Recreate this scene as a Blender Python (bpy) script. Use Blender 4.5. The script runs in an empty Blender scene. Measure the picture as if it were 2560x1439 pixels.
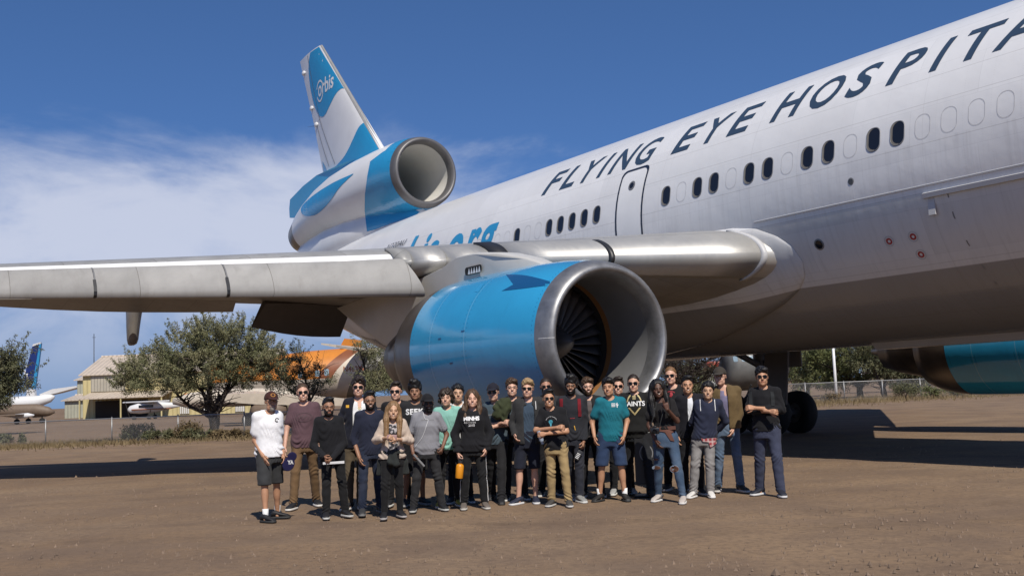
import bpy, bmesh, math, random
import numpy as np
from mathutils import Vector, Matrix
from mathutils.bvhtree import BVHTree
from mathutils.geometry import tessellate_polygon

random.seed(7)
RNG = np.random.default_rng(11)
SC = bpy.context.scene
COL = SC.collection
R = math.radians

# ------------------------------------------------------------ camera
CAM_F = 2647.47           # focal length in pixels of a 2560 wide picture
CAM_H = 1.60
CX, CY = 1280.0, 719.5
c_r = Vector((0.99923, 0.00378, -0.03911))
c_f = Vector((0.0, 0.99537, 0.09615))
c_u = c_r.cross(c_f).normalized()
c_r = c_f.cross(c_u).normalized()
cam = bpy.data.cameras.new('camera')
cam_o = bpy.data.objects.new('camera', cam)
COL.objects.link(cam_o)
cam.sensor_fit = 'HORIZONTAL'
cam.sensor_width = 36.0
cam.lens = CAM_F / 2560 * 36
cam.clip_end = 6000
m3 = Matrix((c_r, c_u, -c_f)).transposed()
cam_o.matrix_world = Matrix.Translation((0, 0, CAM_H)) @ m3.to_4x4()
SC.camera = cam_o
CAMP = Vector((0, 0, CAM_H))


def ray(x, y):
    return c_f * CAM_F + c_r * (x - CX) + c_u * (CY - y)


def gp(x, y, z=0.0):
    """world point on the level z seen at photo pixel x, y"""
    d = ray(x, y)
    return CAMP + d * ((z - CAM_H) / d.z)


def dp(x, y, depth):
    """world point at a given distance in front of the camera"""
    d = ray(x, y)
    return CAMP + d * (depth / d.dot(c_f))


# ------------------------------------------------------------ light
# way the sunlight travels, per metre of drop
SUN_V = Vector((-0.233, 0.862, -1.0))
sun_el = math.atan2(1.0, math.hypot(SUN_V.x, SUN_V.y))
to_sun = -SUN_V.normalized()
sun = bpy.data.lights.new('sun', 'SUN')
sun.energy = 4.9
sun.angle = R(0.53)
sun.color = (1.0, 0.935, 0.83)
sun_o = bpy.data.objects.new('sun', sun)
COL.objects.link(sun_o)
sun_o.rotation_euler = to_sun.to_track_quat('Z', 'Y').to_euler()
sun_o.location = (10, -20, 60)

world = bpy.data.worlds.new('World')
SC.world = world
world.use_nodes = True
wt = world.node_tree
wn = wt.nodes
wl = wt.links
for nd in list(wn):
    wn.remove(nd)


def wnode(t, **kw):
    nd = wn.new(t)
    for k, v in kw.items():
        setattr(nd, k, v)
    return nd


def wmath(op, a, b=None, clamp=False):
    nd = wn.new('ShaderNodeMath')
    nd.operation = op
    nd.use_clamp = clamp
    for i, v in enumerate((a, b)):
        if v is None:
            continue
        if isinstance(v, (int, float)):
            nd.inputs[i].default_value = v
        else:
            wl.new(v, nd.inputs[i])
    return nd.outputs[0]


sky = wnode('ShaderNodeTexSky', sky_type='NISHITA')
sky.sun_disc = False
sky.sun_elevation = sun_el
sky.sun_rotation = math.atan2(to_sun.x, to_sun.y)
sky.altitude = 800
sky.air_density = 0.8
sky.dust_density = 0.0
sky.ozone_density = 3.0
sep = wnode('ShaderNodeSeparateXYZ')
tcw = wnode('ShaderNodeTexCoord')
wl.new(tcw.outputs['Generated'], sep.inputs[0])
zc = wmath('MAXIMUM', sep.outputs['Z'], 0.0)
# the sky model is read a little above the horizon: the air was clear and dry
skv = wnode('ShaderNodeCombineXYZ')
wl.new(sep.outputs['X'], skv.inputs[0])
wl.new(sep.outputs['Y'], skv.inputs[1])
wl.new(wmath('ADD', wmath('MULTIPLY', zc, 0.9), 0.16), skv.inputs[2])
wl.new(skv.outputs[0], sky.inputs[0])
tint = wnode('ShaderNodeMix', data_type='RGBA', blend_type='MULTIPLY')
tint.inputs['Factor'].default_value = 1.0
tint.inputs['B'].default_value = (0.73, 0.985, 1.25, 1)
wl.new(sky.outputs[0], tint.inputs['A'])
# thin broken cloud layer low in the sky
cv = wnode('ShaderNodeCombineXYZ')
wl.new(sep.outputs['X'], cv.inputs[0])
wl.new(sep.outputs['Y'], cv.inputs[1])
wl.new(wmath('MULTIPLY', sep.outputs['Z'], 2.4), cv.inputs[2])
mpw = wnode('ShaderNodeMapping')
mpw.inputs['Location'].default_value = (3.7, 1.2, 0.4)
wl.new(cv.outputs[0], mpw.inputs[0])


def wnoise(scale, detail, rough, dist=0.0):
    nd = wnode('ShaderNodeTexNoise')
    nd.inputs['Scale'].default_value = scale
    nd.inputs['Detail'].default_value = detail
    nd.inputs['Roughness'].default_value = rough
    nd.inputs['Distortion'].default_value = dist
    wl.new(mpw.outputs[0], nd.inputs[0])
    return nd.outputs[0]


nbig = wnoise(1.5, 3, 0.5)
nfine = wnoise(4.5, 10, 0.58, 0.6)
nwisp = wnoise(16.0, 8, 0.6, 0.4)
# more cloud towards the horizon, none high up
bias = wmath('MULTIPLY', wmath('SUBTRACT', 0.235, zc), 1.5)
bias = wmath('MINIMUM', bias, 0.13)
nsum = wmath('ADD', wmath('ADD', wmath('MULTIPLY', nbig, 0.75), wmath('MULTIPLY', nfine, 0.42)), wmath('MULTIPLY', nwisp, 0.09))
ramp = wnode('ShaderNodeMapRange', interpolation_type='SMOOTHSTEP')
ramp.inputs['From Min'].default_value = 0.605
ramp.inputs['From Max'].default_value = 0.82
wl.new(wmath('ADD', nsum, bias), ramp.inputs['Value'])
cov = wmath('MULTIPLY', ramp.outputs[0], 0.78)
# the layer thins out right at the horizon
cov = wmath('MULTIPLY', cov, wmath('MULTIPLY', wmath('ADD', zc, 0.01), 9.0, True))
bg_mix = wnode('ShaderNodeMix', data_type='RGBA')
wl.new(cov, bg_mix.inputs['Factor'])
# dry dust dulls the lowest few degrees all round
hz = wnode('ShaderNodeMapRange', interpolation_type='SMOOTHSTEP')
hz.inputs['From Min'].default_value = 0.0
hz.inputs['From Max'].default_value = 0.20
hz.inputs['To Min'].default_value = 0.72
hz.inputs['To Max'].default_value = 0.0
wl.new(zc, hz.inputs['Value'])
dust = wnode('ShaderNodeMix', data_type='RGBA')
wl.new(hz.outputs[0], dust.inputs['Factor'])
wl.new(tint.outputs['Result'], dust.inputs['A'])
dust.inputs['B'].default_value = (1.5, 2.35, 3.7, 1)
wl.new(dust.outputs['Result'], bg_mix.inputs['A'])
bg_mix.inputs['B'].default_value = (6.6, 6.9, 8.0, 1)
bg = wnode('ShaderNodeBackground')
bg.inputs['Strength'].default_value = 0.1
wl.new(bg_mix.outputs['Result'], bg.inputs['Color'])
wo = wnode('ShaderNodeOutputWorld')
wl.new(bg.outputs[0], wo.inputs['Surface'])

SC.view_settings.view_transform = 'Standard'
SC.view_settings.look = 'None'
SC.view_settings.exposure = 0.04
SC.view_settings.gamma = 1.0
SC.view_settings.use_curve_mapping = False
SC.cycles.max_bounces = 6
SC.cycles.diffuse_bounces = 3
SC.cycles.glossy_bounces = 3
SC.cycles.transparent_max_bounces = 8
SC.cycles.caustics_reflective = False
SC.cycles.caustics_refractive = False


# ------------------------------------------------------------ helpers
class NT:
    """small helper for node trees of materials"""

    def __init__(self, mat):
        self.t = mat.node_tree
        self.n = self.t.nodes
        self.l = self.t.links

    def add(self, typ, **kw):
        nd = self.n.new(typ)
        for k, v in kw.items():
            setattr(nd, k, v)
        return nd

    def put(self, v, sock):
        if isinstance(v, (int, float)):
            sock.default_value = v
        elif isinstance(v, (tuple, list)):
            sock.default_value = tuple(v) if len(v) != 3 or sock.type != 'RGBA' else (*v, 1)
        else:
            self.l.new(v, sock)

    def math(self, op, a, b=None, clamp=False):
        nd = self.add('ShaderNodeMath', operation=op, use_clamp=clamp)
        self.put(a, nd.inputs[0])
        if b is not None:
            self.put(b, nd.inputs[1])
        return nd.outputs[0]

    def noise(self, vec, scale, detail=4, rough=0.55, dist=0.0):
        nd = self.add('ShaderNodeTexNoise')
        nd.inputs['Scale'].default_value = scale
        nd.inputs['Detail'].default_value = detail
        nd.inputs['Roughness'].default_value = rough
        nd.inputs['Distortion'].default_value = dist
        if vec is not None:
            self.l.new(vec, nd.inputs['Vector'])
        return nd.outputs[0]

    def mix(self, f, a, b, blend='MIX'):
        nd = self.add('ShaderNodeMix', data_type='RGBA', blend_type=blend)
        self.put(f, nd.inputs['Factor'])
        self.put(a, nd.inputs['A'])
        self.put(b, nd.inputs['B'])
        return nd.outputs['Result']

    def rng(self, v, a, b, c=0.0, d=1.0, smooth=False):
        nd = self.add('ShaderNodeMapRange')
        if smooth:
            nd.interpolation_type = 'SMOOTHSTEP'
        self.put(v, nd.inputs['Value'])
        for k, x in zip(('From Min', 'From Max', 'To Min', 'To Max'), (a, b, c, d)):
            nd.inputs[k].default_value = x
        return nd.outputs[0]

    def coord(self, which='Object', scale=None):
        nd = self.add('ShaderNodeTexCoord')
        o = nd.outputs[which]
        if scale is not None:
            mp = self.add('ShaderNodeMapping')
            mp.inputs['Scale'].default_value = scale
            self.l.new(o, mp.inputs[0])
            o = mp.outputs[0]
        return o

    def bump(self, h, strength=0.3, dist=0.01, nrm=None):
        nd = self.add('ShaderNodeBump')
        nd.inputs['Strength'].default_value = strength
        nd.inputs['Distance'].default_value = dist
        self.l.new(h, nd.inputs['Height'])
        if nrm is not None:
            self.l.new(nrm, nd.inputs['Normal'])
        return nd.outputs[0]


MATS = {}


def mat(name, col=(.5, .5, .5), rough=0.5, metal=0.0, vary=0.0, vscale=3.0, bump=0.0, bscale=20.0,
        coat=0.0, spec=0.5, fn=None, aniso=None, sheen=0.0):
    if name in MATS:
        return MATS[name]
    m = bpy.data.materials.new(name)
    m.use_nodes = True
    t = NT(m)
    b = t.n['Principled BSDF']
    b.inputs['Base Color'].default_value = (*col, 1)
    b.inputs['Roughness'].default_value = rough
    b.inputs['Metallic'].default_value = metal
    b.inputs['Specular IOR Level'].default_value = spec
    b.inputs['Coat Weight'].default_value = coat
    b.inputs['Coat Roughness'].default_value = 0.08
    b.inputs['Sheen Weight'].default_value = sheen
    t.b = b
    if vary:
        v = t.coord('Object')
        f = t.rng(t.noise(v, vscale, 6, 0.6), 0.3, 0.7, 1 - vary, 1 + vary)
        mx = t.mix(1.0, (*col, 1), f, 'MULTIPLY')
        t.l.new(mx, b.inputs['Base Color'])
    if bump:
        v = t.coord('Object')
        t.l.new(t.bump(t.noise(v, bscale, 4, 0.6), bump, 0.01), b.inputs['Normal'])
    if fn:
        fn(t, b)
    MATS[name] = m
    return m


def tag(o, label=None, cat=None, group=None, kind=None):
    if label:
        o['label'] = label
    if cat:
        o['category'] = cat
    if group:
        o['group'] = group
    if kind:
        o['kind'] = kind
    return o


def empty(name, loc=(0, 0, 0), rot=None, parent=None):
    o = bpy.data.objects.new(name, None)
    COL.objects.link(o)
    o.empty_display_size = 0.2
    if rot is not None:
        o.matrix_world = Matrix.Translation(loc) @ rot.to_4x4()
    else:
        o.location = loc
    if parent:
        o.parent = parent
    return o


def mk(name, verts, faces, m, parent=None, smooth=False, mi=None, edges=()):
    me = bpy.data.meshes.new(name)
    me.from_pydata([tuple(v) for v in verts], list(edges), [tuple(f) for f in faces])
    ms = m if isinstance(m, (list, tuple)) else [m]
    for x in ms:
        me.materials.append(x)
    if smooth is True:
        me.polygons.foreach_set('use_smooth', [True] * len(me.polygons))
    elif smooth:
        me.polygons.foreach_set('use_smooth', [True] * len(me.polygons))
        try:
            me.set_sharp_from_angle(angle=R(smooth))
        except Exception:
            pass
    if mi is not None:
        me.polygons.foreach_set('material_index', [int(i) for i in mi])
    me.update()
    o = bpy.data.objects.new(name, me)
    COL.objects.link(o)
    if parent:
        o.parent = parent
    return o


class MB:
    """mesh builder collecting pieces of one part"""

    def __init__(self):
        self.v, self.f, self.mi = [], [], []

    def add(self, vs, fs, mi=0):
        k = len(self.v)
        self.v += [Vector(v) for v in vs]
        self.f += [[i + k for i in f] for f in fs]
        self.mi += [mi] * len(fs)
        return self

    def box(self, c, s, rot=None, mi=0, bev=0.0):
        c = Vector(c)
        hx, hy, hz = s[0] / 2, s[1] / 2, s[2] / 2
        if bev <= 0:
            vs = [Vector((x * hx, y * hy, z * hz)) for x in (-1, 1) for y in (-1, 1) for z in (-1, 1)]
            fs = [(0, 1, 3, 2), (4, 6, 7, 5), (0, 4, 5, 1), (2, 3, 7, 6), (0, 2, 6, 4), (1, 5, 7, 3)]
        else:
            bm = bmesh.new()
            bmesh.ops.create_cube(bm, size=1.0)
            for v in bm.verts:
                v.co = Vector((v.co.x * s[0], v.co.y * s[1], v.co.z * s[2]))
            bmesh.ops.bevel(bm, geom=bm.edges[:], offset=bev, segments=2, affect='EDGES', profile=0.5)
            bm.verts.index_update()
            vs = [v.co.copy() for v in bm.verts]
            fs = [[v.index for v in f.verts] for f in bm.faces]
            bm.free()
        if rot is not None:
            vs = [rot @ v for v in vs]
        return self.add([v + c for v in vs], fs, mi)

    def tube(self, pts, rad, seg=8, mi=0, cap=True):
        pts = [Vector(p) for p in pts]
        rs = rad if isinstance(rad, (list, tuple)) else [rad] * len(pts)
        vs, fs = [], []
        d0 = (pts[1] - pts[0]).normalized()
        ref = Vector((0, 0, 1)) if abs(d0.z) < 0.9 else Vector((1, 0, 0))
        u = d0.cross(ref).normalized()
        for i, pnt in enumerate(pts):
            d = (pts[min(i + 1, len(pts) - 1)] - pts[max(i - 1, 0)]).normalized()
            u = (u - d * u.dot(d)).normalized()
            w = d.cross(u)
            for k in range(seg):
                a = 2 * math.pi * k / seg
                vs.append(pnt + (u * math.cos(a) + w * math.sin(a)) * rs[i])
        for i in range(len(pts) - 1):
            for k in range(seg):
                a, b = i * seg + k, i * seg + (k + 1) % seg
                fs.append((a, b, b + seg, a + seg))
        if cap:
            fs.append(tuple(range(seg))[::-1])
            fs.append(tuple((len(pts) - 1) * seg + k for k in range(seg)))
        return self.add(vs, fs, mi)

    def loft(self, rings, closed=True, cap0=False, cap1=False, mi=0):
        n = len(rings[0])
        vs = [v for r in rings for v in r]
        fs = []
        for i in range(len(rings) - 1):
            for k in range(n if closed else n - 1):
                a, b = i * n + k, i * n + (k + 1) % n
                fs.append((a, b, b + n, a + n))
        if cap0:
            fs.append(tuple(range(n))[::-1])
        if cap1:
            fs.append(tuple((len(rings) - 1) * n + k for k in range(n)))
        return self.add(vs, fs, mi)

    def prism(self, poly, vec, mi=0):
        """polygon of 3D points extruded along vec"""
        vec = Vector(vec)
        n = len(poly)
        vs = [Vector(q) for q in poly] + [Vector(q) + vec for q in poly]
        fs = [tuple(range(n))[::-1], tuple(range(n, 2 * n))]
        fs += [(k, (k + 1) % n, n + (k + 1) % n, n + k) for k in range(n)]
        return self.add(vs, fs, mi)

    def sheet(self, fn, nu, nv, mi=0):
        """open grid fn(i/nu, j/nv)"""
        vs = [fn(i / nu, j / nv) for i in range(nu + 1) for j in range(nv + 1)]
        fs = [(i * (nv + 1) + j, (i + 1) * (nv + 1) + j, (i + 1) * (nv + 1) + j + 1, i * (nv + 1) + j + 1)
              for i in range(nu) for j in range(nv)]
        return self.add(vs, fs, mi)

    def build(self, name, m, parent=None, smooth=False):
        o = mk(name, self.v, self.f, m, parent, smooth, self.mi if isinstance(m, (list, tuple)) else None)
        return o


def recalc(o):
    bm = bmesh.new()
    bm.from_mesh(o.data)
    bmesh.ops.recalc_face_normals(bm, faces=bm.faces[:])
    bm.to_mesh(o.data)
    bm.free()
    return o


def interp(tab, x):
    """piecewise smooth interpolation in a table of rows (x, a, b, ...)"""
    xs = [r[0] for r in tab]
    return [float(np.interp(x, xs, [r[k] for r in tab])) for k in range(1, len(tab[0]))]


def text_mesh(s, size=1.0, shear=0.0, offset=0.0, align='LEFT', spacing=1.0):
    """flat lettering as (verts 2D, faces), base line at y = 0"""
    cu = bpy.data.curves.new('txt', 'FONT')
    cu.body = s
    cu.size = size
    cu.shear = shear
    cu.offset = offset
    cu.space_character = spacing
    cu.align_x = align
    cu.resolution_u = 4
    o = bpy.data.objects.new('txt', cu)
    me = bpy.data.meshes.new_from_object(o)
    vs = [Vector((v.co.x, v.co.y, 0)) for v in me.vertices]
    fs = [tuple(q.vertices) for q in me.polygons]
    bpy.data.objects.remove(o)
    bpy.data.meshes.remove(me)
    bpy.data.curves.remove(cu)
    return vs, fs


def slice_flat(vs, fs, step, axis=1, step2=None):
    """cut a flat mesh into strips so that it can follow a curved surface"""
    bm = bmesh.new()
    bv = [bm.verts.new(v) for v in vs]
    for f in fs:
        try:
            bm.faces.new([bv[i] for i in f])
        except ValueError:
            pass
    bmesh.ops.remove_doubles(bm, verts=bm.verts[:], dist=1e-5)
    for ax, st in ((axis, step), (1 - axis, step2)):
        if not st:
            continue
        lo = min(v.co[ax] for v in bm.verts)
        hi = max(v.co[ax] for v in bm.verts)
        x = lo + st
        no = Vector((0, 0, 0))
        no[ax] = 1
        while x < hi:
            co = Vector((0, 0, 0))
            co[ax] = x
            bmesh.ops.bisect_plane(bm, geom=bm.verts[:] + bm.edges[:] + bm.faces[:], plane_co=co, plane_no=no)
            x += st
    bm.verts.index_update()
    o = [v.co.copy() for v in bm.verts], [tuple(v.index for v in f.verts) for f in bm.faces]
    bm.free()
    return o


def poly_flat(poly):
    """a flat polygon (list of 2D points) as triangles"""
    pts = [Vector((a, b, 0)) for a, b in poly]
    return pts, [tuple(t) for t in tessellate_polygon([pts])]


def bez(pts, n=12):
    """smooth closed/open curve through points (Catmull-Rom), open"""
    out = []
    for i in range(len(pts) - 1):
        p0 = pts[max(i - 1, 0)]
        p1, p2 = pts[i], pts[i + 1]
        p3 = pts[min(i + 2, len(pts) - 1)]
        for k in range(n):
            t = k / n
            out.append(tuple(0.5 * ((2 * b) + (c - a) * t + (2 * a - 5 * b + 4 * c - d) * t * t + (3 * b - a - 3 * c + d) * t ** 3)
                             for a, b, c, d in zip(p0, p1, p2, p3)))
    out.append(tuple(pts[-1]))
    return out


def bvh_of(o):
    me = o.data
    return BVHTree.FromPolygons([v.co.copy() for v in me.vertices], [tuple(q.vertices) for q in me.polygons])


def decal(name, flat, place, bvhs, direction, m, parent, lift=0.004, fill=False):
    """lay a flat mesh on a surface: place(u, v) gives a start point, then cast along direction"""
    vs, fs = flat
    out, ok = [], []
    dr = Vector(direction).normalized()
    for v in vs:
        q = place(v.x, v.y)
        best = None
        for b in bvhs:
            hit = b.ray_cast(q, dr)
            if hit[0] is not None and (best is None or hit[3] < best[3]):
                best = hit
        if best is None:
            out.append(q)
            ok.append(False)
        else:
            nn = best[1] if best[1].dot(dr) < 0 else -best[1]
            out.append(best[0] + (nn * 0.6 - dr * 0.4).normalized() * lift)
            ok.append(True)
    if fill and any(ok):
        far = sum((o - place(v.x, v.y)).dot(dr) for o, v, k in zip(out, vs, ok) if k) / sum(ok)
        out = [o if k else place(v.x, v.y) + dr * far for o, v, k in zip(out, vs, ok)]
        ok = [True] * len(ok)
    fs = [f for f in fs if all(ok[i] for i in f)]
    return mk(name, out, fs, m, parent, False)
# ------------------------------------------------------------ ground
def ground_fn(t, b):
    v = t.coord('Object')
    big = t.noise(v, 0.06, 5, 0.6, 0.3)
    mid = t.noise(v, 0.6, 6, 0.62)
    fine = t.noise(v, 11.0, 8, 0.7)
    grit = t.noise(v, 60.0, 4, 0.7)
    c1 = t.mix(t.rng(big, .40, .60, smooth=True), (.200, .133, .082, 1), (.25, .172, .108, 1))
    c2 = t.mix(t.rng(mid, .42, .62, 0, .8), c1, (.15, .104, .074, 1))
    c2 = t.mix(t.rng(t.noise(v, 0.17, 5, .65), .52, .66, 0, .55), c2, (.275, .198, .13, 1))
    c3 = t.mix(t.rng(fine, .46, .66, 0, .75), c2, (.12, .084, .060, 1))
    c4 = t.mix(t.rng(grit, .60, .74, 0, .7), c3, (.40, .32, .24, 1))
    c5 = t.mix(t.rng(t.noise(v, 33.0, 5, .7), .58, .72, 0, .7), c4, (.09, .06, .045, 1))
    # tyre tracks: long streaks roughly across the view
    mp = t.coord('Object', (0.05, 0.9, 1))
    tr = t.rng(t.noise(mp, 1.4, 5, .6, .4), .48, .60, 0, .38)
    c6 = t.mix(tr, c5, (.17, .12, .085, 1))
    sp = t.add('ShaderNodeSeparateXYZ')
    t.l.new(v, sp.inputs[0])
    wob = t.math('MULTIPLY', t.math('SUBTRACT', t.noise(v, .12, 3, .5), .5), 5.0)
    dirt = None
    for off, sl in ((18.6, .05), (20.3, .05), (12.1, -.09), (13.5, -.09), (27.0, .12), (28.6, .12)):
        d = t.math('ABSOLUTE', t.math('SUBTRACT', t.math('ADD', t.math('SUBTRACT', sp.outputs['Y'], t.math('MULTIPLY', sp.outputs['X'], sl)), wob), off))
        k = t.rng(d, .10, .24, 1.0, 0.0, True)
        dirt = k if dirt is None else t.math('MAXIMUM', dirt, k)
    brk = t.rng(t.noise(v, 1.6, 5, .7), .42, .62)
    c6 = t.mix(t.math('MULTIPLY', t.math('MULTIPLY', dirt, brk), .38), c6, (.11, .076, .052, 1))
    t.l.new(c6, b.inputs['Base Color'])
    h = t.math('ADD', t.math('MULTIPLY', fine, .5), t.math('MULTIPLY', grit, .35))
    n1 = t.bump(h, 0.55, 0.025)
    n2 = t.bump(mid, 0.25, 0.10, n1)
    t.l.new(n2, b.inputs['Normal'])


M_GROUND = mat('desert_dirt', (.27, .19, .12), 0.95, spec=0.15, fn=ground_fn)
gb_ = MB()
xs_ = [-4000, -900, -300, -120, -60] + list(np.linspace(-40, 40, 41)) + [60, 120, 300, 900, 4000]
ys_ = [-300, -60, -20] + list(np.linspace(-4, 60, 65)) + [80, 110, 160, 260, 500, 1200, 5000]
vs = []
for y in ys_:
    for x in xs_:
        z = 0.0
        if 4 < y < 26 and abs(x) < 30:
            z = 0.012 * (math.sin(x * 1.3 + 1.1 * math.sin(y * .9)) + math.sin(y * 1.7 + .6 * x)) - .012
        vs.append((x, y, z))
nx_ = len(xs_)
fs = [(j * nx_ + i, j * nx_ + i + 1, (j + 1) * nx_ + i + 1, (j + 1) * nx_ + i) for j in range(len(ys_) - 1) for i in range(nx_ - 1)]
ground = tag(mk('ground', vs, fs, M_GROUND, None, True), kind='structure')

# loose stones lying on the dirt
M_STONE = mat('loose_stone', (.17, .12, .085), 0.9, vary=0.5, vscale=0.9)
rnd = np.random.default_rng(5)
sv, sf = [], []
for i in range(6500):
    dist = 7.5 + 24 * rnd.random() ** 1.7
    u = (rnd.random() - .5) * 1.15
    x, y = u * dist, dist
    r = 0.006 + 0.017 * rnd.random() ** 2.5
    if rnd.random() < .02:
        r *= 1.9
    k = len(sv)
    a0 = rnd.random() * 6.28
    for q in range(5):
        a = a0 + q * 1.2566
        rr = r * (.7 + .6 * rnd.random())
        sv.append((x + rr * math.cos(a), y + rr * math.sin(a), -.018))
    sv.append((x, y, r * (.5 + .5 * rnd.random())))
    sf += [(k + q, k + (q + 1) % 5, k + 5) for q in range(5)]
tag(mk('loose_stones', sv, sf, M_STONE), 'small loose stones scattered over the brown dirt', 'stones', kind='stuff')
# ------------------------------------------------------------ materials of the airliner
ZC = 5.244               # height of the fuselage centre line
FR = 3.01                # fuselage radius


def _lines(t, val, positions, w):
    """thin line masks at given positions along a value"""
    acc = None
    for q in positions:
        d = t.math('ABSOLUTE', t.math('SUBTRACT', val, q))
        k = t.math('LESS_THAN', d, w)
        acc = k if acc is None else t.math('MAXIMUM', acc, k)
    return acc


def fus_fn(t, b):
    v = t.coord('Object')
    s = t.add('ShaderNodeSeparateXYZ')
    t.l.new(v, s.inputs[0])
    ang = t.math('MULTIPLY', t.math('ARCTAN2', t.math('SUBTRACT', s.outputs['Z'], ZC), t.math('ABSOLUTE', s.outputs['Y'])), FR)
    ln = _lines(t, ang, (1.46, 2.75, 0.21, 0.93, -0.62, -1.9, -3.1), 0.007)
    xs = _lines(t, s.outputs['X'], (-13.2, -9.2, -2.35, -0.25, 2.55, 6.6, 10.9), 0.006)
    ring = t.math('MULTIPLY', xs, t.math('LESS_THAN', ang, 2.0))
    ln = t.math('MULTIPLY', t.math('MAXIMUM', ln, t.math('MULTIPLY', ring, 0.5)), 0.24)
    # skin panels, each a hair different in tone
    cv = t.add('ShaderNodeCombineXYZ')
    t.l.new(s.outputs['X'], cv.inputs[0])
    t.l.new(ang, cv.inputs[1])
    br = t.add('ShaderNodeTexBrick')
    t.l.new(cv.outputs[0], br.inputs['Vector'])
    for k, q in (('Scale', 1.0), ('Mortar Size', 0.004), ('Brick Width', 2.54), ('Row Height', 0.86), ('Bias', 0.0)):
        br.inputs[k].default_value = q
    br.inputs['Color1'].default_value = (.95, .95, .95, 1)
    br.inputs['Color2'].default_value = (1.03, 1.03, 1.03, 1)
    br.inputs['Mortar'].default_value = (.86, .86, .86, 1)
    # rows of rivets along the frames
    fx = t.math('ABSOLUTE', t.math('SUBTRACT', t.math('FRACT', t.math('DIVIDE', s.outputs['X'], 0.508)), 0.5))
    fy = t.math('ABSOLUTE', t.math('SUBTRACT', t.math('FRACT', t.math('DIVIDE', ang, 0.045)), 0.5))
    rv_ = t.math('MULTIPLY', t.math('LESS_THAN', fx, 0.014), t.math('LESS_THAN', fy, 0.16))
    # streaks running down from the window belt, and hand-worn grime
    mp = t.coord('Object', (5.0, 1.0, 0.35))
    st = t.rng(t.noise(mp, 2.2, 6, 0.65), 0.48, 0.78, 0.0, 0.17)
    st = t.math('MULTIPLY', st, t.math('LESS_THAN', ang, 0.25))
    gr = t.rng(t.noise(v, 0.9, 5, 0.6), 0.35, 0.7, 0.0, 0.07)
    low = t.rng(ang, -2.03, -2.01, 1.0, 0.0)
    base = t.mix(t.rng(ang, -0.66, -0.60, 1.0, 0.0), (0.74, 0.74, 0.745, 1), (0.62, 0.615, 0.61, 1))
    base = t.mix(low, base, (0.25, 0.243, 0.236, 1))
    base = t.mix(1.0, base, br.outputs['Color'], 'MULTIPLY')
    dark = t.math('ADD', t.math('ADD', ln, st), t.math('ADD', gr, t.math('MULTIPLY', rv_, .10)), True)
    t.l.new(t.mix(dark, base, (0.16, 0.14, 0.12, 1)), b.inputs['Base Color'])
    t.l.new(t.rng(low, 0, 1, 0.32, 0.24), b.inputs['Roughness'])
    t.l.new(t.bump(t.noise(v, 1.7, 3, .5), .10, .12), b.inputs['Normal'])


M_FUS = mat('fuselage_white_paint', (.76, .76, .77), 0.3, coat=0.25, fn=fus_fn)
M_WHITE = mat('white_gloss_paint', (.74, .74, .74), 0.3, vary=0.05, vscale=1.2, coat=0.2)
def panel_fn_factory(col, w=1.5, h=.7, axis=('X', 'Y')):
    def fn(t, b):
        v = t.coord('Object')
        s = t.add('ShaderNodeSeparateXYZ')
        t.l.new(v, s.inputs[0])
        cv = t.add('ShaderNodeCombineXYZ')
        t.l.new(s.outputs[axis[0]], cv.inputs[0])
        t.l.new(s.outputs[axis[1]], cv.inputs[1])
        br = t.add('ShaderNodeTexBrick')
        t.l.new(cv.outputs[0], br.inputs['Vector'])
        for k, q in (('Scale', 1.0), ('Mortar Size', 0.006), ('Brick Width', w), ('Row Height', h)):
            br.inputs[k].default_value = q
        br.inputs['Color1'].default_value = (.92, .92, .92, 1)
        br.inputs['Color2'].default_value = (1.05, 1.05, 1.05, 1)
        br.inputs['Mortar'].default_value = (.55, .53, .50, 1)
        g = t.rng(t.noise(v, 1.3, 6, .62), .3, .72, .84, 1.12)
        c = t.mix(1.0, t.mix(1.0, (*col, 1), br.outputs['Color'], 'MULTIPLY'), g, 'MULTIPLY')
        st = t.rng(t.noise(t.coord('Object', (.5, 3.0, 1.0)), 2.0, 6, .7), .52, .78, 0, .35)
        t.l.new(t.mix(st, c, (col[0] * .5, col[1] * .46, col[2] * .42, 1)), b.inputs['Base Color'])
    return fn


M_GREYP = mat('grey_wing_paint', (.28, .278, .272), 0.42, fn=panel_fn_factory((.28, .278, .272), 1.1, 1.6))
M_GREYD = mat('slat_grey_paint', (.36, .35, .33), 0.45, fn=panel_fn_factory((.31, .302, .288), 2.2, 60.0, ('Y', 'X')))
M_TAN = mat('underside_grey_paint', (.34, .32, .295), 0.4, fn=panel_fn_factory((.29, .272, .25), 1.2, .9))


def metal_fn(t, b):
    v = t.coord('Object', (1.0, 9.0, 1.0))
    f = t.rng(t.noise(v, 3.0, 6, 0.65), 0.3, 0.7, 0.42, 0.58)
    t.l.new(f, b.inputs['Roughness'])
    c = t.rng(t.noise(t.coord('Object'), 1.3, 6, 0.6), 0.3, 0.7, 0.88, 1.06)
    t.l.new(t.mix(1.0, (0.47, 0.46, 0.44, 1), c, 'MULTIPLY'), b.inputs['Base Color'])


M_ALU = mat('satin_slat_skin', (.5, .5, .48), 0.45, 0.55, fn=metal_fn)


def lip_fn(t, b):
    v = t.coord('Object')
    f = t.rng(t.noise(v, 2.6, 8, 0.7), 0.3, 0.72, 0.40, 0.58)
    t.l.new(f, b.inputs['Roughness'])
    c = t.rng(t.noise(v, 5.0, 7, 0.65), 0.3, 0.7, 0.72, 1.12)
    t.l.new(t.mix(1.0, (0.31, 0.31, 0.315, 1), c, 'MULTIPLY'), b.inputs['Base Color'])


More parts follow.
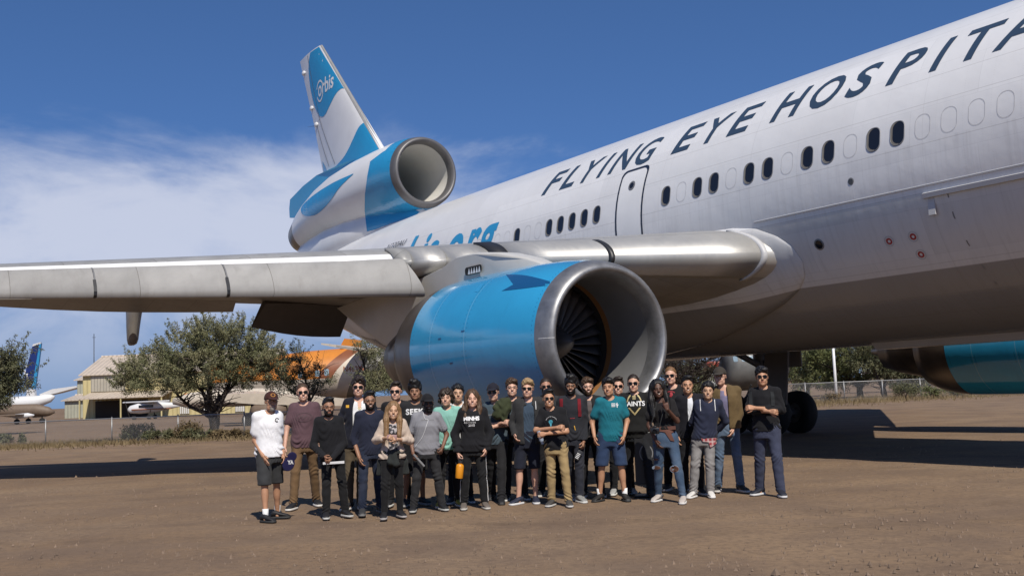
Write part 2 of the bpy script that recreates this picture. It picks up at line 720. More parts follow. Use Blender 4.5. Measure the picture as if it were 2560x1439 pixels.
M_LIP = mat('intake_lip_metal', (.3, .3, .3), 0.45, 0.8, fn=lip_fn)
M_LIPT = mat('tail_lip_metal', (.15, .145, .145), 0.5, 0.5, vary=0.1)


def blue_fn(t, b):
    v = t.coord('Object')
    s = t.add('ShaderNodeSeparateXYZ')
    t.l.new(v, s.inputs[0])
    ln = _lines(t, s.outputs['X'], (0.72, 1.95), 0.008)
    # rows of fasteners along the seams, streaks of oil below them
    an = t.math('ARCTAN2', t.math('SUBTRACT', s.outputs['Z'], ZC - 2.88), t.math('ADD', s.outputs['Y'], 8.03))
    dots = t.math('LESS_THAN', t.math('ABSOLUTE', t.math('SUBTRACT', t.math('FRACT', t.math('MULTIPLY', an, 17.0)), .5)), .16)
    rows_ = _lines(t, s.outputs['X'], (0.66, 0.78, 1.89, 2.01, 3.86, .02), 0.011)
    rvt = t.math('MULTIPLY', dots, rows_)
    oil = t.rng(t.noise(t.coord('Object', (3.0, 1, .5)), 1.6, 7, .7), .56, .8, 0, .30)
    f = t.rng(t.noise(v, 1.1, 6, 0.6), 0.3, 0.7, 0.94, 1.05)
    c = t.mix(1.0, (0.030, 0.31, 0.57, 1), f, 'MULTIPLY')
    c = t.mix(oil, c, (0.012, 0.12, 0.26, 1))
    c = t.mix(t.math('MULTIPLY', rvt, .5), c, (0.01, 0.10, 0.22, 1))
    t.l.new(t.mix(t.math('MULTIPLY', ln, 0.45), c, (0.30, 0.5, 0.62, 1)), b.inputs['Base Color'])
    t.l.new(t.bump(t.noise(v, 2.2, 3, .5), .08, .08), b.inputs['Normal'])


M_BLUE = mat('blue_gloss_paint', (.016, .255, .56), 0.16, coat=0.7, fn=blue_fn)
M_BLUE2 = mat('fin_blue_paint', (.022, .28, .54), 0.25, coat=0.4, vary=0.04, vscale=1.0)
M_NAVY = mat('navy_arrow_paint', (.008, .075, .20), 0.3, coat=0.3)
M_LETTER = mat('slate_letter_paint', (.035, .06, .10), 0.35)
M_LBLUE = mat('light_blue_letter_paint', (.03, .27, .52), 0.35)
M_BLACKL = mat('black_letter_paint', (.015, .016, .02), 0.4)
M_GLASS = mat('cabin_window_glass', (.012, .013, .018), 0.06, spec=0.7)
M_SHADE = mat('window_reveal_plastic', (.20, .18, .15), 0.5)
M_FRAME = mat('window_frame_metal', (.20, .20, .205), 0.45, 0.3)
M_DOORLINE = mat('door_outline_paint', (.014, .022, .045), 0.4)
M_RUBBER = mat('seal_rubber', (.02, .02, .022), 0.45)
M_TYRE = mat('tyre_rubber', (.014, .014, .015), 0.8, bump=0.2, bscale=30)
M_GEAR = mat('gear_grey_metal', (.16, .16, .16), 0.5, 0.3, vary=0.2)
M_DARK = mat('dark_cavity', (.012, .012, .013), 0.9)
M_DUCT = mat('intake_duct_paint', (.62, .60, .55), 0.5, vary=0.05, vscale=1.0)
M_DUCTG = mat('intake_duct_grey', (.34, .34, .34), 0.36, 0.5, vary=0.06, vscale=2)
M_BLADE = mat('fan_blade_titanium', (.13, .12, .115), 0.5, 0.5, vary=0.15)
M_ORANGE = mat('fan_rub_strip', (.30, .14, .05), 0.5)
M_RED = mat('red_marking_paint', (.35, .03, .03), 0.5)
M_EXH = mat('exhaust_titanium', (.20, .175, .155), 0.36, 0.8, vary=0.25, vscale=1.5)

# ------------------------------------------------------------ the airliner
A_N = Vector((0.5431, -0.8397, 0.0043)).normalized()
A_S = Vector((-0.8397, -0.5431, 0.0)).normalized()
A_U = A_S.cross(A_N).normalized()
A_S = A_N.cross(A_U).normalized()
plane_rot = Matrix((A_N, -A_S, A_U)).transposed()
A_O = Vector((5.9872, 24.842, 5.2441)) - A_U * ZC
PLANE = empty('airliner', A_O, plane_rot)
tag(PLANE, 'large white three-engine airliner with blue engines towering behind the group of people', 'airplane')


def L(a, S, h):
    """aircraft place: metres ahead of a mark, to starboard, above the centre line"""
    return Vector((a, -S, h + ZC))


def cyl(a, arc, lift=0.0, side=1):
    t = arc / FR
    return L(a, side * (FR + lift) * math.cos(t), (FR + lift) * math.sin(t))


# fuselage: a, centre height, half width, half height
FUS = [(-30.2, 1.95, .28, .38), (-29, 1.75, .55, .80), (-27, 1.45, 1.0, 1.15), (-25, 1.20, 1.42, 1.50), (-23, .95, 1.80, 1.82),
       (-21, .72, 2.15, 2.12), (-19, .48, 2.45, 2.42), (-17, .27, 2.72, 2.68), (-15, .11, 2.90, 2.87), (-13, .03, 2.985, 2.975),
       (-11, 0, 3.01, 3.01), (16, 0, 3.01, 3.01), (18, -.03, 2.93, 2.95), (20, -.15, 2.62, 2.68), (22, -.38, 2.0, 2.1),
       (23.5, -.6, 1.25, 1.35), (24.4, -.75, .5, .55), (24.6, -.78, .1, .1)]
NS = 96
rings = []
av = list(np.arange(-30.2, -10.9, 0.8)) + list(np.arange(-11, 16.1, 2.25)) + list(np.arange(16.4, 24.7, 0.5))
for a in av:
    c, w, hh = interp(FUS, a)
    rings.append([L(a, w * math.cos(2 * math.pi * k / NS), c + hh * math.sin(2 * math.pi * k / NS)) for k in range(NS)])
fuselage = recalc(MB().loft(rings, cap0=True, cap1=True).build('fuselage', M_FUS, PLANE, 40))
BV_FUS = bvh_of(fuselage)

# cabin windows
PITCH = 0.508


def rrect(w, h, r, n=5):
    out = []
    for cx, cy, a0 in ((w / 2 - r, h / 2 - r, 0), (-w / 2 + r, h / 2 - r, 90), (-w / 2 + r, -h / 2 + r, 180), (w / 2 - r, -h / 2 + r, 270)):
        for k in range(n + 1):
            a = R(a0 + 90 * k / n)
            out.append((cx + r * math.cos(a), cy + r * math.sin(a)))
    return out


def window_meshes():
    arc0 = 0.52
    o1 = rrect(.27, .42, .12)
    o2 = rrect(.292, .442, .13)
    n = len(o1)
    # frame ring, proud of the skin
    fb = MB()
    rows = [[cyl(q[0] * 1.04, arc0 + q[1] * 1.04, 0.002) for q in o2], [cyl(q[0], arc0 + q[1], 0.009) for q in o2],
            [cyl(q[0], arc0 + q[1], 0.009) for q in o1], [cyl(q[0], arc0 + q[1], 0.003) for q in o1]]
    fb.loft(rows)
    gb = MB()
    gv, gf = slice_flat(*poly_flat(o1), .04)
    gb.add([cyl(q.x, arc0 + q.y, 0.0035) for q in gv], gf)
    # pale reveal seen at the after edge of every pane
    rv = MB()
    cres = [q for q in o1 if q[0] < 0.02]
    inner = [(q[0] + .038 * (1 if q[0] < -.05 else .5), q[1] * .95 + .008) for q in cres]
    m = len(cres)
    rv.add([cyl(q[0], arc0 + q[1], 0.0055) for q in cres] + [cyl(q[0], arc0 + q[1], 0.0055) for q in inner],
           [(k, k + 1, m + k + 1, m + k) for k in range(m - 1)])
    pl = MB()
    o3, o4 = rrect(.30, .45, .14), rrect(.286, .436, .135)
    pl.loft([[cyl(q[0], arc0 + q[1], 0.003) for q in o3], [cyl(q[0], arc0 + q[1], 0.003) for q in o4]])
    return fb, gb, rv, pl


fb, gb, rv, pl = window_meshes()
M_PLUG = mat('plug_outline_grey', (.46, .46, .47), 0.5)
w_first = None
for i in (-12, -9, -8, -7, -6, -5, 0, 2, 3, 5, 6, 8, 9, 11, 12):
    if w_first is None:
        g = gb.build('window', M_GLASS, PLANE)
        f = fb.build('window_frame', M_FRAME, g, True)
        q = rv.build('window_reveal', M_SHADE, g)
        w_first = (g, f, q)
    else:
        g = w_first[0].copy()
        COL.objects.link(g)
        for src in w_first[1:]:
            ch = src.copy()
            COL.objects.link(ch)
            ch.parent = g
    g.location = (i * PITCH, 0, 0)
p_first = None
for i in (-17, -16, -15, -14, -13, -11, -10, 1, 4, 7, 10, 13, 14, 15, 16, 17):
    if p_first is None:
        p_first = g = pl.build('window_plug', M_PLUG, PLANE)
    else:
        g = p_first.copy()
        COL.objects.link(g)
    g.location = (i * PITCH, 0, 0)

# door over the wing
db = MB()


def door_path(inset):
    pts = []
    a0, a1, lo, hi, r = -1.80 + inset, -.80 - inset, -.6, 1.50 - inset, .17
    pts.append((a0, lo))
    for k in range(9):
        pts.append((a0, lo + (hi - r - lo) * (k + 1) / 9))
    for k in range(6):
        t = R(180 - 90 * (k + 1) / 6)
        pts.append((a0 + r + r * math.cos(t), hi - r + r * math.sin(t)))
    for k in range(6):
        t = R(90 - 90 * k / 5)
        pts.append((a1 - r + r * math.cos(t), hi - r + r * math.sin(t)))
    for k in range(9):
        pts.append((a1, hi - r - (hi - r - lo) * (k + 1) / 9))
    return pts


d1, d2 = door_path(0), door_path(0.055)
db.loft([[cyl(q[0], q[1], 0.005) for q in d1], [cyl(q[0], q[1], 0.005) for q in d2]], closed=False)
door = empty('cabin_door', (0, 0, 0), parent=PLANE)
db.build('door_outline', M_DOORLINE, door)
dpn = MB()
dd = door_path(0.07)
dpn.add([cyl(q[0], q[1], 0.006) for q in dd] , [(k, k + 1, len(dd) - 2 - k, len(dd) - 1 - k) for k in range(len(dd) // 2 - 1)])
dpn.build('door_panel', M_WHITE, door, True)
pw = MB()
for r0, r1, m0 in ((.12, .075, 0), (.075, .0, 1)):
    n = 20
    if r1 > 0:
        pw.loft([[cyl(-1.30 + r0 * math.cos(6.2832 * k / n), 1.02 + r0 * math.sin(6.2832 * k / n), .010) for k in range(n)],
                 [cyl(-1.30 + r1 * math.cos(6.2832 * k / n), 1.02 + r1 * math.sin(6.2832 * k / n), .014) for k in range(n)]], mi=0)
    else:
        pw.add([cyl(-1.30 + r0 * math.cos(6.2832 * k / n), 1.02 + r0 * math.sin(6.2832 * k / n), .012) for k in range(n)], [tuple(range(n))], 1)
pw.build('door_window', [M_FRAME, M_GLASS], door)


def wrap_text(name, s, a0, arc0, capheight, m, shear=0.2, width=None, bold=0.0, lift=0.006, xheight=False, xs=1.0, left=False):
    vs, fs = text_mesh(s, 1.0, shear, bold)
    ref, _ = text_mesh('x' if xheight else 'H', 1.0, 0, bold)
    k = capheight / max(v.y for v in ref)
    lo = min(v.x for v in vs if v.y < 0.06 / 1 + min(q.y for q in vs)) if not (xheight or left) else min(v.x for v in vs)
    vs = [Vector(((v.x - lo) * k * xs, v.y * k, 0)) for v in vs]
    if width:
        w = max(v.x for v in vs) - min(v.x for v in vs)
        vs = [Vector((v.x * width / w, v.y, 0)) for v in vs]
    vs, fs = slice_flat(vs, fs, 0.07)
    return mk(name, [cyl(a0 + v.x, arc0 + v.y, lift) for v in vs], fs, m, PLANE)


LET = [('F', -5.39, 1.14), ('L', -4.57, 1.13), ('Y', -3.64, .90), ('I', -2.97, .92), ('N', -2.51, .92), ('G', -1.55, .86), ('E', -.18, 1.14), ('Y', .90, .90), ('E', 1.59, 1.14),
       ('H', 2.83, .92), ('O', 3.80, .83), ('S', 4.77, 1.05), ('P', 5.65, 1.0), ('I', 6.55, .92), ('T', 7.22, .98), ('A', 7.75, .95), ('L', 8.75, 1.13)]
for ch, a0, xs_ in LET:
    wrap_text('letter', ch, a0, 1.61, 0.80, M_LETTER, 0.2, bold=0.02, xs=xs_, left=ch in 'GO')
for ch, a0 in (('o', -14.75), ('r', -13.65), ('b', -12.85), ('i', -11.82), ('s', -11.35), ('.', -10.45), ('o', -9.98), ('r', -8.88), ('g', -8.20)):
    wrap_text('blue_letter', ch, a0, 0.20, 0.92, M_LBLUE, 0.22, bold=0.03, xheight=True, xs=.86)
wrap_text('registration_letters', 'N220AU', -14.62, 1.36, 0.22, M_BLACKL, 0.2, width=1.42)

# small things on the lower side
for a, arc, r, m0 in ((4.05, -1.17, .085, 0), (5.07, -.14, .05, 0)):
    n = 16
    lt = MB()
    lt.loft([[cyl(a + r * 1.35 * math.cos(6.2832 * k / n), arc + r * 1.35 * math.sin(6.2832 * k / n), .003) for k in range(n)],
             [cyl(a + r * math.cos(6.2832 * k / n), arc + r * math.sin(6.2832 * k / n), .008) for k in range(n)]], mi=0)
    lt.add([cyl(a + r * math.cos(6.2832 * k / n), arc + r * math.sin(6.2832 * k / n), .006) for k in range(n)], [tuple(range(n))], 1)
    lt.build('inspection_light', [M_FRAME, M_GLASS], PLANE)
for a, arc in ((5.57, -1.34), (6.07, -1.33), (6.08, -1.68)):
    rg = MB()
    n = 20
    for r0, r1, m0 in ((.10, .085, 0), (.062, .03, 1)):
        rg.loft([[cyl(a + r0 * math.cos(6.2832 * k / n), arc + r0 * math.sin(6.2832 * k / n), .004) for k in range(n)],
                 [cyl(a + r1 * math.cos(6.2832 * k / n), arc + r1 * math.sin(6.2832 * k / n), .004) for k in range(n)]], mi=m0)
    rg.build('service_panel', [M_PLUG, M_RED], PLANE)
rail = MB()
rail.loft([[cyl(a, -.665 + da, lf) for da, lf in ((-.05, .002), (-.04, .05), (.04, .05), (.05, .002))] for a in (6.5, 6.52, 8, 9.5, 11)], cap0=False)
rail.box(cyl(6.62, -.86, .02), (.13, .03, .3))
rail.build('cargo_door_rail', M_PLUG, PLANE)
cd = MB()
for pts in ([(6.95, -.72), (6.95, -1.1), (7.02, -1.6), (7.08, -2.1), (7.12, -2.5)],):
    cd.loft([[cyl(a - .012, r, .003) for a, r in pts], [cyl(a + .012, r, .003) for a, r in pts]], closed=False)
cd.build('cargo_door_seam', M_FRAME, PLANE)
seam = MB()
seam.loft([[cyl(a, -.50 + d0, lf) for d0, lf in ((-.02, .001), (-.012, .012), (.012, .012), (.02, .001))] for a in (2.6, 5, 8, 12)])
seam.build('skin_joint_strip', M_PLUG, PLANE)

# wing root fairing, a swelling of the lower side
FB = [(-10, -.1), (-6, -.25), (-3, -.40), (-.3, -.44), (1.0, -.47), (2.0, -.52), (2.6, -.62), (3.1, -.85), (3.4, -1.1), (3.52, -1.45),
      (3.42, -1.75), (3.1, -2.05), (2.5, -2.35), (1.4, -2.75), (-.25, -3.3), (-2.7, -3.82), (-6, -4.3), (-10, -4.6)]


def fair_off(a, arc, side):
    # distance inside the outline in arc/axis space
    top = float(np.interp(a, [q[0] for q in FB[:10]], [q[1] for q in FB[:10]]))
    bot = float(np.interp(a, [q[0] for q in FB[9:]][::-1], [q[1] for q in FB[9:]][::-1]))
    dtop, dbot = top - arc, arc - bot
    return min(dtop, dbot)


def fairing(side):
    vs, fs = [], []
    na, nt = 64, 34
    for i in range(na + 1):
        u = i / na
        a = -10 + 13.52 * (1 - (1 - u) ** 1.8)
        top = float(np.interp(a, [q[0] for q in FB[:10]], [q[1] for q in FB[:10]]))
        bot = float(np.interp(a, [q[0] for q in FB[9:]][::-1], [q[1] for q in FB[9:]][::-1]))
        for j in range(nt + 1):
            t = j / nt
            arc = top + (bot - top) * t
            e = min(1.0, (top - bot) / 2.2)
            prof = math.sin(math.pi * min(1, max(0, t))) ** 0.55
            front = min(1.0, max(0.0, (3.52 - a) / 1.6)) ** 0.6
            off = 0.27 * prof * (0.25 + 0.75 * front) * e + 0.006
            vs.append(cyl(a, arc, off, side))
    for i in range(na):
        for j in range(nt):
            q = i * (nt + 1) + j
            fs.append((q, q + 1, q + nt + 2, q + nt + 1))
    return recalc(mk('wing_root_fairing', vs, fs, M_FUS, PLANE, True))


M_FAIR = mat('fairing_paint', (.43, .42, .405), 0.22, vary=0.07, vscale=1.5, coat=0.4)
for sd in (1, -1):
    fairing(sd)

# ------------------------------------------------------------ wings
WS = [  # S, a of leading edge, h of leading edge, chord, thickness ratio, twist (deg)
    (2.2, 3.52, -1.24, 11.6, .130, 2.0), (2.74, 3.10, -1.21, 11.0, .130, 2.0), (5, 1.34, -1.10, 9.3, .122, 1.6), (7.1, -.30, -1.00, 7.9, .115, 1.2),
    (9, -1.78, -.95, 6.9, .110, .8), (12, -4.12, -.84, 5.75, .105, .4), (15.6, -6.93, -.72, 4.75, .100, 0), (20, -10.36, -.52, 3.6, .10, -.5), (23.5, -13.1, -.36, 2.7, .10, -1)]
XS = [0, .004, .012, .025, .045, .075, .12, .18, .26, .36, .48, .60, .72, .84, .93, 1.0]


def wing_pt(S, x, up, off=0.0):
    a0, h0, c, t, tw = interp(WS, S)
    yt = 5 * t * (0.34 * math.sqrt(x) - .14 * x - .3816 * x * x + .2843 * x ** 3 - .1026 * x ** 4)
    yt = max(yt, 0.004)
    cb = 0.018 * math.sin(math.pi * min(1, x)) - 0.012 * x
    z = (cb + (yt if up else -yt * 0.85)) * c
    xx = -x * c
    tr = R(tw)
    # normal offset, roughly
    if off:
        nx, nz = (1 - min(1, x / .06)), (1 if up else -1) * min(1, x / .03 + .02)
        q = math.hypot(nx, nz)
        xx += off * nx / q
        z += off * nz / q
    return a0 + xx * math.cos(tr) + z * math.sin(tr), S, h0 + xx * math.sin(tr) * 1.0 + z


def wing_ring(S):
    up = [wing_pt(S, x, True) for x in XS[::-1]]
    lo = [wing_pt(S, x, False) for x in XS[1:]]
    return up + lo


def nose_patch(S0, S1, xu, xl, off, m, name, parent, side, n=10, seg=8):
    b = MB()
    rows = []
    for i in range(seg + 1):
        S = S0 + (S1 - S0) * i / seg
        us = [xu * ((n - k) / n) ** 2 for k in range(n + 1)]
        lsx = [xl * (k / n) ** 2 for k in range(1, n + 1)]
        ro = [wing_pt(S, x, True, off) for x in us] + [wing_pt(S, x, False, off) for x in lsx]
        rows.append([L(q[0], side * q[1], q[2]) for q in ro])
    b.loft(rows, closed=False)
    if off > 0.012:      # closing skirt round the patch
        rim = [rows[0], [L(*wp) for wp in []]] if False else None
    o = recalc(b.build(name, m, parent, 50))
    so = o.modifiers.new('thickness', 'SOLIDIFY')
    so.thickness = max(off * 0.9, 0.006)
    so.offset = -1
    return o


def wing(side):
    b = MB()
    sts = [2.2, 2.74, 4, 5, 6, 7.1, 8, 9, 10.5, 12, 13.5, 15.6, 18, 20, 22, 23.5]
    rows = [[L(q[0], side * q[1], q[2]) for q in wing_ring(S)] for S in sts]
    b.loft(rows, cap1=True)
    n = len(rows[0])
    # materials: 0 top grey, 1 underside, 2 white leading strip
    nx = len(XS)
    for fi, f in enumerate(b.f):
        if len(f) != 4:
            continue
        i, k = divmod(fi, n)
        S = (sts[i] + sts[min(i + 1, len(sts) - 1)]) / 2
        if k >= nx - 1:
            b.mi[fi] = 1
        if nx - 4 <= k <= nx and S > 8.4:
            b.mi[fi] = 2
        if nx - 7 <= k <= nx + 2 and S < 8.4:
            b.mi[fi] = 3
    w = recalc(b.build('wing', [M_GREYP, M_TAN, M_WHITE, M_ALU], PLANE, 35))
    # inner slat: bright bare nose between the fuselage and the pylon
    nose_patch(3.08, 7.02, .075, .045, .03, M_ALU, 'inner_slat', w, side, seg=6)
    nose_patch(3.00, 3.10, .085, .055, .04, M_PLUG, 'slat_end_band', w, side, seg=1)
    nose_patch(5.36, 5.46, .055, .03, .036, M_RUBBER, 'slat_joint', w, side, seg=1)
    nose_patch(7.04, 7.32, .085, .05, .05, M_RUBBER, 'pylon_seal', w, side, seg=2)
    nose_patch(7.34, 8.05, .07, .045, .02, M_ALU, 'pylon_nose_skin', w, side, seg=2)
    nose_patch(8.05, 8.62, .06, .05, .05, M_ALU, 'slat_fairing', w, side, seg=2)
    nose_patch(8.62, 8.9, .055, .05, .07, M_GREYP, 'slat_fairing', w, side, seg=1)
    # outer slats: three drooped panels
    prof = [(-.10, .055), (.08, .02), (.24, -.12), (.38, -.30), (.475, -.47), (.515, -.60), (.505, -.69), (.45, -.745), (.36, -.755), (.27, -.70),
            (.30, -.60), (.27, -.45), (.17, -.28), (.04, -.12), (-.10, .025)]
    for S0, S1 in ((8.62, 11.72), (11.75, 13.93), (13.96, 18.6), (18.63, 23.2)):
        sb = MB()
        rws = []
        for i in range(4):
            S = S0 + (S1 - S0) * i / 3
            a0, h0, c, t, tw = interp(WS, S)
            k = float(np.interp(S, [8.6, 15.6, 23.5], [1.02, .80, .6]))
            cut = .36 if (i == 0 and S0 < 9) else 0
            rws.append([L(a0 + pa * k, side * (S + cut * (0.55 + ph) * (1 if cut else 0)), h0 + ph * k + .02) for pa, ph in prof])
        sb.loft(rws, cap0=True, cap1=True)
        recalc(sb.build('outer_slat', M_GREYD, w, 40))
    for S in (11.735, 13.945, 18.615):
        jb = MB()
        a0, h0, c, t, tw = interp(WS, S)
        k = float(np.interp(S, [8.6, 15.6, 23.5], [1.02, .80, .6]))
        jb.loft([[L(a0 + pa * k * 1.012 + .012, side * (S + dS), h0 + ph * k + .02) for pa, ph in prof[3:9]] for dS in (-.045, .045)], closed=False)
        o = recalc(jb.build('slat_joint', M_RUBBER, w))
        jb = MB()
        jb.loft([[L(a0 + pa * k + .004, side * (S + dS), h0 + ph * k + .024) for pa, ph in prof[0:4]] for dS in (-.012, .012)], closed=False)
        recalc(jb.build('slat_seam', M_FRAME, w))
    # drooped trailing edge surfaces
    def plate(name, corners, th, m):
        q = [L(a, side * S, h) for a, S, h in corners]
        nn = (q[1] - q[0]).cross(q[3] - q[0]).normalized() * th
        pb = MB()
        rows = []
        for i in range(7):
            t = i / 6
            bow = Vector((0, 0, .10 * math.sin(math.pi * t)))
            p0 = q[0].lerp(q[3], t) + bow * .3
            p1 = q[1].lerp(q[2], t) - bow * .9
            rows.append([p0 + nn, p0 - nn, p1 - nn * .25, p1 + nn * .25])
        r2 = list(zip(*rows))
        pb.loft([list(r) for r in rows] if False else [[r[k] for r in rows] for k in (0, 1, 2, 3, 0)], closed=False)
        return recalc(pb.build(name, m, w, 35))
    plate('inboard_aileron', [(-7.75, 7.15, -1.22), (-8.75, 7.02, -1.98), (-8.75, 9.45, -1.72), (-7.75, 9.45, -1.15)], .10, M_FLAP)
    plate('outboard_flap', [(-8.4, 9.95, -1.02), (-9.3, 9.75, -1.28), (-13.2, 15.6, -.78), (-11.9, 15.6, -.72)], .09, M_TAN)
    plate('outer_aileron', [(-11.9, 15.7, -.72), (-13.2, 15.7, -.78), (-16.2, 23.0, -.3), (-15.5, 23.0, -.3)], .06, M_GREYP)
    plate('inboard_flap', [(-7.4, 3.2, -1.45), (-8.6, 3.2, -1.62), (-8.4, 6.95, -1.45), (-7.6, 6.95, -1.32)], .10, M_TAN)
    for a, S, h, ln in ((-11.5, 11.75, -.78, 1.22), (-14.5, 16.6, -.6, 1.0)):
        fb_ = MB()
        rr = []
        for dep, ch_, wd in ((-.25, 1.25, .20), (0, 1.10, .21), (.3, .86, .19), (.6, .64, .165), (.88, .52, .14), (.97, .44, .11), (1.0, .30, .06)):
            cz = h - ln * dep
            back = a - .30
            rr.append([L(back + ch_ * (.5 + .5 * math.cos(6.2832 * k / 14)), side * (S + wd * math.sin(6.2832 * k / 14)), cz) for k in range(14)])
        fb_.loft(rr, cap0=True, cap1=True)
        recalc(fb_.build('flap_hinge_fairing', M_TAN, w, 60))
    return w


M_FLAP = mat('flap_shade_grey', (.15, .14, .135), 0.5, vary=0.1)  # aileron's shaded underside put into the colour; one gear door shares it
wing_star = wing(1)
wing_port = wing(-1)

# ------------------------------------------------------------ wing engines
def rev(profile, S, hc, n=56, side=1):
    """rings of revolution about an axis parallel to the fuselage; rows (a, r[, dh])"""
    out = []
    for q in profile:
        dh = q[2] if len(q) > 2 else 0
        out.append([L(q[0], side * S + q[1] * math.cos(2 * math.pi * k / n), hc + dh + q[1] * math.sin(2 * math.pi * k / n)) for k in range(n)])
    return out


def engine(side):
    S, hc = 8.03, -2.88
    e = empty('wing_engine', (0, 0, 0), parent=PLANE)
    cowl = [(3.93, 1.275), (3.6, 1.325), (3.2, 1.36), (2.6, 1.392), (1.8, 1.405), (.9, 1.405), (.3, 1.40), (-.08, 1.39)]
    o = recalc(MB().loft(rev(cowl, S, hc, 72, side)).build('fan_cowl', M_BLUE, e, True))
    lip = [(3.932, 1.278), (4.02, 1.262), (4.12, 1.235), (4.20, 1.20), (4.245, 1.16), (4.26, 1.12), (4.245, 1.085), (4.18, 1.05), (4.08, 1.03), (3.92, 1.02)]
    lp = recalc(MB().loft(rev(lip, S, hc, 72, side)).build('intake_lip', M_LIP, e, True))
    for tS in (180,):
        ln = MB()
        ln.loft([[L(a + .001, side * S + side * (r + .003), hc + dz) for a, r in lip[1:8]] for dz in (-.006, .006)], closed=False)
        ln.build('lip_seam', M_PLUG, e)
    duct = [(3.92, 1.02), (3.6, 1.03), (3.3, 1.06), (3.0, 1.09), (2.84, 1.10)]
    d = MB().loft(rev(duct, S, hc, 72, side)).build('intake_duct', M_DUCTG, e, True)
    MB().loft(rev([(2.84, 1.10), (2.70, 1.10)], S, hc, 72, side)).build('rub_strip', M_ORANGE, e, True)
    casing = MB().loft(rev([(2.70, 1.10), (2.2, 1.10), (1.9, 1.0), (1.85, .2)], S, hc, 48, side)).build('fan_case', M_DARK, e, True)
    sp = MB().loft(rev([(3.18, .01), (3.14, .07), (3.02, .15), (2.82, .235), (2.6, .30), (2.3, .33)], S, hc, 24, side)).build('spinner', M_BLADE, e, True)
    bl = MB()
    nb, nr = 34, 7
    vs, fs = [], []
    for i in range(nr):
        t = i / (nr - 1)
        r = .30 + (1.085 - .30) * t
        tw = R(22 + 40 * t)
        ch = .20 + .07 * t
        for kk in (-1, 0, 1):
            x = kk * ch / 2
            camb = .02 * (1 - kk * kk)
            vs.append(Vector((2.52 + x * math.cos(tw), x * math.sin(tw) + camb, r)))
    for i in range(nr - 1):
        for k in range(2):
            q = i * 3 + k
            fs.append((q, q + 1, q + 4, q + 3))
    me0 = None
    for kb in range(nb):
        if me0 is None:
            o = mk('fan_blade', vs, fs, M_BLADE, e, True)
            so = o.modifiers.new('thickness', 'SOLIDIFY')
            so.thickness = 0.012
            me0 = o
        else:
            o = me0.copy()
            COL.objects.link(o)
        o.matrix_local = Matrix.Translation(L(0, side * S, hc)) @ Matrix.Rotation(2 * math.pi * kb / nb, 4, 'X')
    # reverser, core exhaust
    rv_ = [(-.09, 1.385), (-.5, 1.34), (-.95, 1.25), (-1.25, 1.14), (-1.24, 1.10), (-.6, 1.12)]
    recalc(MB().loft(rev(rv_, S, hc, 56, side)).build('reverser_cowl', M_EXH, e, True))
    cr = [(-.7, .92), (-1.6, .86), (-2.4, .70), (-2.9, .56), (-2.88, .52), (-2.3, .5)]
    recalc(MB().loft(rev(cr, S, hc, 40, side)).build('core_cowl', M_EXH, e, True))
    recalc(MB().loft(rev([(-2.3, .5), (-2.9, .34), (-3.5, .08), (-3.55, .01)], S, hc, 32, side)).build('exhaust_cone', M_EXH, e, True))
    # pylon
    side_pts = [(2.75, -1.52), (2.2, -1.33), (1.4, -1.13), (.6, -1.02), (-.1, -1.0), (-.7, -1.15), (-2, -1.3), (-4.5, -1.35), (-6.4, -1.45), (-5.2, -1.95), (-3.6, -2.55),
                (-2.6, -2.72), (-1.2, -2.5), (.5, -2.2), (2.0, -1.75)]
    pb = MB()
    for wd, sc in ((0, 0),):
        pass
    cen = Vector((sum(q[0] for q in side_pts) / len(side_pts), 0, sum(q[1] for q in side_pts) / len(side_pts)))
    rws = []
    for y, k in ((-.30, .93), (-.27, .97), (-.2, .992), (0, 1.0), (.2, .992), (.27, .97), (.30, .93)):
        taper = 1.0
        rws.append([L(cen.x + (a - cen.x) * (1 - (1 - k) * .35), side * S + y * (0.35 + .65 * min(1, (a + 6.6) / 4)) * (0.4 + .6 * min(1, max(0, (2.9 - a) / 1.2))), cen.z + (h - cen.z) * k) for a, h in side_pts])
    pb.loft(rws, cap0=True, cap1=True)
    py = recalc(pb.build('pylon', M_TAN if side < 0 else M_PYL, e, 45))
    # vent with teeth on the pylon
    vb = MB()
    yv = side * (S + .315)
    vq = rrect(.62, .15, .06)
    vb.add([L(.55 + q[0], yv, -1.36 + q[1]) for q in vq], [tuple(range(len(vq)))])
    if side > 0:
        vv = vb.build('pylon_vent', M_DARK, e)
        tb = MB()
        for k in range(5):
            x = .36 + k * .095
            tb.add([L(x, yv + .008, -1.425), L(x + .085, yv + .008, -1.425), L(x + .05, yv + .008, -1.305)], [(0, 1, 2)])
        tb.build('vent_louvre', M_WHITE, vv)
    return e


M_PYL = mat('pylon_paint', (.50, .49, .465), 0.36, vary=0.08, vscale=1.4)
eng_star = engine(1)
eng_port = engine(-1)
BV_COWL = bvh_of([o for o in eng_star.children if o.name.startswith('fan_cowl')][0])

# painted arrow on the near engine, laid on the cowl from the starboard side and above
arrow = [(3.95, -1.98), (3.6, -1.86), (3.2, -1.77), (2.8, -1.71), (2.2, -1.66), (2.42, -1.80), (2.62, -1.99), (2.3, -2.09), (2.0, -2.20), (2.5, -2.17), (3.1, -2.10), (3.6, -2.02)]


def fig(poly):
    return slice_flat(*poly_flat(poly), 0.05, 1, 0.12)


def on_star(a, h):
    return L(a, 14.0, h)


PW = Matrix.Translation(A_O) @ plane_rot.to_4x4()
PWI = PW.inverted()


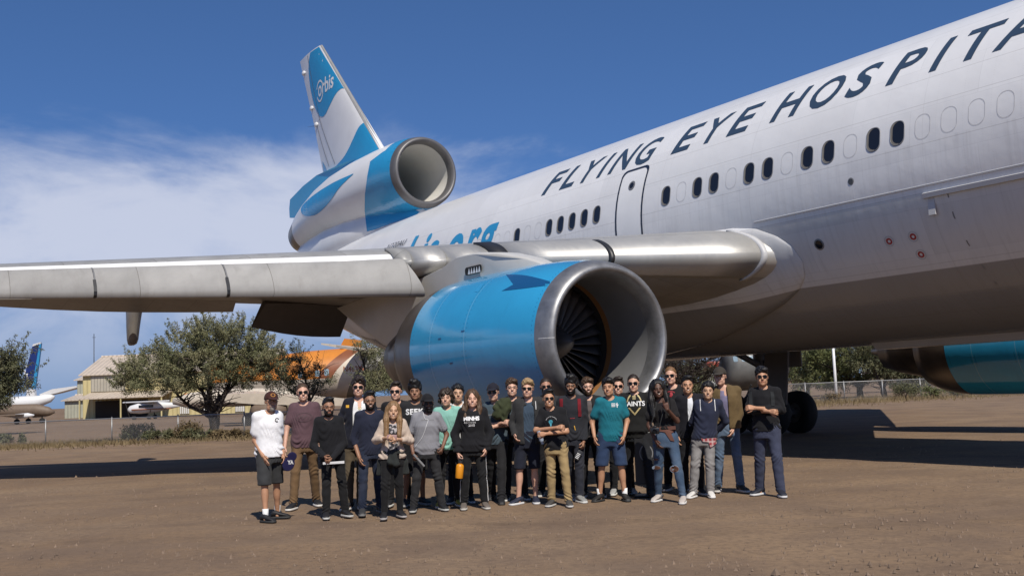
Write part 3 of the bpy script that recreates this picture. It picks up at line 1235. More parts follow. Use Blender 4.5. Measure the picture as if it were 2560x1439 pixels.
def sight(bvh, x, y, lift=0.005):
    """place on a surface of the airliner that shows at photo pixel x, y"""
    o = PWI @ CAMP
    d = (PWI.to_3x3() @ ray(x, y)).normalized()
    hit = bvh.ray_cast(o, d)
    if hit[0] is None:
        return None
    nn = hit[1] if hit[1].dot(d) < 0 else -hit[1]
    return hit[0] + nn * lift


def sight_fig(name, poly, bvh, m, parent, st=6, lift=0.005):
    vs, fs = slice_flat(*poly_flat([(x, -y) for x, y in poly]), st, 1, st * 2)
    pts = [sight(bvh, v.x, -v.y, lift) for v in vs]
    fs = [f for f in fs if all(pts[i] is not None for i in f)]
    return mk(name, [q if q is not None else (0, 0, 0) for q in pts], fs, m, parent)


sight_fig('arrow_marking', bez([(1265, 686), (1310, 688), (1352, 697), (1394, 709)], 5) + [(1370, 713), (1340, 717), (1300, 722), (1255, 727), (1284, 711)], BV_COWL, M_NAVY, eng_star)
sight_fig('cowl_placard', [(1187, 729), (1200, 712), (1211, 708), (1196, 731)], BV_COWL, M_LBLUE, eng_star)
for (a, h) in ((1.05, -2.70), (1.85, -2.62), (1.42, -3.15)):
    decal('latch_mark', fig([(a, h), (a + .11, h), (a + .11, h + .025), (a, h + .025)]), on_star, [BV_COWL], (0, 1, 0), M_NAVY, eng_star, 0.005)

# ------------------------------------------------------------ tail
tail = empty('tail_engine', (0, 0, 0), parent=PLANE)
TN = [(-16.88, 1.345, 0), (-17.4, 1.42, 0), (-18.2, 1.475, 0), (-19.5, 1.50, 0), (-21.5, 1.50, -.01), (-23.5, 1.46, -.08), (-25, 1.37, -.20), (-26.5, 1.20, -.36), (-27.6, 1.02, -.50)]
nac = recalc(MB().loft(rev(TN, 0, 4.65, 64)).build('nacelle', M_WHITE, tail, True))
tl = [(-16.88, 1.347), (-16.7, 1.325), (-16.57, 1.28), (-16.52, 1.22), (-16.55, 1.16), (-16.68, 1.11), (-16.9, 1.09)]
recalc(MB().loft(rev(tl, 0, 4.65, 64)).build('intake_lip', M_LIPT, tail, True))
MB().loft(rev([(-16.9, 1.09), (-17.8, 1.085), (-19.5, 1.08), (-22, 1.08)], 0, 4.65, 64)).build('intake_duct', M_DUCT, tail, True)
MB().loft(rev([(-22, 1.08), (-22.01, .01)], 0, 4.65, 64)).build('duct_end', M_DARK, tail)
recalc(MB().loft(rev([(-27.6, 1.01, -.5), (-28.3, .86, -.60), (-28.8, .74, -.66), (-28.78, .69, -.66), (-28, .66, -.6)], 0, 4.65, 48)).build('exhaust', M_EXH, tail, True))
# the body between the nacelle and the fuselage
bn = MB()
rr = []
for a, w, c, hh in ((-16.9, .12, 3.05, .25), (-17.5, .45, 3.0, .55), (-18.5, .80, 2.95, .85), (-20, 1.05, 2.95, 1.05), (-22, 1.15, 2.95, 1.15), (-24, 1.15, 2.9, 1.2), (-26, .98, 2.85, 1.15), (-27.5, .75, 2.9, .95), (-28.3, .5, 3.1, .6)):
    rr.append([L(a, w * math.cos(6.2832 * k / 40), c + hh * math.sin(6.2832 * k / 40)) for k in range(40)])
bn.loft(rr, cap0=True, cap1=True)
banjo = recalc(bn.build('nacelle_pylon', M_WHITE, tail, True))

# fin with rudder
FIN = [(5.4, -19.3, -26.3, .34), (6.2, -19.95, -26.15, .30), (9.0, -22.72, -26.95 - .25, .22), (12.38, -26.03, -28.72, .13)]


def fin_pt(h, x, sd):
    le, te, th = interp(FIN, h)
    yt = th * 2.2 * (0.85 * math.sqrt(x) * (1 - x) + .28 * x * (1 - x) + .04 * (1 - x))
    return L(le + (te - le) * x, sd * yt, h)


finx = [0, .008, .02, .05, .1, .18, .28, .4, .52, .64, .76, .88, 1.0]
rws = []
for h in (5.4, 6.2, 7.2, 8.2, 9.0, 10, 11, 11.9, 12.38):
    rws.append([fin_pt(h, x, 1) for x in finx[::-1]] + [fin_pt(h, x, -1) for x in finx[1:]])
fin_o = empty('fin', (0, 0, 0), parent=PLANE)
fin = recalc(MB().loft(rws, cap1=True).build('fin_box', M_WHITE, fin_o, 40))
BV_FIN = bvh_of(fin)
le = MB()
le.loft([[fin_pt(h, x, sd) + Vector((.012, 0, 0)) for x, sd in ((.035, 1), (.012, 1), (0, 1), (.012, -1), (.035, -1))] for h in (6.1, 8, 10, 12.38)], closed=False)
recalc(le.build('fin_leading_edge', M_GREYP, fin_o, True))
# slab below the fin along the top of the nacelle
sl = MB()
slp = [(-19.4, 6.02), (-20.0, 6.22), (-23, 6.35), (-26.2, 6.40), (-27.8, 6.22), (-29.45, 5.86), (-29.58, 5.45), (-29.55, 5.0), (-28, 4.75), (-24, 5.0), (-20, 5.6)]
sl.loft([[L(a, y * (1 if a < -20 else .3), h if (h > 5.9) is False or abs(y) < .2 else h - .03) for a, h in slp] for y in (-.36, -.3, 0, .3, .36)], cap0=True, cap1=True)
slab = recalc(sl.build('fin_root', M_BLUE2, fin_o, 40))
BV_TAIL = [bvh_of(nac), bvh_of(banjo)]
# blue fields painted on the fin
f1 = [(-26.19, 12.33)] + [(-27.15, 12.33), (-27.42, 11.8), (-27.42, 11.2), (-27.25, 10.5), (-26.9, 9.8), (-26.4, 9.25), (-25.9, 9.0), (-25.4, 9.02), (-24.8, 9.3), (-24.2, 9.62), (-23.75, 9.72), (-23.52, 9.66)]
decal('blue_field', slice_flat(*poly_flat([f1[0]] + bez(f1[1:], 5)), .4, 1, .4), lambda a, h: L(a, 3, h), [BV_FIN], (0, 1, 0), M_BLUE2, fin_o, 0.008)
f2 = [(-21.62, 7.70), (-21.95, 7.58), (-22.4, 7.2), (-22.9, 6.85), (-23.5, 6.60), (-24.3, 6.45), (-26.1, 6.33), (-26.1, 5.9), (-20.1, 5.9), (-20.15, 6.2)]
decal('blue_field', slice_flat(*poly_flat(bez(f2[:6], 5) + f2[6:]), .4, 1, .4), lambda a, h: L(a, 3, h), [BV_FIN], (0, 1, 0), M_BLUE2, fin_o, 0.008)
f3 = [(-26.1, 6.42), (-25.6, 6.42), (-25.85, 6.75), (-26.25, 7.05)]
decal('blue_field', slice_flat(*poly_flat(f3), .4), lambda a, h: L(a, 3, h), [BV_FIN], (0, 1, 0), M_BLUE2, fin_o, 0.008)
# rudder seams
sm = MB()
for pts in ([(-27.5, 12.3), (-26.9, 10.6), (-26.2, 8.9), (-25.3, 7.6), (-24.5, 6.55)], [(-27.3, 8.85), (-26.25, 8.98)], [(-26.85, 9.0), (-26.0, 7.6), (-25.3, 6.6)]):
    pp = bez(pts, 6) if len(pts) > 2 else [tuple(np.array(pts[0]) + (np.array(pts[1]) - np.array(pts[0])) * k / 5) for k in range(6)]
    r0, r1 = [], []
    for a, h in pp:
        for lst, d in ((r0, -.016), (r1, .016)):
            hit = BV_FIN.ray_cast(L(a + d, 3, h + d * .6), Vector((0, 1, 0)))
            lst.append((hit[0] if hit[0] is not None else L(a, .3, h)) + Vector((0, -.012, 0)))
    sm.loft([r0, r1], closed=False)
sm.build('rudder_seam', M_FRAME, fin_o)
for a, h in ((-28.15, 11.65), (-27.3, 9.75), (-26.75, 8.85)):
    hit = BV_FIN.ray_cast(L(a, 3, h), Vector((0, 1, 0)))
    if hit[0] is None:
        continue
    bb = MB()
    bb.loft([[hit[0] + Vector((da, -r * (.6 + .4 * math.cos(6.2832 * k / 10)), r * math.sin(6.2832 * k / 10))) for k in range(10)] for da, r in ((-.25, .02), (-.1, .09), (.1, .10), (.22, .02))], cap0=True, cap1=True)
    recalc(bb.build('hinge_fairing', M_WHITE, fin_o, True))
vs, fs = text_mesh('orbis', 1.0, 0.0, 0.02)
tw_ = max(v.x for v in vs)
ko = 1.75 / tw_
vs = [Vector((v.x * ko - 26.25, v.y * ko * 1.15 + 9.98 + v.x * ko * .02, 0)) for v in vs]
decal('white_letters', slice_flat(vs, fs, .3, 1, .3), lambda a, h: L(a, 3, h), [BV_FIN], (0, 1, 0), M_WHITE, fin_o, 0.016)
arcs = MB()
for a0, a1, rr_ in ((30, 165, .33), (200, 330, .33)):
    for k in range(10):
        pass
for (s0, s1) in ((25, 160), (205, 335)):
    ring_ = [[(-26.02 + r_ * math.cos(R(s0 + (s1 - s0) * k / 12)), 10.22 + r_ * 1.15 * math.sin(R(s0 + (s1 - s0) * k / 12))) for k in range(13)] for r_ in (.36, .44)]
    decal('logo_arc', slice_flat(*poly_flat(ring_[0] + ring_[1][::-1]), .3), lambda a, h: L(a, 3, h), [BV_FIN], (0, 1, 0), M_WHITE, fin_o, 0.016)

# blue fields on the tail nacelle (starboard side)
recalc(MB().loft(rev([(-16.875, 1.352), (-17.15, 1.398), (-17.4, 1.43), (-17.65, 1.452)], 0, 4.65, 64)).build('blue_collar', M_BLUE2, tail, True))
BV_NAC = bvh_of(nac)
sight_fig('blue_tongue', bez([(884, 434), (835, 456), (790, 484), (759, 511), (753, 526), (762, 539), (787, 538), (808, 523), (829, 498), (850, 468), (884, 435)], 4), BV_NAC, M_BLUE2, tail, 4, .012)


class Both:
    def ray_cast(self, o, d):
        hs = [h for h in (b.ray_cast(o, d) for b in BV_TAIL) if h[0] is not None]
        return min(hs, key=lambda h: h[3]) if hs else (None, None, None, None)


sight_fig('blue_band', [(926, 404), (919, 440), (913, 485), (912, 527), (918, 579), (940, 573), (975, 560), (1037, 541), (1050, 530), (1024, 520), (998, 500), (981, 468), (976, 430), (979, 398), (990, 372), (1000, 359), (985, 364), (955, 382)], Both(), M_BLUE2, tail, 4, .014)

# horizontal tail
ST = [(0.6, -20.8, 1.45, 6.6), (2.5, -21.8, 1.55, 5.6), (10.85, -27.0, 2.16, 2.3)]
for sd in (1, -1):
    rws = []
    for S in (.6, 2.5, 5, 8, 10.5, 10.85):
        a0, h0, c = interp(ST, S)
        t = .10 if S < 10.8 else .02
        ring = []
        for x in finx[::-1]:
            y = t * 2.0 * (math.sqrt(x) * (1 - x) + .02) * .9
            ring.append(L(a0 - c * x, sd * S, h0 + y * c * .5))
        for x in finx[1:]:
            y = t * 2.0 * (math.sqrt(x) * (1 - x) + .02) * .9
            ring.append(L(a0 - c * x, sd * S, h0 - y * c * .5))
        rws.append(ring)
    recalc(MB().loft(rws, cap1=True).build('stabiliser', M_GREYP, PLANE, 40))

# main landing gear
def gear(side):
    g = empty('main_gear', (0, 0, 0), parent=PLANE)
    S, a0 = 5.45, -5.6
    zr = -ZC + .64
    b = MB()
    b.tube([L(a0, side * S, -1.0), L(a0, side * S, -3.0)], .24, 14)
    b.tube([L(a0, side * S, -3.0), L(a0, side * S, zr)], .16, 12)
    b.tube([L(a0 + .1, side * S, -3.3), L(a0 + 1.6, side * S, -1.2)], .09, 8)
    b.tube([L(a0, side * S, -3.2), L(a0 - .2, side * 2.6, -1.9)], .10, 8)
    b.build('strut', M_GEAR, g, 40)
    b = MB()
    b.box(L(a0, side * S, zr), (2.0, .22, .26), bev=.04)
    for da in (-.82, .82):
        b.tube([L(a0 + da, side * (S - .72), zr), L(a0 + da, side * (S + .72), zr)], .09, 10)
    b.build('bogie', M_GEAR, g, 40)
    dr = MB()
    dr.box(L(a0 + .1, side * (S + .62), -2.2), (1.9, .05, 2.1), bev=.02)
    dr.build('gear_door', M_TAN, g)
    ds = MB()
    ds.box(L(a0 + 1.25, side * 4.75, -3.35), (.9, .08, 1.9), rot=Matrix.Rotation(R(8), 3, 'Y'), bev=.02)
    ds.build('gear_door', M_FLAP, g)
    for da in (-.82, .82):
        for dS in (-.56, .56):
            w = MB()
            prof = [(-.21, .30), (-.22, .50), (-.20, .585), (-.15, .63), (0, .645), (.15, .63), (.20, .585), (.22, .50), (.21, .30)]
            c = L(a0 + da, side * S + dS, zr)
            rws = [[c + Vector((r * math.cos(6.2832 * k / 36), -y, r * math.sin(6.2832 * k / 36))) for k in range(36)] for y, r in prof]
            w.loft(rws)
            tr = recalc(w.build('wheel_tyre', M_TYRE, g, 50))
            h = MB()
            for sg in (-1, 1):
                h.loft([[c + Vector((r * math.cos(6.2832 * k / 24), -sg * y, r * math.sin(6.2832 * k / 24))) for k in range(24)] for y, r in ((.20, .31), (.12, .27), (.10, .15), (.19, .11), (.19, .01))])
            recalc(h.build('rim', M_GEAR, tr, 40))


gear(1)
gear(-1)
# fairing strip and antennas under the belly
kb = MB()
kb.loft([[L(a, y, -FR - dz) for y, dz in ((-.5, -.10), (-.3, .10), (.3, .10), (.5, -.10))] for a in (3.2, 3.5, 11, 11.4)], cap0=True, cap1=True)
recalc(kb.build('keel_fairing', M_FAIR, PLANE, 30))
# ------------------------------------------------------------ people: distance fields turned into smooth skins
class Field:
    def __init__(self, lo, hi, h):
        self.h = h
        self.lo = np.array(lo, float) - 3 * h
        n = np.ceil((np.array(hi, float) + 3 * h - self.lo) / h).astype(int) + 1
        self.a = np.full(n, 0.2, np.float32)
        self.ax = [self.lo[i] + h * np.arange(n[i]) for i in range(3)]

    def win(self, lo, hi, pad):
        s = []
        for i in range(3):
            a = int(max(0, math.floor((lo[i] - pad - self.lo[i]) / self.h)))
            b = int(min(self.a.shape[i], math.ceil((hi[i] + pad - self.lo[i]) / self.h) + 1))
            if b <= a:
                return None
            s.append(slice(a, b))
        X = self.ax[0][s[0]][:, None, None].astype(np.float32)
        Y = self.ax[1][s[1]][None, :, None].astype(np.float32)
        Z = self.ax[2][s[2]][None, None, :].astype(np.float32)
        return tuple(s), X, Y, Z

    def merge(self, s, d, k):
        a = self.a[s]
        if k > 0:
            hh = np.clip(0.5 + 0.5 * (a - d) / k, 0, 1)
            self.a[s] = a + (d - a) * hh - k * hh * (1 - hh)
        else:
            self.a[s] = np.minimum(a, d)

    def cone(self, p, q, r1, r2, k=0.02, sx=1.0):
        """capsule with two radii"""
        p, q = np.array(p, float), np.array(q, float)
        r = max(r1, r2)
        w = self.win(np.minimum(p, q) - r, np.maximum(p, q) + r, k + 2 * self.h)
        if w is None:
            return
        s, X, Y, Z = w
        d = q - p
        L2 = max(float(d @ d), 1e-9)
        px, py, pz = X - p[0], Y - p[1], Z - p[2]
        t = np.clip((px * d[0] + py * d[1] + pz * d[2]) / L2, 0, 1)
        dist = np.sqrt((px - t * d[0]) ** 2 + (py - t * d[1]) ** 2 + (pz - t * d[2]) ** 2) - (r1 + (r2 - r1) * t)
        self.merge(s, dist, k)

    def ell(self, c, r, k=0.02, rot=None, sub=False):
        c, r = np.array(c, float), np.array(r, float)
        m = float(max(r))
        w = self.win(c - m, c + m, abs(k) + 2 * self.h)
        if w is None:
            return
        s, X, Y, Z = w
        x, y, z = X - c[0], Y - c[1], Z - c[2]
        if rot is not None:
            x, y, z = (rot[0][0] * x + rot[0][1] * y + rot[0][2] * z, rot[1][0] * x + rot[1][1] * y + rot[1][2] * z,
                       rot[2][0] * x + rot[2][1] * y + rot[2][2] * z)
        k0 = np.sqrt((x / r[0]) ** 2 + (y / r[1]) ** 2 + (z / r[2]) ** 2)
        k1 = np.sqrt((x / r[0] ** 2) ** 2 + (y / r[1] ** 2) ** 2 + (z / r[2] ** 2) ** 2) + 1e-6
        d = k0 * (k0 - 1.0) / k1
        if sub:
            a = self.a[s]
            hh = np.clip(0.5 - 0.5 * (a + d) / k, 0, 1)
            self.a[s] = a + (-d - a) * hh + k * hh * (1 - hh)
        else:
            self.merge(s, d, k)

    def stack(self, rows, k=0.02, power=2.0):
        """rows (z, cx, cy, wx, wy) of an upright body of oval sections"""
        rows = sorted(rows)
        zs = [r[0] for r in rows]
        m = max(max(r[3], r[4]) for r in rows)
        cx = np.mean([r[1] for r in rows])
        cy = np.mean([r[2] for r in rows])
        lo = (min(r[1] - r[3] for r in rows), min(r[2] - r[4] for r in rows), zs[0])
        hi = (max(r[1] + r[3] for r in rows), max(r[2] + r[4] for r in rows), zs[-1])
        w = self.win(lo, hi, k + 3 * self.h)
        if w is None:
            return
        s, X, Y, Z = w
        z = Z[0, 0, :]
        f = [np.interp(z, zs, [r[i] for r in rows])[None, None, :].astype(np.float32) for i in range(1, 5)]
        x, y = np.abs(X - f[0]) / f[2], np.abs(Y - f[1]) / f[3]
        q = (x ** power + y ** power) ** (1 / power)
        d = (q - 1) * np.minimum(f[2], f[3])
        dz = np.maximum(zs[0] - Z, Z - zs[-1])
        d = np.maximum(d, dz)
        self.merge(s, d, k)

    def clip_z(self, z, keep_above=True):
        Z = self.ax[2][None, None, :].astype(np.float32)
        self.a = np.maximum(self.a, (z - Z) if keep_above else (Z - z))

    def clip_plane(self, p, n):
        """keep the side the normal points to"""
        d = -((self.ax[0][:, None, None] - p[0]) * n[0] + (self.ax[1][None, :, None] - p[1]) * n[1] + (self.ax[2][None, None, :] - p[2]) * n[2])
        self.a = np.maximum(self.a, d.astype(np.float32))

    def wrinkle(self, amp, seed=0, fz=26.0, fx=14.0):
        x = self.ax[0][:, None, None].astype(np.float32)
        y = self.ax[1][None, :, None].astype(np.float32)
        z = self.ax[2][None, None, :].astype(np.float32)
        w = np.sin(fz * z + 9 * x + seed * 1.7 + 2.2 * np.sin(fx * x + 5 * z + seed)) * np.sin(17 * x - 13 * z + 11 * y + seed * .9)
        w = w + .5 * np.sin(31 * x + 12 * z + seed * 2.1) * np.sin(9 * z - 21 * y + seed)
        self.a = self.a + amp * w.astype(np.float32)

    def crease(self, zc, wz, amp, per, seed, slant=0.5):
        x = self.ax[0][:, None, None].astype(np.float32)
        y = self.ax[1][None, :, None].astype(np.float32)
        z = self.ax[2][None, None, :].astype(np.float32)
        g = np.exp(-((z - zc) / wz) ** 2)
        ph = 6.2832 / per * (z + slant * .25 * np.sin(8 * x + seed) + .02 * np.sin(23 * x + 19 * y + seed * 2.3))
        self.a = self.a + (amp * g * np.sin(ph + seed) * (.55 + .45 * np.sin(14 * x - 9 * y + 6 * z + seed))).astype(np.float32)

    def mesh(self):
        a = self.a
        ins = a < 0
        n = a.shape
        c = [ins[i:n[0] - 1 + i, j:n[1] - 1 + j, k:n[2] - 1 + k] for i in (0, 1) for j in (0, 1) for k in (0, 1)]
        tot = sum(q.astype(np.int8) for q in c)
        act = (tot > 0) & (tot < 8)
        I, J, K = np.nonzero(act)
        if len(I) == 0:
            return np.zeros((0, 3)), np.zeros((0, 4), int)
        idx = np.full(act.shape, -1, np.int32)
        idx[I, J, K] = np.arange(len(I))
        pos = np.zeros((len(I), 3))
        cnt = np.zeros(len(I))
        corners = {(i, j, k): a[I + i, J + j, K + k] for i in (0, 1) for j in (0, 1) for k in (0, 1)}
        for axis in range(3):
            for u in (0, 1):
                for v in (0, 1):
                    p0, p1 = [0, 0, 0], [0, 0, 0]
                    o = [q for q in range(3) if q != axis]
                    p0[o[0]] = p1[o[0]] = u
                    p0[o[1]] = p1[o[1]] = v
                    p1[axis] = 1
                    a0, a1 = corners[tuple(p0)], corners[tuple(p1)]
                    m = (a0 < 0) != (a1 < 0)
                    t = np.where(m, a0 / (a0 - a1 + 1e-12), 0)
                    for q in range(3):
                        pos[:, q] += np.where(m, p0[q] + (t if q == axis else 0), 0)
                    cnt += m
        pos /= cnt[:, None]
        V = np.stack([I, J, K], 1) + pos
        V = V * self.h + self.lo
        quads = []
        for axis in range(3):
            o = [q for q in range(3) if q != axis]
            s0 = [slice(1, n[q] - 1) for q in range(3)]
            s1 = list(s0)
            s0[axis] = slice(0, n[axis] - 1)
            s1[axis] = slice(1, n[axis])
            A, B = ins[tuple(s0)], ins[tuple(s1)]
            e = np.nonzero(A != B)
            base = [e[q] + (0 if q == axis else 1) for q in range(3)]
            def cell(d0, d1):
                q = [base[0].copy(), base[1].copy(), base[2].copy()]
                q[o[0]] = q[o[0]] + d0
                q[o[1]] = q[o[1]] + d1
                return idx[q[0], q[1], q[2]]
            f = np.stack([cell(-1, -1), cell(0, -1), cell(0, 0), cell(-1, 0)], 1)
            flip = A[e] if axis != 1 else ~A[e]
            f[~flip] = f[~flip][:, ::-1]
            quads.append(f)
        F = np.concatenate(quads)
        return V, F[(F >= 0).all(1)]


def np_mesh(name, V, F, mats, parent=None, mi=None, smooth=True):
    me = bpy.data.meshes.new(name)
    nv, nf = len(V), len(F)
    me.vertices.add(nv)
    me.vertices.foreach_set('co', np.asarray(V, np.float32).ravel())
    if isinstance(F, np.ndarray):
        k = F.shape[1]
        me.loops.add(nf * k)
        me.loops.foreach_set('vertex_index', F.astype(np.int32).ravel())
        me.polygons.add(nf)
        me.polygons.foreach_set('loop_start', np.arange(0, nf * k, k, dtype=np.int32))
    else:
        ls = np.array([len(f) for f in F], np.int32)
        me.loops.add(int(ls.sum()))
        me.loops.foreach_set('vertex_index', np.concatenate([np.asarray(f, np.int32) for f in F]))
        me.polygons.add(nf)
        me.polygons.foreach_set('loop_start', np.concatenate([[0], np.cumsum(ls)[:-1]]).astype(np.int32))
    for m in (mats if isinstance(mats, (list, tuple)) else [mats]):
        me.materials.append(m)
    me.update(calc_edges=True)
    if smooth:
        me.polygons.foreach_set('use_smooth', np.ones(nf, bool))
    if mi is not None:
        me.polygons.foreach_set('material_index', np.asarray(mi, np.int32))
    me.validate()
    o = bpy.data.objects.new(name, me)
    COL.objects.link(o)
    if parent:
        o.parent = parent
    return o


# ---- head, made once: 0 = chin level, faces -y, about 0.235 high
def head_field(h=0.0056, fem=False):
    f = Field((-.1, -.14, -.09), (.1, .13, .25), h)
    jw = .047 if fem else .054
    f.ell((0, .018, .146), (.076, .096, .092), 0)            # cranium
    f.ell((0, -.030, .088), (.062, .060, .080), .03)         # face
    f.ell((0, -.036, .030), (jw, .052, .034), .03)           # jaw
    f.ell((0, -.072, .012), (.019, .018, .015), .018)        # chin
    for s in (-1, 1):
        f.ell((s * .042, -.050, .086), (.020, .022, .018), .02)     # cheek bone
        f.ell((s * .043, -.026, .042), (.014, .030, .022), .02)     # corner of the jaw
        f.ell((s * .026, -.083, .129), (.026, .012, .009), .012)    # brow
        f.ell((s * .031, -.099, .112), (.018, .019, .0105), .010, sub=True)   # eye socket
        f.ell((s * .031, -.078, .112), (.0130, .0130, .0115), .003)           # eye
        f.ell((s * .031, -.0815, .119), (.0165, .010, .0035), .004)           # lid
        f.ell((s * .076, .012, .108), (.008, .021, .031), .008)               # ear
        f.ell((s * .034, -.080, .062), (.012, .012, .022), .012)              # fold beside the mouth
    f.cone((0, -.087, .122), (0, -.107, .084), .0075, .0115, .012)   # nose
    f.ell((-.0115, -.097, .080), (.0075, .010, .007), .006)
    f.ell((.0115, -.097, .080), (.0075, .010, .007), .006)
    f.ell((0, -.0895, .0555), (.024, .011, .0055), .007)     # lips
    f.ell((0, -.0885, .0440), (.020, .011, .0062), .006)
    f.ell((0, -.099, .0500), (.020, .008, .0022), .003, sub=True)
    f.cone((0, .014, .06), (0, .030, -.075), .045 if not fem else .038, .050 if not fem else .042, .03)   # neck
    return f.mesh()


HEADS = {False: head_field(), True: head_field(fem=True)}


def head_zones(V, F, beard, smile):
    c = V[F].mean(1)
    x, y, z = np.abs(c[:, 0]), c[:, 1], c[:, 2]
    mi = np.zeros(len(F), int)
    fr = y < -.05
    mi[fr & (x > .013) & (x < .050) & (z > .128) & (z < .1365)] = 1                     # brows
    mi[fr & (np.hypot((x - .031) / .0135, (z - .1120) / .0048) < 1)] = 2                 # eyes
    mouth = fr & (np.hypot(x / (.026 if smile else .022), (z - .0498 - (x / .027) ** 2 * .006 * smile) / .0098) < 1)
    mi[mouth] = 3
    if smile:
        mi[fr & (np.hypot(x / .0185, (z - .0508 - (x / .027) ** 2 * .006) / .0046) < 1)] = 4
    if beard:
        zb = {1: .058, 2: .066, 3: .060}[beard]
        jaw = (z < zb + np.clip((x - .03) / .03, 0, 1) * .035) & (z > -.02) & (y < .01) & (mi == 0)
        if beard == 3:       # goatee
            jaw &= (x < .034)
        must = fr & (z > .056) & (z < .070) & (x < .032) & (mi == 0) & (y < -.06)
        up = (z > .03) & (z < .056) & (x < .020) & (beard == 1)
        mi[jaw & ~up] = 1
        mi[must & (y > -.104)] = 1
    return mi


# ---- hair caps in head space
def hair_field(kind):
    h = 0.0088
    f = Field((-.17, -.15, -.36), (.17, .19, .34), h)
    if kind == 'short':
        f.ell((0, .020, .156), (.085, .104, .098), 0)
        f.ell((.012, -.040, .225), (.058, .055, .028), .03)
        f.clip_plane((0, -.074, .170), (0, .50, .40))
        f.clip_plane((0, .02, .110), (0, .62, .8))
        f.wrinkle(.0055, 1, 130, 110)
    elif kind == 'buzz':
        f.ell((0, .018, .150), (.081, .102, .092), 0)
        f.clip_plane((0, -.068, .180), (0, .50, .40))
        f.clip_plane((0, .02, .112), (0, .62, .8))
        f.wrinkle(.002, 1, 150, 130)
    elif kind == 'thick':
        f.ell((0, .016, .162), (.093, .108, .106), 0)
        f.ell((.01, -.05, .222), (.062, .055, .035), .03)
        f.clip_plane((0, -.080, .158), (0, .50, .45))
        f.clip_plane((0, .02, .095), (0, .55, .8))
        f.wrinkle(.007, 2, 110, 90)
    elif kind == 'side':
        f.ell((0, .016, .158), (.089, .107, .100), 0)
        f.ell((.025, -.052, .205), (.058, .052, .032), .03)
        f.clip_plane((0, -.084, .158), (0.05, .50, .42))
        f.clip_plane((0, .02, .10), (0, .55, .8))
        f.wrinkle(.006, 3, 110, 100)
    elif kind == 'tall':
        f.ell((0, .018, .168), (.096, .112, .112), 0)
        f.ell((0, -.045, .245), (.070, .060, .040), .03)
        f.clip_plane((0, -.084, .160), (0, .50, .45))
        f.clip_plane((0, .02, .085), (0, .55, .8))
        f.wrinkle(.007, 4, 70, 60)
    elif kind == 'curly':
        f.ell((0, .020, .150), (.108, .118, .112), 0)
        f.ell((-.080, .02, .085), (.036, .05, .06), .03)
        f.ell((.080, .02, .085), (.036, .05, .06), .03)
        f.clip_plane((0, -.080, .150), (0, .50, .36))
        f.ell((0, -.10, .07), (.058, .085, .085), .01, sub=True)
        f.wrinkle(.010, 5, 75, 70)
    elif kind == 'bowl':
        f.ell((0, .014, .155), (.092, .110, .102), 0)
        f.ell((0, -.062, .165), (.066, .036, .034), .02)
        f.clip_plane((0, -.10, .146), (0, .40, .45))
        f.clip_plane((0, .02, .100), (0, .62, .8))
        f.wrinkle(.006, 6, 100, 90)
    elif kind in ('long', 'longbig'):
        k = 1.0 if kind == 'long' else 1.12
        f.ell((0, .022, .148), (.094 * k, .108 * k, .104), 0)
        for s in (-1, 1):
            f.cone((s * .078 * k, .005, .13), (s * .092 * k, -.015, -.02), .034, .042, .03)
            f.cone((s * .092 * k, -.015, -.02), (s * .088 * k, -.070, -.22 if kind == 'long' else -.24), .042, .034, .03)
        f.cone((0, .07, .12), (0, .10, -.16), .08, .08, .03)
        f.ell((0, -.092, .085), (.052, .085, .105), .012, sub=True)
        f.clip_z(-.27, True)
        f.wrinkle(.006, 7, 8, 95)
    elif kind == 'mid':
        f.ell((0, .022, .148), (.096, .108, .104), 0)
        for s in (-1, 1):
            f.cone((s * .080, .005, .13), (s * .098, -.01, -.03), .034, .040, .03)
            f.cone((s * .098, -.01, -.03), (s * .092, -.045, -.13), .040, .026, .03)
        f.cone((0, .07, .12), (0, .09, -.08), .08, .07, .03)
        f.ell((.0, -.092, .085), (.054, .085, .105), .012, sub=True)
        f.wrinkle(.007, 8, 12, 90)
    return f.mesh()


HAIR = {}


def hair_mesh(kind):
    if kind not in HAIR:
        HAIR[kind] = hair_field(kind)
    return HAIR[kind]


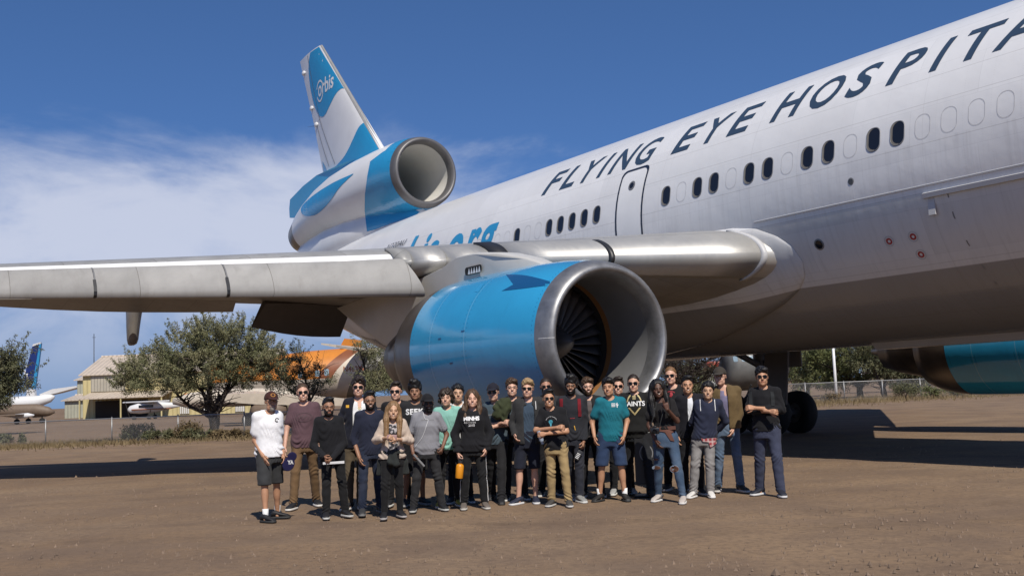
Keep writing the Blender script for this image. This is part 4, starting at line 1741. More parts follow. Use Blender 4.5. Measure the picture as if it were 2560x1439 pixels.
# ---- hand in its own space: wrist at 0, fingers towards -z, palm faces +x (towards the body of a left hand), thumb towards -y
def hand_geo(pose='relaxed'):
    mb = MB()
    palm = [[Vector((dx, dy, z)) for dx, dy in ((-.014 * k, -.030 * w), (-.016 * k, -.012 * w), (-.016 * k, .012 * w), (-.014 * k, .030 * w),
                                                 (.012 * k, .031 * w), (.015 * k, .012 * w), (.015 * k, -.012 * w), (.012 * k, -.031 * w))]
            for z, k, w in ((.025, 1.25, .80), (0, 1.05, .86), (-.03, 1.0, 1.15), (-.065, .95, 1.3), (-.092, .75, 1.22))]
    mb.loft(palm, cap0=True, cap1=True)
    fingers = [(-.030, .072, .0092), (-.010, .082, .0098), (.011, .076, .0094), (.031, .060, .0082)]
    curls = {'relaxed': (18, 26, 30, 34), 'fist': (78, 80, 82, 84), 'peace': (2, 4, 82, 84), 'grip': (55, 58, 60, 62), 'flat': (6, 7, 8, 10)}[pose]
    for (y, ln, r), cu in zip(fingers, curls):
        p = Vector((0, y, -.088))
        d = 0.0
        pts = [p.copy()]
        spread = y * (1.6 if pose == 'peace' else .5)
        for seg, fr in enumerate((.46, .30, .24)):
            d += R(cu)
            p = p + Vector((math.sin(d), spread * .5, -math.cos(d))).normalized() * (ln * fr)
            pts.append(p.copy())
        mb.tube([pts[0] + Vector((0, 0, .01))] + pts[1:], [r, r, r * .92, r * .72], 6)
    th = {'fist': 50, 'grip': 35, 'peace': 45}.get(pose, 12)
    p0 = Vector((.004, -.026, -.022))
    d1 = Vector((math.sin(R(th)) * .7, -.62, -.75)).normalized()
    p1 = p0 + d1 * .038
    d2 = Vector((math.sin(R(th)) * 1.1, -.25, -.9)).normalized()
    p2 = p1 + d2 * .032
    mb.tube([p0, p1, p2, p2 + d2 * .014], [.014, .0115, .0105, .007], 6)
    return np.array([list(v) for v in mb.v]), mb.f


HANDS = {k: hand_geo(k) for k in ('relaxed', 'fist', 'peace', 'grip', 'flat')}


def basis_mesh(V, o, X, Y, Z, s=1.0):
    M = np.array([list(X), list(Y), list(Z)]).T
    return (np.asarray(V) * s) @ M.T + np.array(list(o))


# ---- shoes: toe towards -y, sole at z = 0
def shoe_geo():
    up, so = MB(), MB()
    st = [(-.175, .020, .018, .030), (-.165, .034, .020, .042), (-.13, .046, .022, .060), (-.08, .050, .024, .072), (-.03, .046, .024, .090), (.01, .040, .024, .108), (.045, .038, .024, .112), (.075, .034, .024, .104), (.088, .020, .022, .080)]
    rings = []
    for y, w, zb, zt in st:
        rings.append([Vector((w * math.cos(6.2832 * k / 14), y, zb + (zt - zb) * (.5 + .5 * math.sin(6.2832 * k / 14)) ** .8)) for k in range(14)])
    up.loft(rings, cap0=True, cap1=True)
    outline = [(x, y) for y, w, a, b in st for x in (w * 1.05,)] + [(-w * 1.05, y) for y, w, a, b in st[::-1]]
    n = len(outline)
    so.loft([[Vector((x * 1.02, y * 1.02, 0)) for x, y in outline], [Vector((x * 1.04, y * 1.03, .012)) for x, y in outline], [Vector((x, y * 1.01, .028)) for x, y in outline]], cap0=True, cap1=True)
    return up, so


SHOE_UP, SHOE_SO = shoe_geo()
# ------------------------------------------------------------ plants
def leaf_fn_factory(c1, c2):
    def fn(t, b):
        v = t.coord('Object')
        f = t.rng(t.noise(v, 1.1, 4, .6), .35, .65)
        g = t.rng(t.noise(v, 13.0, 2, .6), .3, .7, .7, 1.25)
        c = t.mix(1.0, t.mix(f, (*c1, 1), (*c2, 1)), g, 'MULTIPLY')
        t.l.new(c, b.inputs['Base Color'])
        b.inputs['Transmission Weight'].default_value = 0.0
    return fn


M_LEAF = mat('mesquite_leaf', (.08, .095, .035), .6, spec=.25, fn=leaf_fn_factory((.125, .135, .065), (.215, .20, .112)))
M_LEAFD = mat('dark_leaf', (.05, .06, .025), .6, spec=.25, fn=leaf_fn_factory((.072, .08, .04), (.13, .125, .066)))
M_LEAFB = mat('bright_leaf', (.09, .11, .04), .6, spec=.25, fn=leaf_fn_factory((.080, .098, .036), (.14, .145, .06)))
M_DRY = mat('dry_brush', (.16, .12, .065), .8, spec=.1, fn=leaf_fn_factory((.10, .075, .04), (.20, .15, .085)))
M_BARK = mat('mesquite_bark', (.045, .034, .027), .9, vary=.35, vscale=8, bump=.6, bscale=25)


def leaves_at(rnd, V, F, c, r, n, size, droop=.5):
    """a clump of thin leaves, leaf by leaf"""
    d = rnd.normal(size=(n, 3))
    d /= np.linalg.norm(d, axis=1)[:, None] + 1e-9
    p = np.array(c) + d * (r * rnd.random(n) ** .45)[:, None] * np.array([1, 1, .75])
    ax = rnd.normal(size=(n, 3))
    ax[:, 2] -= droop
    ax /= np.linalg.norm(ax, axis=1)[:, None]
    sd = np.cross(ax, rnd.normal(size=(n, 3)))
    sd /= np.linalg.norm(sd, axis=1)[:, None] + 1e-9
    ln = (size * (.6 + .8 * rnd.random(n)))[:, None]
    w = ln * .13
    k = sum(len(q) for q in V)
    V.append(np.stack([p - sd * w, p + ax * ln * .5 - sd * w * 1.1, p + ax * ln, p + ax * ln * .5 + sd * w * 1.1], 1).reshape(-1, 3))
    F.append(np.arange(4 * n).reshape(-1, 4) + k)


def tree(name, label, base, crowns, trunk_r, limbs, seed, leafm, n_leaf, size, group=None, bare=False, cat='tree', clump=None):
    """crowns: list of (offset, radii); limbs: list of way-point lists in tree space"""
    rnd = np.random.default_rng(seed)
    t = empty(name, base)
    tag(t, label, cat, group)
    tb = MB()
    tips = []
    for li in limbs:
        pts = [Vector(p) for p in li]
        pp = [Vector(q) for q in bez([tuple(p) for p in pts], 4)]
        r0 = trunk_r * (1.0 if li is limbs[0] else .62)
        tb.tube(pp, [r0 * (1 - .78 * k / (len(pp) - 1)) for k in range(len(pp))], 8)
        tips.append((pp[-1], r0 * .25))
        # twigs
        for k in range(len(pp) // 3, len(pp)):
            for _ in range(3 if not bare else 5):
                d = Vector(rnd.normal(size=3))
                d.z = abs(d.z) * .8 + .15
                d.normalize()
                ln = (.5 + rnd.random() * .9) * (1.5 if bare else .65)
                q = pp[k] + d * ln
                d2 = (d + Vector(rnd.normal(size=3)) * .5).normalized()
                q2 = q + d2 * ln * .7
                rr = r0 * .22
                tb.tube([pp[k], q, q2], [rr, rr * .6, rr * .25], 5, cap=False)
                if bare:
                    for _ in range(4):
                        d3 = (d2 + Vector(rnd.normal(size=3)) * .8).normalized()
                        tb.tube([q, q + d3 * ln * .8], [rr * .45, rr * .1], 4, cap=False)
    tb.build('trunk', M_BARK, t, True)
    if not bare:
        V, F = [], []
        tot = sum(r[0] * r[1] * r[2] for o, r in crowns)
        for o, r in crowns:
            n_c = max(4, int(clump[0] * r[0] * r[1] * r[2] / tot))
            for _ in range(n_c):
                d = rnd.normal(size=3)
                d /= np.linalg.norm(d)
                p = np.array(o) + d * np.array(r) * (.45 + .75 * rnd.random() ** .6)
                leaves_at(rnd, V, F, p, clump[1] * (.6 + .8 * rnd.random()), int(n_leaf / clump[0] * (.35 + .8 * rnd.random())), size)
        # feathery sprays that break the outline
        for o, r in crowns:
            for _ in range(int(34 * clump[0] / 300 * (r[0] * r[2]) / (sum(q[1][0] * q[1][2] for q in crowns) / len(crowns))) + 5):
                d = rnd.normal(size=3)
                d[2] = abs(d[2]) * 1.1 - .25
                d /= np.linalg.norm(d)
                p0 = np.array(o) + d * np.array(r) * (.75 + .3 * rnd.random())
                d2 = d + np.array([0, 0, .5]) + rnd.normal(size=3) * .35
                d2 /= np.linalg.norm(d2)
                ln = (.45 + .8 * rnd.random()) * (clump[1] / .42)
                nl = int(n_leaf / clump[0] / 12)
                for k in range(7):
                    leaves_at(rnd, V, F, p0 + d2 * ln * k / 6, .15 * clump[1] / .42 * (1.15 - k / 8), max(4, nl), size, .7)
        np_mesh('crown', np.concatenate(V), np.concatenate(F), leafm, t, None, False)
    return t


# the big mesquite left of the group
def px_off(base, depth_px, x, y):
    q = dp(x, y, (base - CAMP).dot(c_f))
    return tuple(q - base)


def tree_px(name, label, bx, by, blobs, limbs_px, tr, seed, leafm, n, size, dep=None, z0=0.0, **kw):
    base = gp(bx, by) if dep is None else Vector((dp(bx, by, dep).x, dp(bx, by, dep).y, 0))
    dd = (base - CAMP).dot(c_f)
    k = CAM_F / dd
    crowns = []
    for x, y, rx, ry in blobs:
        o = Vector(px_off(base, 0, x, y))
        crowns.append(((o.x, o.y + random.uniform(-.8, .8), o.z), (rx / k, max(rx, ry) / k * .8, ry / k)))
    limbs = []
    for li in limbs_px:
        pts = [Vector((0, 0, 0))]
        for j, (x, y) in enumerate(li):
            o = Vector(px_off(base, 0, x, y))
            o.y += (j + 1) * random.uniform(-.3, .3)
            pts.append(o)
        limbs.append(pts)
    return tree(name, label, base, crowns, tr, limbs, seed, leafm, n, size, **kw)


TG = 'desert trees growing beyond the fences'
tree_px('mesquite_tree', 'wide mesquite tree with four dark limbs, left of the group', 538, 1084,
        [(390, 930, 72, 40), (345, 945, 42, 26), (460, 880, 70, 48), (540, 845, 60, 38), (600, 855, 65, 45), (655, 900, 60, 40), (520, 920, 80, 40), (610, 930, 70, 35), (420, 960, 70, 22), (690, 920, 35, 26), (330, 965, 30, 18)],
        [[(536, 1045), (524, 1000), (515, 950), (500, 900)], [(536, 1050), (505, 1030), (462, 1015), (440, 985), (420, 950)], [(540, 1045), (548, 1010), (560, 970), (590, 910)], [(540, 1048), (556, 1020), (568, 985), (585, 950), (640, 905)],
         [(520, 1020), (505, 980), (470, 950)]], .26, 3, M_LEAF, 72000, .105, clump=(330, .36), group=TG)
tree_px('mesquite_tree', 'slim dark mesquite in front of the orange airplane', 775, 1040,
        [(735, 895, 26, 28), (742, 945, 34, 28), (795, 935, 20, 22), (705, 960, 30, 22), (768, 975, 34, 14), (815, 960, 18, 10)],
        [[(775, 1000), (765, 960), (750, 900)], [(775, 1010), (790, 970), (800, 920)], [(772, 1015), (740, 985), (700, 955)]], .12, 4, M_LEAFD, 9000, .10, dep=56, clump=(85, .27), group=TG)
tree_px('mesquite_tree', 'mesquite in shade behind the near engine exhaust', 925, 1030,
        [(945, 905, 34, 34), (955, 940, 36, 30), (905, 868, 24, 14), (970, 960, 36, 24), (930, 965, 30, 18)],
        [[(925, 990), (915, 940), (905, 880)], [(926, 1000), (945, 960), (955, 910)]], .14, 5, M_LEAF, 14000, .105, dep=58, clump=(100, .42), group=TG)
tree_px('mesquite_tree', 'dark mesquite cut off by the left edge of the picture', -15, 1040,
        [(-10, 930, 45, 45), (20, 900, 30, 24), (30, 955, 30, 26), (5, 985, 45, 24), (-20, 960, 40, 30)],
        [[(-15, 1000), (-5, 950), (5, 900)], [(-15, 1010), (15, 975), (30, 940)]], .2, 6, M_LEAFD, 15000, .19, dep=70, clump=(90, .6), group=TG)
tree_px('mesquite_tree', 'leafy mesquite behind the right fence beside the white pole', 2152, 1000,
        [(2040, 900, 60, 34), (2110, 890, 60, 36), (2150, 920, 60, 34), (2020, 945, 40, 26), (2090, 945, 50, 26)],
        [[(2150, 970), (2140, 930), (2110, 890)], [(2152, 975), (2160, 940), (2170, 900)], [(2148, 972), (2110, 940), (2050, 910)]], .30, 7, M_LEAFB, 26000, .2, dep=84, clump=(120, .7), group=TG)
tree_px('mesquite_tree', 'mesquite with leaning trunk behind the right fence', 2212, 1000,
        [(2190, 890, 55, 34), (2250, 900, 55, 32), (2290, 880, 50, 30), (2300, 920, 40, 24), (2230, 930, 36, 20)],
        [[(2205, 970), (2192, 935), (2200, 895)], [(2208, 975), (2230, 930), (2260, 895)]], .24, 8, M_LEAFD, 22000, .2, dep=80, clump=(110, .7), group=TG)
tree_px('mesquite_tree', 'low green mesquite under the far blue engine', 2320, 985,
        [(2310, 935, 50, 30), (2360, 925, 45, 26), (2270, 960, 36, 20), (2400, 960, 40, 18)],
        [[(2320, 960), (2315, 930)], [(2322, 965), (2350, 935)]], .16, 9, M_LEAF, 14000, .2, dep=100, clump=(80, .8), group=TG)
tree_px('mesquite_tree', 'hazy olive mesquite filling the gap between gear and white pole', 2020, 1005,
        [(2000, 900, 50, 40), (2050, 890, 50, 36), (2030, 935, 60, 30), (1990, 950, 40, 30), (2075, 925, 40, 30)],
        [[(2020, 975), (2010, 930), (2000, 890)], [(2022, 975), (2040, 930)]], .2, 21, M_LEAF, 20000, .2, dep=96, clump=(110, .8), group=TG)
tree_px('mesquite_tree', 'broad olive mesquite farthest right beneath the belly', 2260, 1000,
        [(2230, 885, 55, 36), (2300, 890, 55, 34), (2350, 905, 50, 30), (2180, 900, 45, 34), (2400, 930, 45, 26), (2270, 925, 60, 24)],
        [[(2260, 970), (2250, 930), (2230, 890)], [(2262, 970), (2300, 925)], [(2262, 972), (2340, 930)]], .24, 22, M_LEAFB, 26000, .2, dep=104, clump=(130, .8), group=TG)
tree_px('bare_tree', 'bare twisted tree seen under the belly beside the intake', 1700, 1000,
        [], [[(1705, 970), (1720, 940), (1760, 905), (1800, 890)], [(1700, 970), (1690, 930), (1680, 895)], [(1710, 960), (1745, 955), (1790, 930)], [(1700, 965), (1670, 940), (1660, 910)]], .16, 10, M_LEAFD, 0, .1, dep=62, bare=True, group=TG)
tree_px('mesquite_tree', 'grey-green thicket behind the bare tree', 1720, 1005,
        [(1690, 935, 50, 30), (1750, 950, 55, 30), (1710, 970, 60, 22)], [[(1720, 985), (1715, 950)], [(1722, 985), (1745, 950)]], .14, 11, M_LEAFD, 14000, .18, dep=75, clump=(80, .7), group=TG)

# shrubs along the fences
SG = 'shrubs along the fences'


def shrub(label, x, y, w, h, leafm, n, seed, cat='shrub', size=.14):
    base = gp(x, y)
    k = CAM_F / (base - CAMP).dot(c_f)
    rnd = np.random.default_rng(seed)
    t = empty('shrub', base)
    tag(t, label, cat, SG)
    V, F = [], []
    for _ in range(max(5, n // 90)):
        p = np.array([rnd.uniform(-1, 1) * w / k / 2, rnd.uniform(-.4, .4), h / k * (.25 + .55 * rnd.random())])
        leaves_at(rnd, V, F, p, h / k * .33, 90, size, -.5)
    np_mesh('foliage', np.concatenate(V), np.concatenate(F), leafm, t, None, False)
    sb = MB()
    for _ in range(9):
        a = rnd.uniform(0, 6.28)
        q = Vector((math.cos(a) * w / k * .3, math.sin(a) * .3, h / k * rnd.uniform(.5, .9)))
        sb.tube([(0, 0, -.02), tuple(q * .5 + Vector((0, 0, .05))), tuple(q)], [.02, .014, .005], 5)
    sb.build('stems', M_BARK, t)


for i, (lb, x, y, w, h, lm, n) in enumerate((
        ('dark shrub left of the second fence post', 345, 1102, 60, 42, M_LEAFD, 1600), ('low dark shrub between two fence posts left of the mesquite', 405, 1102, 80, 30, M_LEAFD, 1600),
        ('tall straw-brown shrub just left of the mesquite trunk', 470, 1100, 46, 52, M_DRY, 1100), ('dark shrub under the limbs of the big mesquite', 490, 1100, 70, 28, M_LEAFD, 1300),
        ('grey shrub at the foot of the mesquite trunk', 560, 1096, 70, 24, M_DRY, 1000), ('shrub behind the man in the white tee', 625, 1094, 80, 22, M_DRY, 900),
        ('green bush on the right fence line below the far engine', 2385, 992, 60, 42, M_LEAFB, 1500), ('round dark bush on the right fence line', 2262, 998, 64, 44, M_LEAFD, 1500),
        ('green weed bush beside the right fence post', 2330, 996, 50, 32, M_LEAFB, 1100), ('dark bush at the right edge of the fence line', 2470, 985, 60, 36, M_LEAFD, 1100),
        ('dry bush at the foot of the white pole', 2060, 1006, 70, 26, M_DRY, 1000), ('olive bush in the shade by the left picture edge', 20, 1112, 90, 26, M_LEAFD, 1200))):
    shrub(lb, x, y, w, h, lm, n, 40 + i)
# dry grass
rnd = np.random.default_rng(9)
V, F = [], []
for x0, x1, y0, y1, n, hh in ((-60, 640, 1124, 1094, 5200, .16), (640, 1700, 1094, 1040, 2500, .14), (1960, 2600, 1016, 982, 3600, .3)):
    for _ in range(n):
        t = rnd.random()
        q = gp(x0 + (x1 - x0) * t, y0 + (y1 - y0) * t + rnd.normal() * 4.0 - 3)
        h = hh * (.4 + rnd.random())
        d = rnd.normal(size=2) * .4 * h
        w = .012 + .012 * rnd.random()
        k = len(V)
        V += [(q.x - w, q.y, -.01), (q.x + w, q.y, -.01), (q.x + d[0], q.y + d[1], h)]
        F.append((k, k + 1, k + 2))
tag(np_mesh('dry_grass', np.array(V), np.array(F), M_DRY, None, None, False), 'strips of dry grass along the fence lines', 'grass', kind='stuff')

# ------------------------------------------------------------ fences
M_GALV = mat('galvanised_steel', (.30, .30, .30), .5, .6, vary=.1)


def fence(label, p0, p1, hgt, n):
    f = empty('chain_link_fence', p0)
    tag(f, label, 'fence')
    d = p1 - p0
    ln = d.length
    e = d.normalized()
    r = MB()
    r.tube([Vector((0, 0, hgt)), d + Vector((0, 0, hgt))], .024, 8)
    r.build('top_rail', M_GALV, f, True)
    first = None
    for i in range(n + 1):
        if first is None:
            b = MB()
            b.tube([(0, 0, -.05), (0, 0, hgt + .05)], .032, 8)
            b.tube([(0, 0, hgt + .05), (0, 0, hgt + .09)], [.036, .01], 8)
            o = first = b.build('post', M_GALV, f, True)
        else:
            o = first.copy()
            COL.objects.link(o)
        o.location = e * (ln * i / n)
    V, F = [], []
    st = .075
    m = int(ln / st)
    w = .0035
    up = hgt - .02
    for i in range(-int(up / st), m):
        for s in (1, -1):
            a0, a1 = i * st, i * st + up
            z0, z1 = 0.02, up
            if a0 < 0:
                z0, a0 = z0 - a0, 0
            if a1 > ln:
                z1, a1 = z1 - (a1 - ln), ln
            if s < 0:
                a0, a1 = ln - a0, ln - a1
            k = len(V)
            q0, q1 = e * a0, e * a1
            V += [(q0.x, q0.y - .004, z0), (q0.x, q0.y - .004, z0 + w * 2), (q1.x, q1.y - .004, z1 + w * 2), (q1.x, q1.y - .004, z1)]
            F.append((k, k + 1, k + 2, k + 3))
    o = np_mesh('wire_mesh', np.array(V), np.array(F), M_GALV, f, None, False)
    tag(o, kind='stuff')


fence('low chain-link fence running behind the group past the mesquite', Vector((-29.5, 46.9, 0)), Vector((5.5, 46.9, 0)), 1.06, 12)
fence('chain-link fence beyond the landing gear under the belly', Vector((13.5, 68.5, 0)), Vector((37.5, 72.5, 0)), 1.3, 9)
pb_ = MB()
pq = gp(2092, 1003)
pb_.tube([(0, 0, -.1), (0, 0, 2.0), (0, 0, 4.6)], [.10, .095, .08], 12)
pb_.tube([(0, 0, 4.6), (0, 0, 4.7)], [.10, .02], 12)
po = pb_.build('white_pole', M_WHITE, None, True)
po.location = pq
tag(po, 'slim white pole standing at the right fence under the belly', 'pole')
ap = MB()
aq = Vector((dp(235, 893, 150).x, dp(235, 893, 150).y, 0))
ap.tube([(0, 0, 0), (0, 0, 6), (0, 0, 11.9)], [.09, .07, .05], 8)
ap.tube([(-.25, 0, 11.4), (.25, 0, 11.4)], .03, 6)
ao = ap.build('antenna_mast', M_RUBBER, None, True)
ao.location = aq
tag(ao, 'thin dark mast rising behind the yellow hangar roof', 'mast')
# ------------------------------------------------------------ hangars
def rib_fn_factory(col, axis='X', per=1.6):
    def fn(t, b):
        v = t.coord('Object')
        s = t.add('ShaderNodeSeparateXYZ')
        t.l.new(v, s.inputs[0])
        w = t.math('SINE', t.math('MULTIPLY', s.outputs[axis], 6.2832 / per))
        g = t.rng(t.noise(v, .5, 5, .6), .3, .7, .86, 1.1)
        c = t.mix(1.0, (*col, 1), g, 'MULTIPLY')
        st = t.rng(t.noise(t.coord('Object', (2.0, 1, .2)), 1.4, 5, .65), .5, .75, 0, .3)
        t.l.new(t.mix(st, c, (col[0] * .6, col[1] * .55, col[2] * .5, 1)), b.inputs['Base Color'])
        t.l.new(t.bump(w, .6, .08), b.inputs['Normal'])
    return fn


M_YEL = mat('yellow_corrugated_wall', (.50, .42, .20), .6, fn=rib_fn_factory((.50, .42, .21), 'X', .6))
M_ROOFT = mat('tan_metal_roof', (.50, .41, .32), .5, fn=rib_fn_factory((.50, .42, .34), 'X', .6))
M_GRNW = mat('pale_green_wall', (.30, .31, .24), .6, fn=rib_fn_factory((.34, .34, .27), 'X', .5))
M_GREYW = mat('grey_panel_wall', (.32, .29, .25), .6, fn=rib_fn_factory((.36, .33, .27), 'X', .4))
M_CONC = mat('dark_opening', (.03, .025, .02), .9)


def hangar(name, label, x0, x1, y_front, base, eave_h, ridge_h, depth, wall, roof):
    b = empty(name, base)
    tag(b, label, 'building')
    w = x1 - x0
    m = MB()
    m.add([(0, 0, 0), (w, 0, 0), (w, 0, eave_h), (0, 0, eave_h)], [(0, 1, 2, 3)])
    m.add([(0, depth, 0), (0, 0, 0), (0, 0, eave_h), (0, depth / 2, ridge_h - .1), (0, depth, eave_h)], [(0, 1, 2, 3, 4)])
    m.add([(w, 0, 0), (w, depth, 0), (w, depth, eave_h), (w, depth / 2, ridge_h - .1), (w, 0, eave_h)], [(0, 1, 2, 3, 4)])
    m.add([(w, depth, 0), (0, depth, 0), (0, depth, eave_h), (w, depth, eave_h)], [(0, 1, 2, 3)])
    m.build('wall', wall, b)
    r = MB()
    for (ya, za, yb, zb) in ((-.5, eave_h - .12, depth / 2, ridge_h), (depth / 2, ridge_h, depth + .5, eave_h - .12)):
        r.add([(-.4, ya, za), (w + .4, ya, za), (w + .4, yb, zb), (-.4, yb, zb), (-.4, ya, za - .12), (w + .4, ya, za - .12), (w + .4, yb, zb - .12), (-.4, yb, zb - .12)],
              [(0, 1, 2, 3), (4, 7, 6, 5), (0, 4, 5, 1), (0, 3, 7, 4), (1, 5, 6, 2)])
    rf = r.build('roof', roof, b)
    rc = MB()
    rc.tube([(-.4, depth / 2, ridge_h + .03), (w + .4, depth / 2, ridge_h + .03)], .12, 6)
    rc.build('ridge_cap', roof, rf)
    return b, w


HB = Vector((dp(219, 1000, 143).x, 142.0, 0))
hb, hw = hangar('hangar', 'long yellow metal hangar with tan roof behind the mesquite', 0, 25, 0, HB, 6.0, 8.6, 15, M_YEL, M_ROOFT)
pn = MB()
pn.box((3.4, -.06, 4.7), (4.6, .1, 2.2))
pn.build('upper_panel', M_GREYW, hb)
cp = MB()
cp.add([(1.0, -4.0, 2.75), (12, -4.0, 2.75), (12, 0, 3.5), (1.0, 0, 3.5), (1, -4, 2.6), (12, -4, 2.6), (12, 0, 3.3), (1, 0, 3.3)], [(0, 1, 2, 3), (4, 7, 6, 5), (0, 4, 5, 1), (0, 3, 7, 4), (1, 5, 6, 2)])
cpo = cp.build('canopy', M_ROOFT, hb)
for x in (1.15, 6.5, 11.8):
    m = MB()
    m.box((x, -3.85, 1.3), (.16, .16, 2.6))
    m.build('post', M_YEL, cpo)
dk = MB()
dk.box((5.2, -.05, 1.2), (7.0, .12, 2.3))
dk.build('hangar_door', M_CONC, hb)
for x in (13.6, 16.5, 21.0):
    m = MB()
    m.box((x, -.06, 1.35), (1.3, .1, 2.3))
    g = m.build('shutter', M_GREYW, hb)
    for k in range(5):
        q = MB()
        q.box((x - .5 + k * .25, -.13, 1.35), (.08, .05, 2.2))
        q.build('slat', M_WHITE, g)
HB2 = Vector((dp(166, 1000, 165).x, 165.0, 0))
h2, w2 = hangar('shed', 'pale green metal shed left of the yellow hangar', 0, 3.6, 0, HB2, 2.9, 3.6, 10, M_GRNW, M_ROOFT)
HB3 = Vector((dp(191, 1000, 172).x, 173.0, 0))
h3, w3 = hangar('tall_shed', 'taller pale green building wedged behind the small shed', 0, 3.2, 0, HB3, 6.2, 6.9, 8, M_GRNW, M_ROOFT)

# ------------------------------------------------------------ other aircraft on the field
def loft_body(rows, n=20, X=Vector((1, 0, 0)), cap=True):
    """rows (x, cz, ry, rz) of a fuselage along x"""
    mb = MB()
    mb.loft([[Vector((x, ry * math.cos(6.2832 * k / n), cz + rz * math.sin(6.2832 * k / n))) for k in range(n)] for x, cz, ry, rz in rows], cap0=cap, cap1=cap)
    return mb


M_ANAV = mat('tail_navy_paint', (.012, .03, .15), .35)
M_ANAL = mat('tail_sky_blue_paint', (.03, .25, .50), .35)
M_WHT = mat('far_white_paint', (.62, .62, .62), .4, vary=.05)
M_OLIVE = mat('drab_brown_paint', (.14, .10, .07), .6, vary=.15)
M_ORNG = mat('airliner_orange_paint', (.55, .20, .03), .4)
M_BRN = mat('airliner_brown_paint', (.22, .075, .03), .4)
M_CREAM = mat('airliner_cream_paint', (.50, .44, .36), .4, vary=.1)

# blue-tailed jet far left
D1 = 330.0
k1 = CAM_F / D1
J = Vector((dp(80, 1000, D1).x, dp(80, 1000, D1).y, 0))
jet = tag(empty('parked_jet', J), 'white jet with navy blue tail fin beyond the trees at far left', 'airplane')


def jp(x, y):
    q = dp(x, y, D1) - J
    return q


def slab(name, pts, th, m, parent):
    b = MB()
    b.prism([p - Vector((0, th / 2, 0)) for p in pts], (0, th, 0))
    return recalc(b.build(name, m, parent))


slab('fin', [jp(62, 968), (jp(66, 925)), jp(83, 862), jp(103, 857), jp(98, 900), jp(88, 970)], .7, M_ANAV, jet)
slab('fin_edge', [jp(80, 969), jp(93, 900), jp(99, 862), jp(104, 858), jp(99, 900), jp(89, 971)], .8, M_ANAL, jet)
slab('fin_top', [jp(82, 866), jp(84, 860), jp(103, 855), jp(103, 859), jp(92, 862)], .84, M_WHT, jet)
tv, tf = text_mesh('ANA', 1.0, .2, .03)
tw2 = max(v.x for v in tv)
ca, sa = math.cos(R(62)), math.sin(R(62))
c0 = jp(71, 946)
sc_ = 7.4 / tw2
mk('fin_letters', [Vector((c0.x + (v.x * ca - v.y * sa) * sc_, c0.y - .5, c0.z + (v.x * sa + v.y * ca) * sc_)) for v in tv], tf, M_WHT, jet)
b_ = loft_body([(jp(-200, 0).x, 3.6, 2.2, 2.2), (jp(20, 0).x, 3.6, 2.2, 2.2), (jp(55, 0).x, 3.9, 1.9, 1.9), (jp(88, 0).x, 4.8, 1.0, 1.2), (jp(97, 0).x, 5.2, .3, .4)])
recalc(b_.build('fuselage', M_WHT, jet, True))
slab('tail_root', [jp(68, 1012), jp(69, 972), jp(88, 972), jp(92, 1012)], 1.4, M_WHT, jet)
wb = MB()
wb.prism([jp(98, 985), jp(130, 972), jp(190, 964), jp(192, 968), jp(140, 982), jp(102, 990)], (0, 5, 0))
recalc(wb.build('tailplane', M_WHT, jet))
# drab old airplane in front of it
D2 = 120.0
Q = Vector((dp(70, 1045, D2).x, dp(70, 1045, D2).y, 0))
old = tag(empty('parked_airplane', Q), 'drab brown propeller airplane parked before the blue-tailed jet', 'airplane')
b_ = loft_body([(-4.2, 1.6, .2, .25), (-3.5, 1.55, .5, .55), (-1.5, 1.5, .65, .75), (1, 1.5, .6, .7), (2.4, 1.3, .45, .5), (3.0, 1.2, .1, .12)])
recalc(b_.build('fuselage', M_OLIVE, old, True))
wb = MB()
wb.box((-.3, 0, 1.05), (2.0, 9.0, .18), bev=.05)
recalc(wb.build('wing', M_OLIVE, old))
slab('rudder', [Vector((-4.2, 0, 1.7)), Vector((-4.6, 0, 2.9)), Vector((-3.8, 0, 2.9)), Vector((-3.2, 0, 1.9))], .12, M_OLIVE, old)
b_ = loft_body([(-1.2, .9, .1, .1), (-.8, .9, .25, .25), (.6, .95, .28, .28), (1.3, .95, .08, .08)], 12)
for yy in (-2.2, 2.2):
    o = recalc(MB().add([v + Vector((.4, yy, 0)) for v in b_.v], b_.f).build('drop_tank', M_WHT, old, True))
for (xx, yy) in ((1.6, 0), (-.6, -1.4), (-.6, 1.4)):
    w_ = MB()
    w_.tube([(xx, yy - .1, .3), (xx, yy + .1, .3)], .3, 16)
    w_.tube([(xx, yy, .3), (xx, yy, 1.1)], .06, 6)
    w_.build('wheel', M_TYRE, old)

# small white propeller airplane under the canopy
D3 = 118.0
Q = Vector((dp(378, 1048, D3).x, dp(378, 1048, D3).y, 0))
lp_ = tag(empty('light_airplane', Q), 'small white propeller airplane before the yellow hangar', 'airplane')
b_ = loft_body([(-2.6, 1.15, .12, .15), (-2.3, 1.15, .42, .42), (-1.2, 1.25, .55, .62), (.4, 1.35, .5, .62), (3.0, 1.45, .2, .25), (4.0, 1.5, .06, .1)], 14)
recalc(b_.build('fuselage', M_WHT, lp_, True))
m = MB()
m.box((-.4, -.5, 1.45), (1.6, .25, .28), bev=.05)
m.build('cabin_window', M_GLASS, lp_)
m = MB()
m.box((.2, -.5, 1.12), (4.4, .28, .12), bev=.03)
m.build('red_stripe', M_BRN, lp_)
w_ = MB()
w_.box((-.6, 0, 1.95), (1.4, 7.4, .16), rot=Matrix.Rotation(R(50), 3, 'Z'), bev=.05)
w_.build('wing', M_WHT, lp_)
w_ = MB()
w_.box((-2.68, 0, 1.15), (.06, .16, 2.0), rot=Matrix.Rotation(R(38), 3, 'X'))
w_.build('propeller', M_RUBBER, lp_)
